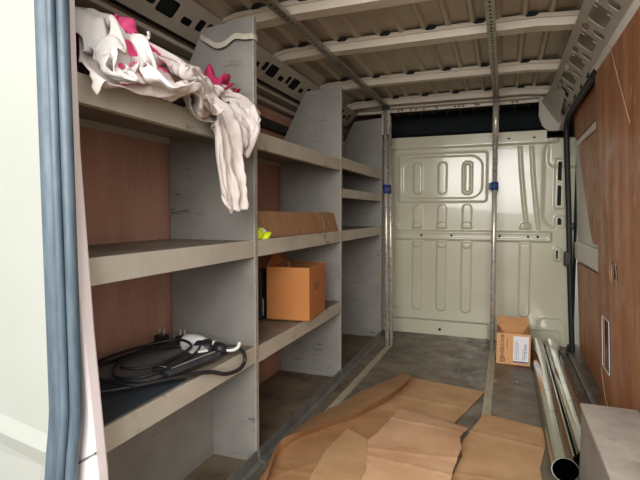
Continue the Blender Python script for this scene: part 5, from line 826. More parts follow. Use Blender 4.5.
-515,-689,164,16,26,2,25,5,-1,-23,23,15,21,15,-7,12,21,-6,17,26,-4,19,24,-8,19,24,-9,20,23,-9,20,22,-9,20,21,-7,20,21,-6,18,22,5,25,15,-2,18,20,13,17,14,21,20,-7,22,22,22,7,92,-25,81,42,5,31,33,5,24,31,6,12,29,10,7,26,12,11,28,7,-1,23,7,-20,17,-3,-26,16,-2,-26,16,-1,-27,
-578,-678,162,19,22,2,60,9,-3,20,8,-6,-7,27,-8,12,22,-4,13,24,-5,16,27,-4,17,26,-5,19,26,-5,19,24,-5,21,23,-5,21,21,-6,22,21,-5,17,12,22,18,8,23,20,8,24,22,11,19,26,8,16,39,11,25,86,-2,47,42,3,22,33,7,17,29,9,11,27,12,8,21,-15,-16,22,15,-13,19,5,-26,19,1,-25,26,8,-19,
 )),
 'tail': (32, (
148,-437,354,-13,-4,-1,-38,-35,-29,-22,8,-21,11,14,68,46,46,-18,7,0,-15,-9,15,-7,-30,-1,31,-16,30,6,-25,12,-3,-7,20,1,-23,11,-5,-18,12,-14,-7,-2,-42,-12,12,-18,-5,3,-8,-1,5,7,-18,32,24,35,-13,-14,16,21,15,8,-15,-8,-2,2,7,-20,12,-11,-1,14,-22,-19,14,-8,-9,-5,-7,4,1,10,-16,-8,9,6,-19,18,9,8,30,11,-11,-8,
152,-456,370,-10,2,4,-51,-28,-32,-20,3,-58,9,16,58,40,44,28,22,12,-22,-9,11,-18,-33,6,21,-9,32,20,-28,16,-4,-8,17,4,-12,17,-13,-26,17,-9,-7,-15,-51,-11,11,-15,-5,2,-5,-2,5,10,-19,30,32,34,-9,-26,14,17,10,2,-13,-2,4,5,8,-22,11,1,-7,8,-33,-20,11,-6,-5,4,-12,1,4,13,-4,-23,6,9,-15,23,8,17,29,7,-15,2,
161,-481,312,-7,20,16,-24,-16,3,-29,1,-33,-7,20,15,31,21,55,23,33,-9,-12,10,-17,-26,11,16,-13,39,8,-20,16,3,-16,8,-9,-8,9,-14,-12,19,-12,-24,-5,-22,-7,9,-20,-6,12,1,-6,-14,15,-10,32,13,24,-12,-21,20,16,-5,-11,-7,1,9,3,7,-19,8,-2,-14,8,-32,-13,19,-6,-11,7,-3,-7,-5,11,-2,-20,14,18,-12,27,15,18,18,0,-13,8,
146,-494,285,6,-2,14,-27,15,-1,8,29,5,18,28,36,8,9,27,-4,8,-18,-10,21,-1,-27,18,20,-17,28,-13,-11,18,6,-9,8,-9,-15,10,-15,-21,4,-20,-15,13,-6,-5,3,-22,-8,12,7,-9,-10,15,-11,15,2,30,-12,-7,14,19,-8,-11,-2,0,8,10,3,-20,6,-8,-12,11,-29,-18,22,-3,-16,8,1,-5,-4,16,-3,-29,18,30,-6,23,18,9,19,-15,-3,8,
131,-518,301,-2,-9,-15,7,49,-5,40,31,37,10,16,31,0,35,8,-18,0,-12,-10,18,4,-28,21,15,-19,21,-15,-11,14,-4,-6,11,-1,-19,9,-17,-22,11,-10,-15,0,-20,-4,8,-10,-1,13,-1,-20,-5,4,-11,18,15,30,-15,-8,15,2,5,-7,1,3,-2,20,4,-23,8,-14,-10,15,-29,-15,22,-5,-8,0,1,-7,-7,14,-1,-29,18,30,-3,26,10,3,24,-8,-3,8,
196,-486,283,-16,-8,4,-14,11,-14,43,51,50,-3,46,37,-27,10,-9,-22,2,-17,-23,-5,2,0,30,11,-12,24,3,-10,12,-6,-6,12,-4,-23,10,-13,-20,5,-20,-15,-6,-18,-3,11,4,-2,7,-13,-17,4,5,-30,17,-2,28,-17,-2,22,6,9,4,4,13,-18,9,13,-25,13,-13,-7,6,-34,-9,28,-1,-8,1,5,-3,-12,6,3,-31,12,25,-4,28,5,0,32,-10,-3,5,
231,-445,261,2,-24,6,-46,-1,-7,6,31,36,19,59,42,-26,12,-12,-17,-7,-6,-15,12,14,-13,23,-5,-18,15,-6,-8,9,-1,-8,9,-6,-19,15,-8,-18,16,-12,-15,-10,-22,-10,6,4,6,9,0,-16,10,7,-29,19,-12,19,-16,13,14,15,6,15,-4,5,-8,0,19,-30,10,-18,-16,10,-23,-13,13,-5,3,4,3,-11,-15,4,12,-27,15,3,1,37,3,-9,21,-8,-6,3,
232,-467,229,7,5,17,-31,21,26,-14,30,11,-2,46,27,-22,2,-9,-11,4,7,7,15,16,-12,18,5,-19,16,-6,-8,15,-2,-9,8,-7,-20,9,-10,-20,9,-17,-17,-7,-21,-9,6,5,-9,1,-2,-2,15,15,-24,17,-19,25,-10,18,-3,20,4,8,-9,6,-6,3,21,-20,-11,-28,-14,24,-21,-17,2,12,1,-8,0,-5,-10,8,17,-17,16,-1,-2,37,-10,-22,3,6,3,8,
247,-465,201,12,13,31,-22,15,45,-22,49,23,-17,34,-3,-25,10,-2,-14,7,4,21,5,9,-32,-1,-6,-15,15,-3,-11,10,-3,-6,10,-3,-14,16,-10,-17,14,-14,-25,6,-13,-11,4,-3,-1,2,8,0,10,22,-22,19,-25,27,-6,18,5,8,10,4,-6,9,-17,15,11,-17,-23,-25,-28,30,-8,-6,-16,11,1,-7,1,-4,-10,9,20,-16,16,-4,-4,37,-4,-22,-4,-5,3,12,
243,-450,231,8,14,-21,-24,13,48,-23,57,22,-30,11,5,-16,5,-1,-1,14,-5,25,8,8,-26,13,10,-15,17,6,-3,8,-10,-8,8,-6,-16,12,-15,-20,12,-21,-27,12,-3,-11,3,-2,-1,3,9,1,10,22,-18,19,-23,22,-10,18,16,-1,10,-6,4,8,-19,14,6,-23,-29,2,-28,8,-9,-19,4,0,-5,-7,5,23,-5,3,8,-16,25,16,-13,23,-6,-20,12,-6,7,4,
193,-430,245,21,5,-1,-15,15,0,-2,51,8,-17,18,18,-19,9,0,-8,9,-8,13,6,20,0,19,25,-11,-6,-22,-5,13,-6,-8,6,-11,-13,18,-12,-21,23,-16,-29,22,-2,-5,-10,14,3,-6,2,-4,25,8,-22,20,-17,21,-17,14,9,5,16,3,1,10,-22,-10,-2,-25,-1,14,-28,-4,4,-17,-6,1,-14,11,5,2,-19,-2,40,-10,9,3,-26,20,0,2,17,2,2,8,
188,-370,278,2,-9,-7,-6,22,-14,-5,12,-22,-22,35,8,-11,1,11,18,20,-14,15,-21,14,2,41,25,14,-22,-3,-18,28,-11,-22,-7,8,-20,20,-1,-16,30,-17,-23,18,-18,0,-18,22,10,-1,-8,-8,35,-3,-24,16,1,11,-19,21,17,-11,5,13,20,2,-44,-5,1,-33,-14,-2,-26,-15,5,0,-5,3,-14,13,21,-17,-12,21,46,-13,5,12,-28,15,3,-9,15,-7,-10,1,
129,39,229,7,-14,2,6,-34,-7,-42,-40,15,-5,-32,-4,-10,-1,-13,13,-9,1,11,-7,13,51,-10,1,27,-11,-4,-13,10,-7,-12,-4,2,-5,-43,17,-29,-22,8,-10,-13,-7,14,-17,4,14,-5,4,2,45,-11,6,29,16,-19,-22,-3,36,1,3,23,30,-10,-1,-16,-3,30,2,-15,17,-2,-1,7,1,4,16,14,-5,-39,0,8,57,25,-11,13,26,-14,-8,14,1,9,-4,7,
95,26,223,3,-14,8,10,-31,-13,-10,-27,-5,6,-20,-3,2,-8,1,13,2,15,32,-9,3,30,2,8,-11,-14,-6,-8,5,0,8,-7,-15,-13,-22,28,-33,-39,-4,16,-26,1,8,-6,-8,6,-13,2,25,10,3,4,49,-11,11,2,14,-5,-13,-14,17,20,0,8,8,-21,24,-2,8,43,-4,-19,20,-17,-9,7,14,14,-25,19,1,26,23,4,-36,-12,-3,-13,15,11,0,6,-1,
100,30,208,-4,-14,6,6,-30,-11,-4,-29,-6,15,-14,7,4,-8,2,4,6,16,36,-4,9,29,-11,-7,-15,-13,-15,-7,0,3,-22,0,0,-3,-6,34,-11,-47,6,11,-30,-5,26,0,-7,6,-8,5,8,-13,-29,29,21,8,-8,39,-14,15,-9,0,22,-14,11,6,15,-27,0,27,-1,35,-5,-8,19,-3,-19,6,2,-8,18,9,23,-26,-14,12,16,29,-1,-33,-3,-3,-6,1,-2,
113,40,216,-1,-16,-6,5,-33,-4,-9,-26,-16,13,-9,15,10,-8,-2,-2,6,15,28,-2,4,22,-18,-14,3,-22,14,-11,6,-1,-16,4,-2,-31,6,11,12,-45,-2,6,-37,-2,-28,-21,-19,33,5,14,42,1,1,17,21,-18,7,26,-26,9,1,9,-4,-22,3,3,-33,-4,13,23,11,24,-8,6,14,-1,-12,14,10,-21,18,17,-24,11,-10,29,8,33,-20,-4,20,23,-15,-1,4,
127,39,219,-1,-9,-13,5,-29,8,-17,-19,-27,10,-9,21,12,-1,1,-1,-5,-11,23,1,13,-2,-30,3,23,-16,-6,-1,-7,-5,-18,5,-1,-28,20,15,-9,-24,-1,3,-55,-21,10,-7,-6,10,1,6,20,6,19,29,19,-25,14,-6,-37,19,-12,-6,4,-2,19,20,0,18,18,-6,-17,-21,-26,8,14,-4,-10,25,4,-2,19,23,-27,-8,-27,38,27,24,32,13,30,-20,0,7,-10,
137,26,226,4,9,-9,10,-31,-7,-37,-2,-17,18,-10,14,14,-5,-2,-12,2,-7,17,-16,-4,15,-16,25,3,-16,-15,8,-11,-4,-8,-3,-6,-29,23,12,1,-17,-10,-5,-24,14,13,0,6,23,-14,-1,24,-5,13,24,8,-13,-3,-1,-48,-4,4,-24,27,-22,15,24,-3,8,28,19,-6,-46,-25,-11,8,-29,-13,0,1,-7,35,-10,9,23,-19,31,33,25,11,-21,17,-10,-6,11,-5,
140,42,235,13,-1,-4,0,-16,-28,-38,-2,-3,15,-12,-10,11,-1,8,2,-7,-12,16,-13,1,13,-13,29,9,-19,-12,-8,-6,-7,-1,-9,-13,-19,17,7,-1,-15,-10,14,-18,-4,-3,8,22,27,-11,3,2,-8,21,24,-22,-32,-21,24,-22,14,15,-23,27,-11,18,22,-22,13,19,-9,-33,4,-17,2,-13,22,-17,16,-25,-9,6,-23,3,9,-32,6,17,-8,8,28,34,28,-16,-1,-2,
140,63,237,-6,-7,-5,23,-8,-15,-33,1,-19,6,-14,-19,12,-9,1,10,-4,11,17,-15,-8,8,-13,31,10,-18,-17,-11,-4,1,-14,-2,-3,20,-9,-7,-9,-12,-21,17,-3,2,30,1,7,13,1,14,-33,-8,10,-5,-25,-17,14,1,23,3,-7,-26,0,32,8,44,-19,2,29,-6,-10,9,-20,-37,18,-22,-4,8,-9,-7,-2,-6,-16,-26,-14,-1,24,-29,-7,22,19,28,20,24,34,
133,76,216,0,0,13,25,-9,2,-20,0,-32,2,-11,-25,15,-7,4,3,-7,14,14,-15,-12,9,-14,28,9,-20,-21,-11,-6,-6,-12,0,-1,7,-16,-10,34,-15,-44,30,-6,2,17,23,7,5,11,14,-7,-18,15,-66,-16,25,20,-7,24,17,-7,-12,9,1,-2,21,4,-23,27,-7,15,20,-15,-11,-4,-17,-37,23,-11,0,-9,-7,-23,-4,-24,-23,21,-27,7,6,25,26,5,6,46,
135,98,224,4,-2,-7,19,-10,16,0,-14,-29,-14,4,-27,12,-11,2,8,-6,13,9,-13,-17,14,-14,26,6,-24,-24,-9,-10,-9,-11,1,3,-7,-21,-7,41,-1,-42,40,-11,-17,17,30,-2,7,1,6,-3,4,26,-39,-27,23,-42,-8,44,30,-12,-7,13,2,4,31,1,3,13,-15,-23,21,-21,-14,12,-12,-48,19,-4,0,6,-8,-1,-21,-1,-27,22,-32,23,22,8,23,-10,7,45,
159,104,234,2,5,-9,-13,-14,-11,27,-10,-11,-26,9,-20,14,-12,-3,8,-8,9,6,-12,-17,16,-15,24,3,-20,-29,-10,-13,-9,-14,5,10,-6,-21,-10,45,-2,-14,12,-20,-14,20,26,5,16,28,-22,-10,-3,26,-26,-29,8,-16,-15,29,12,-16,2,12,-3,2,19,-4,0,30,-7,8,26,-22,-8,-16,-6,-40,43,-6,-34,20,2,16,16,-10,-6,-26,-20,2,22,2,27,-29,-6,2,
137,108,242,11,4,0,3,3,-26,29,-12,-5,-23,6,-21,13,-10,-10,9,-10,3,4,-11,-13,17,-14,20,-10,-13,-18,5,-18,-15,-8,2,-2,-19,6,12,0,-47,-25,58,1,-22,7,-7,-11,6,16,-16,-15,7,36,-27,-3,42,7,-38,-17,21,17,15,11,-6,-3,15,-3,3,18,-10,-2,17,-25,-6,-23,-31,-19,32,-4,-35,46,5,-19,15,16,38,-27,-14,16,18,-6,19,-21,-13,-5,
126,125,233,0,-3,7,24,7,-9,26,-6,-12,-8,2,-26,15,-15,1,6,-4,-12,0,-10,-15,18,-13,18,-15,-13,-20,14,-16,-5,6,-8,2,-23,2,-13,-31,7,0,25,-45,-30,12,-7,-17,5,-1,-6,5,4,8,-30,2,71,17,-13,11,32,0,-29,19,2,4,10,-4,-5,16,-7,-2,29,-19,-9,-20,-29,4,3,-26,-48,38,15,-16,30,14,18,-36,2,39,6,-41,-2,-9,4,25,
147,146,237,-13,0,3,-1,-2,-17,37,-3,-1,5,3,-28,17,-15,2,4,-6,-13,-3,-8,-16,20,-13,12,-6,-12,-19,-1,-20,-15,12,-7,8,-9,-3,-19,-35,13,13,1,-8,-18,5,-18,19,17,-15,-10,29,-5,-30,-24,2,39,0,1,46,34,-14,-27,17,3,-8,-1,-10,-15,14,-5,13,10,-21,-17,6,-18,-1,-1,-32,-26,21,-5,-3,30,21,1,-34,-12,20,8,-13,20,18,-5,4,
154,170,239,-10,1,5,-11,-2,-14,31,-6,-5,16,1,-25,14,-16,-11,-3,-8,-12,10,-5,-10,20,-11,8,-9,-11,-22,-2,-14,-15,6,-16,4,1,-5,-15,-21,14,14,0,-7,-16,2,-10,25,6,-11,3,28,-11,-30,5,-32,-7,-17,1,48,-3,18,12,36,-3,-22,1,-7,-9,11,-6,2,6,-24,-20,20,-21,1,-13,-11,-3,20,-2,3,17,3,11,-23,-22,4,26,-15,13,10,-13,9,
163,195,239,-11,0,-1,-14,3,-5,20,-9,-17,34,-4,-7,-3,-12,-25,7,-12,-11,12,-4,-6,17,-9,3,0,-10,-21,-7,-14,-19,-5,-12,-13,5,-9,-3,7,-1,23,1,-11,-22,11,-9,27,5,-12,-3,-3,-36,-10,15,-26,-32,-7,-8,39,-37,32,20,17,20,-9,21,-4,-4,14,-10,-5,13,-23,3,10,-24,-24,6,-15,-6,9,-5,1,-5,-7,20,1,-20,23,16,-25,9,16,-7,12,
169,222,244,-2,-3,-15,-14,2,-2,4,-3,-17,38,-4,-3,-1,-13,-28,8,-15,-10,12,-5,-4,22,-1,5,-7,-15,-22,-3,-14,-20,-2,-17,-9,-1,-9,-4,11,-4,19,-5,-13,-22,0,-26,8,22,-18,3,0,-39,-29,15,-22,-20,1,1,46,-29,36,22,-13,22,7,22,1,-8,10,-9,-8,8,-31,-5,27,-18,-11,11,-16,-2,1,-5,9,0,-8,10,4,-26,20,2,-25,17,19,-12,15,
157,250,240,15,-3,-8,4,3,-12,-11,-1,-15,31,-5,-7,5,-13,-25,9,-13,-10,8,-6,-4,17,-2,0,-5,-17,-22,3,-19,-19,3,-17,1,-3,-8,-3,9,-11,14,-8,-18,-22,13,-39,8,25,-54,-4,0,-2,-34,12,-1,5,4,3,29,-29,18,11,-27,10,6,-9,5,7,19,-6,2,26,-9,-10,27,-25,-1,13,-23,-1,11,-7,-1,-1,-12,0,-3,-15,21,0,-28,20,17,-12,21,
154,276,238,18,-1,-5,5,3,-14,-10,-2,-16,21,-8,-18,19,-12,-15,10,-10,-12,2,-9,-4,18,-2,4,-10,-12,-25,16,-25,-18,-3,-16,-10,-1,-4,-8,3,-14,18,-8,-29,0,20,-28,-3,-2,-51,-4,18,-18,-36,18,8,7,-7,25,38,-22,24,14,-10,-29,-6,-16,4,6,14,1,2,26,-13,9,6,-38,-5,15,-23,-6,11,-6,2,15,-9,2,-8,-10,14,-6,-32,17,24,-7,21,
153,301,241,1,-1,-17,10,2,-15,3,-2,-15,12,-11,-23,11,-16,-12,22,-7,-10,8,-8,-9,11,6,8,2,-17,-24,6,-27,-21,-3,-22,-9,6,3,-10,8,-19,18,-4,-32,-3,4,-29,8,17,-25,-3,-23,-21,-7,15,9,7,-2,18,21,-20,-6,-8,18,-10,23,-13,-5,2,-2,-7,13,15,-25,-1,25,-24,2,23,-28,-5,-1,-15,-6,-1,-8,2,18,-17,14,-23,-11,16,31,1,12,
107,294,243,9,-6,-16,27,-22,-20,-10,19,3,24,-12,-20,20,-19,-22,18,-13,-22,7,-6,9,5,48,-23,18,-28,0,1,-48,-9,4,-1,-17,-8,10,-13,13,-31,-9,-9,-28,18,23,-25,-16,17,-20,-13,7,-8,-6,-9,12,27,-2,26,17,-7,-36,24,-12,-5,23,16,-5,-7,12,-8,-10,14,-19,3,20,-26,12,30,-43,14,18,-17,-8,-34,11,-16,-22,-13,6,-12,-14,25,34,-3,17,
325,10,7,-30,36,32,14,-33,-22,-8,8,7,-22,18,22,-6,25,10,-37,72,36,-2,0,-7,-27,45,57,14,-2,8,-11,-71,-17,8,-19,2,24,27,-30,14,-13,-9,-6,31,-22,15,19,7,1,23,-9,-9,6,-21,-9,-7,19,6,27,10,20,19,22,-29,1,4,2,-1,22,13,10,4,-3,1,-17,-14,42,-18,-9,-7,-12,-2,-11,-14,-5,11,7,-18,52,-2,14,3,25,10,11,27,
372,51,-20,-17,0,19,-9,4,-16,-13,12,-4,-43,-30,26,-25,6,1,-6,23,43,-3,22,12,-18,33,32,-31,-15,2,7,1,19,42,-41,-4,3,23,0,13,1,-33,-4,22,-30,1,32,11,11,30,13,2,23,16,-10,3,-2,7,11,-8,-25,15,18,16,16,16,-10,22,2,-5,7,8,-12,11,-5,-17,13,-25,-15,17,-25,-11,-7,-19,-15,6,14,-5,21,9,19,19,16,30,13,10,
365,60,-34,1,7,27,-11,5,3,-7,11,-6,-34,-21,16,-21,-7,14,-12,-3,6,-20,18,8,8,15,10,7,-6,14,-9,5,21,-6,-15,9,29,4,-10,3,15,-4,7,33,-29,-23,23,-12,5,40,28,-12,12,-2,-10,2,-1,-12,16,1,27,15,17,10,25,18,-18,12,-15,1,14,0,4,10,15,-17,-4,-24,-12,21,-22,-22,14,-16,-7,14,4,2,3,15,19,-12,17,23,3,18,
358,61,-46,-1,5,31,3,13,0,-3,14,18,-25,-7,-12,5,5,39,-35,-10,-8,-20,7,1,-12,9,0,6,2,17,25,-8,-7,13,-10,12,-3,22,-1,0,16,1,8,24,-2,-27,29,11,-5,23,-1,-18,9,-13,-12,5,-2,-3,16,5,26,15,14,22,24,19,-10,22,3,2,3,-16,-7,14,2,-19,3,-15,-15,-26,-19,-1,24,4,-2,18,2,10,2,12,8,18,4,15,-23,4,
370,47,-34,-6,31,11,-12,2,-7,10,11,13,-20,7,-2,11,9,33,-25,6,-8,-15,-1,8,-16,-7,5,-24,6,2,29,7,11,37,-10,-5,-9,27,-6,-6,2,-6,-9,13,5,-4,25,11,-29,15,-11,-1,22,8,-4,11,6,-15,14,-7,16,22,11,21,25,13,18,19,15,-1,18,-1,-5,7,-13,-10,-25,-16,-30,2,-11,-20,2,-25,5,15,9,12,2,5,3,21,1,21,7,17,
370,59,-45,11,12,18,-20,4,-17,6,15,9,-8,16,13,-1,32,13,-20,-20,-17,-6,20,13,-8,2,25,-19,4,14,-7,16,9,17,-20,-33,31,2,6,-14,11,-6,-7,14,-2,-8,22,6,-23,21,-2,-28,7,-5,6,10,9,15,7,3,16,19,10,17,28,7,9,28,5,8,13,3,-1,15,-1,-23,3,-10,-11,-34,-16,-26,7,-23,0,24,-2,12,1,7,13,-1,8,-14,-18,17,
375,81,-53,20,0,16,-21,12,-10,-5,14,1,-16,5,1,15,29,19,-24,-6,-18,-12,11,0,-8,11,18,-14,6,16,-5,22,13,17,-21,-25,29,0,3,-13,10,-3,0,13,2,-13,20,5,-16,24,3,-29,10,-3,-7,12,4,16,1,2,22,6,2,9,32,5,21,21,5,7,17,1,-1,13,1,-21,13,-4,-1,-35,-16,-22,-21,-14,-22,1,-4,10,12,7,14,6,2,3,15,19,
374,94,-81,34,-6,15,-31,12,-3,-4,14,1,-11,-1,-3,-2,20,10,-17,22,-1,-19,-5,-4,-18,1,2,-7,10,14,2,23,12,22,-22,-15,15,20,5,9,11,1,6,15,1,-21,15,3,-26,21,3,-21,16,2,-1,15,2,10,-2,1,21,-7,-5,5,30,5,23,22,4,-7,18,6,5,12,0,-1,23,2,-22,-21,-8,-1,-31,-22,-22,3,0,6,12,10,-7,9,7,8,14,15,
354,73,-101,36,2,-2,-10,25,5,-13,5,-1,6,14,5,-13,20,5,-26,1,-4,-18,8,-2,-13,3,3,1,15,8,5,20,12,27,-15,-10,9,25,10,-14,9,-2,2,13,3,9,21,3,-25,17,1,-29,2,-5,-4,12,2,9,11,3,19,-2,-3,23,16,5,1,33,3,17,10,9,10,3,8,2,24,4,-27,-19,-7,-24,-8,-26,-14,9,15,-8,9,8,14,5,5,-17,12,9,
350,99,-111,28,-16,-12,12,19,3,-9,10,0,-12,3,-2,-9,20,3,-23,10,0,-20,7,0,-12,6,1,-7,13,5,11,17,6,36,-11,-4,12,28,12,-19,7,-3,-1,13,4,-10,18,2,-3,27,1,-32,-8,-10,-8,13,1,0,11,5,22,2,-2,20,18,6,21,21,3,18,9,11,11,6,7,0,21,8,-30,-17,-6,-25,21,-4,-19,-21,-7,-12,8,2,3,12,4,-12,15,13,
349,113,-129,18,-23,-15,22,12,-3,-1,14,3,-13,5,-1,-11,16,-1,-21,13,1,-24,5,0,-12,10,1,-6,11,6,3,23,4,37,-6,-3,24,18,10,-7,19,4,-11,9,-1,-14,12,0,-3,27,0,-33,-4,-10,-2,19,3,10,5,6,4,12,3,27,-7,-2,23,19,4,13,17,11,10,7,7,4,18,10,-29,-17,-3,-26,20,-4,-25,-14,-4,-15,7,0,-4,12,6,-11,18,7,
345,124,-148,11,-25,-16,26,6,-7,6,12,2,-2,12,0,-22,8,-2,-18,17,-1,-25,3,-1,-7,14,3,-6,12,3,-6,20,7,35,3,0,31,11,4,-5,18,6,-1,14,2,-20,10,-4,-7,24,-1,-33,1,-9,-10,15,3,10,8,1,8,8,6,25,-2,-1,13,26,11,21,13,7,13,5,7,1,12,10,-31,1,7,-25,-31,1,-4,28,-4,-8,14,3,-10,7,-5,-21,-12,2,
339,133,-168,9,-27,-15,23,6,-8,16,6,-4,1,13,1,-17,11,-2,-22,15,-3,-25,4,-1,-8,15,3,-5,12,4,-5,18,5,28,15,6,35,0,-2,-9,18,4,-6,10,3,-5,17,0,-9,25,-3,-31,7,-6,-16,14,3,4,12,4,14,3,1,24,-5,-2,11,25,11,19,16,10,14,3,8,1,11,8,-28,2,9,-22,-34,-6,-31,11,8,21,7,-1,-2,12,-5,-25,5,-8,
332,141,-190,11,-25,-16,23,-4,-8,9,11,-4,9,7,-4,-5,19,-1,-27,10,-3,-25,9,-2,-6,14,5,-8,10,5,-4,17,5,20,22,7,35,-3,-4,3,19,5,-8,11,1,-10,10,0,-15,22,-1,-12,24,-1,-25,8,-4,0,12,5,11,8,4,26,-6,-3,21,17,10,5,23,11,14,1,9,2,12,7,-26,2,8,-15,-37,-9,-37,-1,4,16,11,3,13,6,-5,1,16,16,
323,150,-214,16,-23,-16,23,-12,-13,1,19,3,10,7,-3,9,12,-6,-28,8,-7,-24,11,-1,-7,16,8,-3,12,6,-8,13,5,12,24,8,34,-2,-4,11,18,4,-2,12,3,-15,8,-2,-21,17,-1,-6,27,0,-13,19,0,-11,9,-2,3,11,9,29,-1,0,29,4,4,-1,24,10,13,3,7,-1,10,9,-24,5,7,-16,-36,-9,-36,-1,3,5,23,10,10,5,2,22,6,6,
317,162,-243,16,-25,-16,25,-14,-14,-4,17,7,2,12,-1,21,3,-8,-22,7,-15,-24,18,4,-6,16,12,-6,11,6,-2,13,5,5,24,9,32,-5,-4,12,19,3,0,11,1,-10,9,0,-20,20,1,-23,24,1,7,21,2,-2,11,-1,-12,8,-1,19,11,9,36,-9,-1,11,20,12,0,15,7,-3,5,5,-21,7,5,-14,-34,-8,-37,-3,3,17,12,6,8,6,4,12,15,7,
315,176,-272,11,-30,-17,30,-11,-13,-8,16,6,-1,13,4,17,-1,-9,6,24,0,-30,10,-4,-15,13,8,-8,9,3,1,11,7,4,24,9,31,-14,-6,8,21,6,0,13,2,-12,8,-1,-13,22,1,-25,21,-1,-5,22,4,14,3,1,0,13,0,4,20,5,33,-14,-3,18,17,12,-12,10,7,2,11,2,-15,13,4,-15,-30,-7,-37,-2,4,14,12,7,11,3,1,13,12,8,
316,192,-301,2,-33,-18,32,-11,-14,-8,16,8,-6,10,5,12,8,-1,25,13,-7,-26,16,3,-18,12,4,-12,6,3,1,11,7,5,24,9,28,-19,-9,7,21,5,-3,11,5,-1,14,2,-14,22,0,-24,19,0,-13,20,2,16,1,-2,2,13,3,2,20,4,30,1,3,27,4,3,-17,6,6,-4,11,1,-5,18,3,-20,-27,-6,-35,1,4,11,12,9,13,0,1,16,9,7,
316,207,-330,-4,-33,-18,36,-8,-13,-13,16,10,-7,7,4,9,11,2,30,2,-10,-22,19,4,-15,15,5,-13,2,4,0,14,5,7,23,10,28,-22,-11,-1,22,6,-4,12,4,4,11,3,-5,24,2,-22,21,2,-24,10,0,9,9,-1,9,8,2,10,17,2,22,10,5,29,-5,-1,-4,15,3,-10,6,3,-8,16,2,-22,-22,-5,-35,3,3,10,13,11,13,0,2,15,6,7,
316,221,-358,-9,-32,-18,35,-10,-14,-9,17,13,-9,7,2,7,12,3,28,-3,-12,-18,19,5,-12,16,8,-11,6,3,-3,11,5,10,23,9,29,-21,-11,5,20,7,-11,8,0,1,13,6,-4,23,3,-18,23,2,-25,7,-1,0,14,3,14,2,-1,16,10,1,17,15,5,28,-10,0,-2,16,1,-10,7,1,-4,16,3,-25,-15,-3,-33,-3,2,13,15,9,12,0,5,14,5,7,
314,234,-387,-11,-31,-18,34,-10,-14,-9,17,11,-8,7,4,5,12,3,29,-4,-11,-19,17,5,-7,17,8,-3,10,6,-11,7,4,12,23,8,30,-21,-11,8,21,8,-12,4,-1,-3,13,5,-6,21,4,-9,25,4,-29,2,-3,-1,15,1,12,1,2,19,4,0,11,18,5,29,-11,0,1,17,1,-8,8,-1,-4,16,4,-25,-16,-2,-32,2,3,8,15,10,14,0,4,11,8,9,
309,246,-415,-9,-30,-19,33,-11,-14,-9,15,8,-6,9,5,2,12,4,28,-2,-9,-18,16,6,-6,13,7,-9,7,6,0,12,6,12,22,8,31,-19,-11,11,20,12,-7,11,1,-11,5,-1,-11,19,5,-1,25,4,-19,-7,-1,-14,6,2,6,10,0,23,6,-1,10,19,5,25,-2,1,18,2,3,-1,13,-1,-22,7,0,-24,5,0,-32,-4,0,9,15,11,13,0,5,14,3,7,
301,257,-443,-3,-29,-20,32,-10,-13,-3,15,9,-7,8,4,-5,12,2,27,0,-6,-18,13,6,-4,11,8,-7,8,7,3,11,6,13,24,9,31,-18,-10,13,18,7,0,12,7,-15,4,-1,-11,19,4,-11,24,3,-15,-16,-5,-11,5,6,-1,15,0,19,11,2,21,13,2,25,-8,4,10,9,1,-2,12,-1,-6,16,2,-29,-9,-5,-32,-5,0,11,18,6,11,0,8,13,5,8,
293,265,-470,4,-26,-20,32,-5,-11,3,15,9,-6,7,5,-15,7,-3,27,2,-6,-22,11,8,0,11,12,-5,6,7,4,12,7,14,20,7,35,-11,-7,15,14,8,-3,10,2,-9,5,1,-19,15,2,-22,18,3,-20,5,1,10,-6,-3,-1,14,2,12,14,5,25,11,4,24,-9,1,7,11,-1,-3,0,-1,0,22,3,-28,-12,-5,-32,1,-1,10,14,5,13,0,2,0,13,14,
284,271,-498,14,-20,-18,28,-2,-9,10,8,4,-2,11,7,-18,8,-3,21,15,3,-19,6,11,-15,1,4,0,8,9,8,11,7,18,16,5,35,-10,-6,8,20,9,-11,11,4,-3,-13,-5,-18,18,1,-20,6,1,-13,19,-1,-1,12,4,15,-1,-2,17,8,6,19,17,6,25,1,3,7,-13,-3,-10,-2,-4,-11,17,3,-11,24,2,-31,-11,-6,0,16,5,14,0,1,12,8,9,
283,264,-525,22,18,0,9,-20,-21,8,1,-1,-2,11,6,17,13,3,0,25,6,-23,-2,1,-14,-2,5,-1,10,10,10,10,8,19,14,6,30,-6,-6,18,12,4,0,10,5,-16,3,0,-24,-4,-5,-17,13,2,-13,12,-1,2,12,2,15,1,2,16,13,5,25,-6,8,11,23,2,13,7,2,2,-10,-9,-26,-6,-1,-5,29,0,-27,-3,-4,-1,16,0,12,-1,4,16,2,7,
293,264,-552,8,30,1,23,-10,-14,4,-9,-8,-13,6,4,2,21,11,20,22,0,-26,-4,0,-13,0,6,-2,9,10,12,10,8,19,12,6,28,-9,-4,15,9,1,-1,12,2,-7,12,2,-25,-14,-7,-17,16,2,-8,6,1,1,12,0,12,4,3,17,15,7,30,-11,2,10,16,5,-4,11,1,7,9,-4,-16,-18,-4,-14,20,5,-23,2,-8,2,12,-6,12,2,6,20,1,6,
302,271,-577,0,30,-1,29,3,-2,-1,-7,-9,-15,-3,0,-10,21,8,27,15,-4,-24,2,1,-13,0,7,-1,9,10,16,3,5,17,15,8,26,-14,-6,1,10,5,-1,11,-1,6,16,-2,-23,2,0,-28,3,-2,-5,-13,-5,13,13,3,10,14,2,17,14,9,30,-6,2,17,11,5,-9,8,0,-4,13,-2,-14,-15,-3,6,22,7,-15,-13,-5,-12,2,-12,10,11,0,20,12,12,
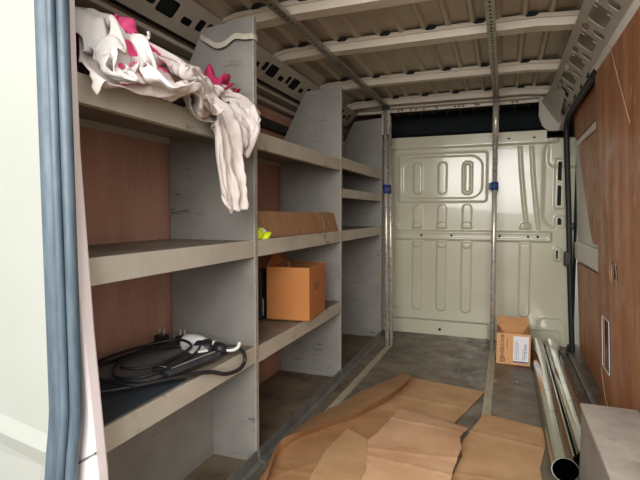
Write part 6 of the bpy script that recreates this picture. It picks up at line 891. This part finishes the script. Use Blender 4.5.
321,277,-591,-14,21,-12,12,19,5,13,1,1,-1,-11,-9,-27,7,0,22,25,-2,-19,5,4,-15,-3,3,0,11,9,21,0,4,15,15,7,30,0,1,-1,-13,-5,-8,12,0,-2,20,-2,-19,-2,-1,-22,19,1,-9,-5,2,15,-10,-5,8,21,4,21,15,9,25,-2,5,25,5,0,0,12,1,-14,1,-2,-21,-3,-3,7,24,3,-12,2,21,-12,5,0,-11,-8,-11,23,-4,-8,
337,289,-598,-18,12,-20,4,23,3,10,6,5,1,-10,-13,-29,-3,-4,12,31,0,-14,8,4,-13,-9,0,1,12,10,22,-1,3,15,18,5,30,-5,1,4,-8,-3,-14,2,-3,-6,24,-1,-20,-1,0,-21,15,-1,-10,5,4,3,-17,-3,27,7,1,19,25,10,22,4,5,18,5,0,8,10,-1,-13,5,0,-27,-1,1,-6,21,13,10,16,8,-2,4,11,-19,1,8,-4,-28,1,
343,300,-605,-14,8,-23,-11,18,2,5,10,6,11,0,-9,-17,-13,-12,0,30,-2,-21,8,4,5,-11,2,-6,13,3,8,11,20,27,-9,-9,25,16,-1,8,5,7,-6,-7,-10,-17,3,-2,-22,10,0,-18,7,-1,-2,12,4,-1,-17,-5,25,6,3,16,30,12,25,-1,2,14,1,0,5,6,0,-16,4,0,-14,23,10,-12,14,13,-5,-6,14,-2,14,-4,-12,6,9,-2,-12,25,
 )),
 'arm': (22, (
142,27,232,-22,-26,12,-36,50,-23,1,-10,-16,15,-36,0,50,1,24,-28,-6,18,-17,-27,-28,-27,-14,-32,34,-1,34,-7,-39,-1,1,-6,6,59,-21,22,36,23,-9,-1,67,-4,19,-43,1,24,-17,-16,-22,23,-58,-10,54,23,9,6,15,-5,-17,-9,33,4,7,
127,47,228,12,-29,12,-20,-2,-16,-17,22,-17,-33,-37,-4,43,-1,9,40,-3,35,-13,-19,-10,-31,-15,-50,26,4,26,-21,-30,4,2,-8,5,32,-24,25,62,5,18,5,63,-12,6,-15,-43,2,-47,-5,-14,33,-37,-9,53,27,7,12,32,6,-24,-12,27,21,-8,
86,81,212,34,-7,22,2,-21,-20,-27,4,-16,21,-31,-10,11,-1,13,27,-2,41,12,-29,15,-12,-13,-38,2,15,-14,7,-26,29,-6,-20,-8,-4,-28,1,24,-14,5,7,35,3,5,48,12,2,-25,-49,-7,14,-38,19,29,16,2,20,11,17,-6,15,16,20,23,
114,110,215,-12,-34,-16,16,-15,-1,8,-3,-17,9,-15,4,26,13,18,-6,-4,30,-19,-22,42,28,-18,-26,15,11,4,2,-9,-1,-3,-29,-16,-7,-17,-37,-10,-6,-21,22,-24,9,-3,28,25,13,53,25,5,29,-60,4,-9,-25,35,12,-5,16,-17,14,-33,17,11,
95,131,250,34,-38,-30,15,-5,-34,9,-10,7,1,-4,26,-15,-2,9,-10,-1,24,10,-7,8,6,-7,17,28,-19,-7,-16,-5,-81,21,9,17,11,-2,39,-10,-24,-40,-15,-15,-37,16,-6,19,10,20,33,53,64,-56,-22,-9,-25,20,-27,-16,35,-28,14,-21,-7,22,
107,165,239,5,-38,17,20,-19,-28,38,-6,-25,-4,1,22,-18,-2,19,-25,8,13,2,8,15,26,-28,-5,34,-25,-4,-13,-5,-69,-3,-17,-37,17,28,29,11,14,59,-5,-41,-32,-3,6,-28,15,-1,22,18,23,-35,0,25,-41,14,-15,-4,25,-32,8,11,-6,22,
125,188,242,7,-32,20,-12,-15,-29,33,-18,-9,33,19,-13,-10,6,26,-31,-6,-2,-12,-18,17,28,-8,11,24,-37,-26,-12,-5,-44,-18,-9,-35,17,-13,-23,31,23,31,5,16,65,18,-11,10,10,6,-13,7,-10,-33,9,8,-41,2,14,-24,14,-15,-14,-9,-16,-4,
145,221,246,10,-39,0,-35,-7,-16,5,-21,-14,41,4,5,33,28,16,-31,-6,-7,-3,-21,29,15,-23,-8,17,-14,-14,-33,-12,-60,16,-10,-19,-6,-10,-20,27,-7,3,-2,32,53,12,-1,35,5,-2,-24,25,-1,-9,4,-6,-36,1,35,-31,9,-13,-13,-9,-14,-12,
145,229,225,10,-17,19,-47,-8,-17,-1,-8,-11,27,-12,1,39,-11,-4,12,42,16,11,-30,23,8,-31,-6,8,7,-59,-21,-28,6,16,19,-29,1,-29,-33,16,-15,7,-2,15,30,-5,28,50,12,-4,-12,14,7,-4,18,-8,-43,-3,21,-23,9,24,-34,5,-23,0,
137,267,227,39,-13,15,-21,-44,-15,-38,10,-16,35,-21,6,23,-25,-23,8,58,14,19,-9,56,13,-41,-17,-13,-2,-64,-16,-1,-16,0,14,-28,27,-8,0,7,-3,23,-2,-8,18,-5,48,53,9,-30,-28,11,-6,-16,35,5,5,-17,-26,-32,-15,1,-39,5,18,-4,
89,290,252,47,5,-10,39,-52,-21,-39,-20,-23,-17,-11,-17,31,1,8,21,60,15,22,-19,17,4,-25,-19,-1,-26,-17,-30,-18,-12,12,45,-15,34,2,-39,11,7,24,-5,22,18,-20,9,9,28,-7,44,-4,-32,-22,21,-19,11,14,0,-19,-24,-24,-11,-1,-2,-21,
93,322,241,17,6,14,44,-31,-30,0,-43,-7,-16,-2,-20,24,26,-17,11,43,21,17,-23,12,-9,-10,-23,-1,-26,-18,-14,-35,7,1,11,-32,39,24,-24,18,13,0,-21,33,14,-26,-15,-7,23,-12,49,34,4,22,1,-45,-19,32,16,-21,-15,-40,-16,-10,-13,2,
125,312,205,-2,29,5,-12,-35,25,7,-15,-24,19,-15,-18,25,42,-14,14,42,19,35,-38,23,-31,2,-36,-3,-8,-14,-26,-47,-9,1,9,-36,29,6,-13,8,11,10,20,20,13,-46,-14,11,41,-6,4,33,-4,22,-6,-27,-5,31,6,-14,-6,-23,-37,-5,-19,-5,
153,316,189,-13,0,-7,-36,-1,9,9,-9,-41,16,-6,25,8,-2,-38,22,38,21,25,11,24,14,-8,-8,-22,-5,-13,-19,-25,0,26,-6,-26,5,14,-16,9,6,-2,-22,3,11,-4,-1,23,25,-21,20,23,2,13,6,-12,-29,29,-1,0,-5,-22,-33,-2,-6,-25,
137,328,222,2,1,-17,-31,0,-13,-11,5,-34,21,-14,-20,16,3,7,16,25,4,17,34,13,-5,-21,-16,6,-4,-20,-20,-7,-6,31,-3,12,25,6,-11,1,5,-13,-11,0,14,9,-25,31,-16,-25,0,8,4,15,4,-2,-12,17,14,-27,-5,-19,-14,13,-11,-18,
126,356,214,-1,2,-8,-15,-25,-24,-30,52,-4,21,-15,-11,11,-45,5,33,-10,33,6,39,-40,-7,48,-8,-9,-26,-5,-20,-11,-11,28,10,-5,42,-1,-38,11,11,3,6,-1,25,5,-37,8,-14,-8,28,19,-7,1,7,-1,-11,-4,17,-39,-32,-1,-28,17,2,3,
78,333,216,7,3,-9,14,17,-8,-7,23,-21,14,20,-41,18,5,12,-14,-37,43,19,-30,27,37,10,-38,-26,11,17,-18,-23,-11,-16,48,-41,35,13,-40,53,21,-11,13,-6,10,-13,-40,16,7,-1,41,3,-6,18,2,-7,-14,23,-5,-19,-7,15,-33,-21,23,-27,
72,393,211,-5,-29,4,17,-5,-28,5,36,-9,6,7,-47,49,17,-35,-8,13,63,-21,-34,48,19,-34,23,26,4,3,-19,9,-32,-31,-23,-12,-1,38,-44,37,4,-14,28,-12,-16,4,-25,30,14,1,40,-4,31,-8,15,-9,-15,26,-12,3,9,8,-42,-20,-2,-4,
73,485,209,10,-28,0,-7,-68,-11,15,-24,9,13,25,-36,21,26,-43,25,26,-15,3,14,71,-25,-52,44,32,17,-9,9,-9,-9,-20,15,-32,-29,-37,-5,27,-18,-13,24,5,-13,18,0,19,-16,0,26,22,15,6,5,-1,-14,7,-15,-13,37,6,-14,-11,10,-38,
75,522,211,5,2,-24,19,-53,1,7,-57,9,-4,-14,-19,12,16,-44,39,56,4,-1,4,59,3,-34,28,11,2,-35,32,13,-54,18,-15,-27,-53,-4,30,-7,-35,28,25,-17,10,23,13,-12,-34,6,29,26,-6,-5,28,-2,7,-17,0,-22,12,-22,-43,1,24,22,
99,489,214,5,7,-12,8,-6,-33,20,-14,18,-4,-51,-28,-5,6,-47,31,53,19,0,17,56,38,-30,44,-31,-20,-25,-4,12,-52,1,-8,-42,15,-1,22,-3,-12,36,-7,-16,19,29,-6,-17,13,4,18,15,-14,-22,23,2,10,-11,-19,-19,-31,-18,-18,3,42,3,
135,487,204,-10,17,-7,11,9,-39,-9,-11,-24,14,-16,20,-5,-6,-14,26,28,-15,7,12,45,27,-2,56,11,-28,-4,-22,-8,-20,-21,12,-30,-16,-18,-17,7,-16,18,16,-5,5,26,4,8,-2,-43,-12,51,3,-22,7,17,6,-21,-28,-8,-51,-13,2,30,17,-30,
166,533,200,-15,-21,4,11,15,-43,-7,8,-50,-23,-16,-2,20,5,-10,7,-24,-17,18,33,71,20,17,39,22,-5,19,-14,-14,-20,-13,-5,-11,-3,2,-30,-17,-24,-13,-4,-31,6,3,7,22,3,-37,6,41,-11,-8,4,21,3,7,-16,-30,-24,-26,17,-20,-7,-33,
182,556,190,1,-7,23,0,-9,-24,-34,5,-59,-22,3,-48,27,6,-15,8,-35,12,17,7,61,19,49,50,26,6,-3,-15,-12,-24,-2,-13,-15,-5,2,-16,3,-19,-39,-13,-29,6,-17,-38,16,-1,-4,32,33,-3,19,-5,10,0,31,-15,-19,-53,-33,10,2,-11,-38,
174,573,211,8,2,-7,18,-4,-9,-24,-19,-35,-24,-3,-48,12,14,-29,-6,-45,32,26,25,25,22,60,36,28,0,-24,4,-17,-19,-12,-22,-9,-13,-31,-5,-10,-21,-5,19,-23,-10,-14,-8,-6,-26,4,42,6,-19,36,0,7,1,31,2,-19,-35,-28,-5,1,-11,-22,
151,581,190,-2,-17,-18,23,14,11,-18,-27,-25,-18,11,-47,10,13,-12,18,-42,22,54,61,24,6,51,23,17,-18,-16,2,-23,-52,18,-14,-19,-28,-39,18,-5,-33,8,2,-12,12,-37,-7,-14,-10,13,29,-2,-21,26,-1,-5,11,20,-5,-5,-23,-20,-28,12,-28,4,
187,604,228,-35,-13,-29,-24,-11,-36,31,-14,-8,-11,4,-23,12,9,-7,17,-37,-20,13,33,36,42,79,-4,31,-8,25,-9,-34,-6,-10,-31,-49,-13,-48,-30,-2,-29,19,13,-14,17,-32,15,20,0,34,14,-6,-11,22,8,13,-5,-3,-35,-8,-3,-37,-29,-11,-17,18,
177,588,176,2,26,7,-1,-36,-46,-5,-3,-6,0,-17,-27,-1,16,-3,3,26,20,16,-42,-6,35,50,20,36,39,-1,14,2,11,-24,-45,4,-3,-67,-62,-8,-14,-10,-10,-10,8,32,70,37,21,35,22,-24,-51,47,-11,11,3,26,35,-41,-25,-87,-3,-7,-11,5,
192,347,-29,2,9,-8,5,18,-2,9,32,28,-2,42,19,25,21,8,1,20,21,-31,12,40,3,26,19,44,43,14,5,3,27,10,-16,-50,14,27,-37,1,29,1,-10,11,3,24,24,44,11,48,0,22,1,24,-16,27,10,6,26,-24,29,50,-34,-11,8,0,
229,361,-25,-3,0,14,2,31,5,15,39,-10,1,27,16,2,15,3,9,10,20,-15,6,29,5,16,18,7,6,20,11,14,5,12,22,-25,14,34,9,-2,22,1,5,15,-1,10,22,-18,-25,22,15,25,2,-4,19,17,2,7,21,5,5,23,-18,-17,27,-15,
269,378,-27,-6,6,-3,-11,28,0,15,29,24,-14,28,-11,-9,14,1,1,13,26,10,-3,31,1,25,9,12,-8,7,8,15,6,19,31,9,-7,34,-17,7,13,8,10,-4,6,7,24,18,4,29,15,19,4,-1,11,14,-4,14,12,-26,-20,16,-36,4,24,10,
275,397,-48,4,11,0,8,11,27,-22,33,-6,0,28,4,-12,10,-3,1,12,24,19,-9,33,0,23,-1,8,12,6,16,0,12,5,36,5,4,34,-4,-5,11,-7,9,8,7,25,15,13,6,-13,32,7,-7,16,14,15,-5,-20,19,-29,23,23,-25,-11,15,-15,
292,385,-55,11,10,6,-20,34,7,-7,35,7,-9,19,-2,-3,11,9,2,13,22,25,-21,27,1,22,-3,0,12,-6,21,14,15,5,33,9,-7,26,-7,-2,12,-8,6,19,3,13,-24,29,22,-12,17,14,2,5,15,12,6,-22,18,-30,-11,27,-28,17,-2,11,
276,389,-67,7,12,7,-8,35,5,10,34,11,-6,16,7,-9,13,-2,14,7,28,25,-19,20,7,15,0,-8,6,-11,-2,32,4,28,24,13,-2,27,-5,-7,6,-9,13,20,6,4,-38,23,21,18,9,11,11,4,19,-9,2,-11,34,-15,-19,-8,-34,-7,10,0,
278,392,-74,13,20,4,-15,32,4,2,30,9,0,16,6,7,13,6,6,-15,27,32,-3,8,8,12,4,1,14,-5,-18,28,-9,9,31,10,27,1,4,-1,12,-9,5,26,-2,8,-42,20,7,25,3,5,13,1,16,-18,5,20,30,2,-15,26,-6,-7,1,-9,
271,376,-84,6,33,6,15,35,14,0,30,5,-9,13,-7,11,9,11,1,-26,27,18,26,3,14,5,-5,-11,11,3,20,25,-5,-7,33,-9,19,-9,7,13,4,-3,5,34,-4,8,-41,16,7,21,2,-1,15,-1,28,-1,7,-23,26,5,25,-4,3,3,7,-1,
267,370,-108,4,29,5,30,42,28,2,32,8,-7,6,-9,8,12,12,6,-30,24,2,26,-5,3,11,-7,13,15,1,5,32,-5,19,28,-2,-11,18,6,12,3,0,37,-3,-11,0,-39,9,13,14,7,-3,14,-2,19,26,4,-37,-7,7,3,17,0,13,-1,-5,
289,377,-129,-5,26,11,14,45,22,19,7,17,-1,12,-6,5,20,6,6,-32,22,7,20,0,3,12,-4,2,22,-11,22,28,14,-24,21,-15,3,16,-7,22,-1,2,24,13,-21,21,-25,13,16,0,8,0,20,0,-9,29,-2,-32,5,8,-21,4,5,5,11,3,
329,382,-126,-30,24,-12,13,45,16,14,4,10,10,5,7,14,21,8,-2,-34,13,9,15,6,2,14,-3,9,30,-6,0,34,0,-11,28,-14,-8,11,-10,26,6,3,10,-43,5,22,-5,-14,9,15,-3,1,16,3,-11,34,-5,-23,25,9,-11,-15,2,-17,2,6,
355,381,-144,-11,23,7,2,42,5,-3,17,-14,15,3,7,1,-25,25,12,25,2,14,-7,2,2,22,5,-16,24,-20,-31,27,11,26,9,-10,-2,10,-10,16,19,-13,-2,-44,6,16,12,-16,5,11,-4,9,19,0,-34,20,6,1,31,-7,-15,7,5,-19,-11,4,
329,386,-182,31,-7,12,-5,29,-2,-21,9,7,10,19,1,34,0,8,-6,31,1,7,11,4,1,16,7,-37,-11,-2,-5,35,-6,-2,20,-3,1,11,-9,20,19,-18,-6,-46,5,15,16,-11,0,14,-4,25,7,-11,-34,19,4,2,30,-9,-14,11,3,-21,10,6,
355,394,-234,0,-3,23,-2,27,10,18,7,11,-21,16,-10,34,4,13,7,25,1,2,14,-3,-14,16,5,-39,-25,-3,-4,38,-5,-12,11,2,3,11,-10,16,25,-18,-3,-40,3,20,-2,-6,0,14,-7,13,27,-13,-27,26,0,-25,-3,20,-9,11,0,1,20,-21,
351,414,-267,27,5,21,-38,-7,18,17,3,7,30,24,8,-35,19,27,16,0,-24,5,14,-2,8,20,-5,-35,13,12,-37,1,-8,1,11,-11,8,13,-9,14,25,-17,11,-33,0,5,-15,-3,9,12,-7,5,37,-14,-37,13,13,-21,2,8,-12,1,7,-13,29,12,
363,424,-289,4,20,32,-30,-20,5,12,16,21,30,-19,21,-38,24,-3,7,29,-4,1,10,-2,15,19,-10,-26,-16,26,-4,17,-19,-7,0,-12,3,12,-16,-16,28,-12,24,-13,-11,1,-13,-3,17,-4,-7,-11,41,-5,-31,24,12,-13,11,9,-14,-5,-2,-25,19,17,
 )),
}

def draped(key, name, m, parent=None, pinkz=None, off=(0,0,0), **kw):
    nu, z = CD[key]; g = np.array(z, 'f8').reshape(-1, nu, 3)
    g = np.cumsum(g, 1)/2000+np.array([-1,1.2,1.3])+np.array(off); nv = g.shape[0]
    g[...,2] = np.where((g[...,0] < -.872) & (g[...,2] < 1.2795), 1.2795, g[...,2])
    g[...,0] = np.where((g[...,0] < -.864) & (g[...,2] < 1.279), -.864, g[...,0])
    bm = B(); vv = [bm.verts.new(p) for p in g.reshape(-1,3)]
    for j in range(nv-1):
        for i in range(nu-1):
            f = bm.faces.new((vv[j*nu+i], vv[j*nu+i+1], vv[(j+1)*nu+i+1], vv[(j+1)*nu+i]))
            if isinstance(pinkz, tuple): f.material_index = int(pinkz[0] <= j/nv < pinkz[1] and pinkz[2] <= i/nu < pinkz[3])
            elif pinkz and f.calc_center_median().z > pinkz: f.material_index = 1
    bmesh.ops.delete(bm, geom=[v for v in bm.verts if v.co.y < .80 or v.co.x < -1.25], context='VERTS')
    return obj(name, bm, m, parent, smooth=True, solid=.004, sub=1, recalc=False, **kw)
draped('wrap', 'cloth', ['cloth_white','cloth_pink'], off=(.015,0,-.03), label='white cloth with pink parts forming the bulk of the pile on the top shelf', cat='cloth', pinkz=1.36)
draped('grey', 'cloth', ['cloth_grey','cloth_pink'], off=(.025,0,-.04), label='pale grey cloth spread over the left end of the pile on the top shelf', cat='cloth')
draped('roll', 'cloth', ['cloth_white','cloth_pink'], label='rolled white cloth with a pink patch bunched along the front edge of the top shelf', cat='cloth', pinkz=(0,.38,.22,.62), off=(.035,0,-.052))
draped('tail', 'cloth', ['cloth_white','cloth_pink'], pinkz=(.0,.22,.0,.45), off=(.01,0,-.012), label='long white cloth hanging down over the edge of the top shelf', cat='cloth')
draped('arm', 'cloth', ['cloth_white'], label='short end of white cloth drooping over the shelf edge beside the upright', cat='cloth')
draped('crimson', 'cloth', ['cloth_crimson'], label='crumpled crimson pink cloth behind the hanging white cloth', cat='cloth')


# ------------------------------------------------------------------ light and camera
w = bpy.data.worlds.new('sky'); bpy.context.scene.world = w; w.use_nodes = True
bg = w.node_tree.nodes['Background']; bg.inputs['Color'].default_value = (1,.985,.95,1); bg.inputs['Strength'].default_value = 1.6
gd = obj('ground', bx(-12,12,-14,10,-.62,-.60), 'floor', kind='structure')
def area(name, loc, rot, sx, sy, power, col):
    l = bpy.data.lights.new(name, 'AREA'); l.shape = 'RECTANGLE'; l.size = sx; l.size_y = sy; l.energy = power; l.color = col
    o = bpy.data.objects.new(name, l); C.objects.link(o); o.location = loc; o.rotation_euler = rot; return o
area('open_sky', (-.35,-1.6,1.8), (math.radians(76),0,0), 2.6, 1.6, 150, (1,.97,.93))
cam = bpy.data.cameras.new('camera'); cam.lens = 27; cam.sensor_width = 36; cam.clip_start = .02
co = bpy.data.objects.new('camera', cam); C.objects.link(co); co.location = (0,0,.97)
co.rotation_euler = (math.radians(90-3.2195),0,math.radians(20.839)); bpy.context.scene.camera = co
vs = bpy.context.scene.view_settings; vs.view_transform = 'Standard'; vs.look = 'None'; vs.exposure = 0
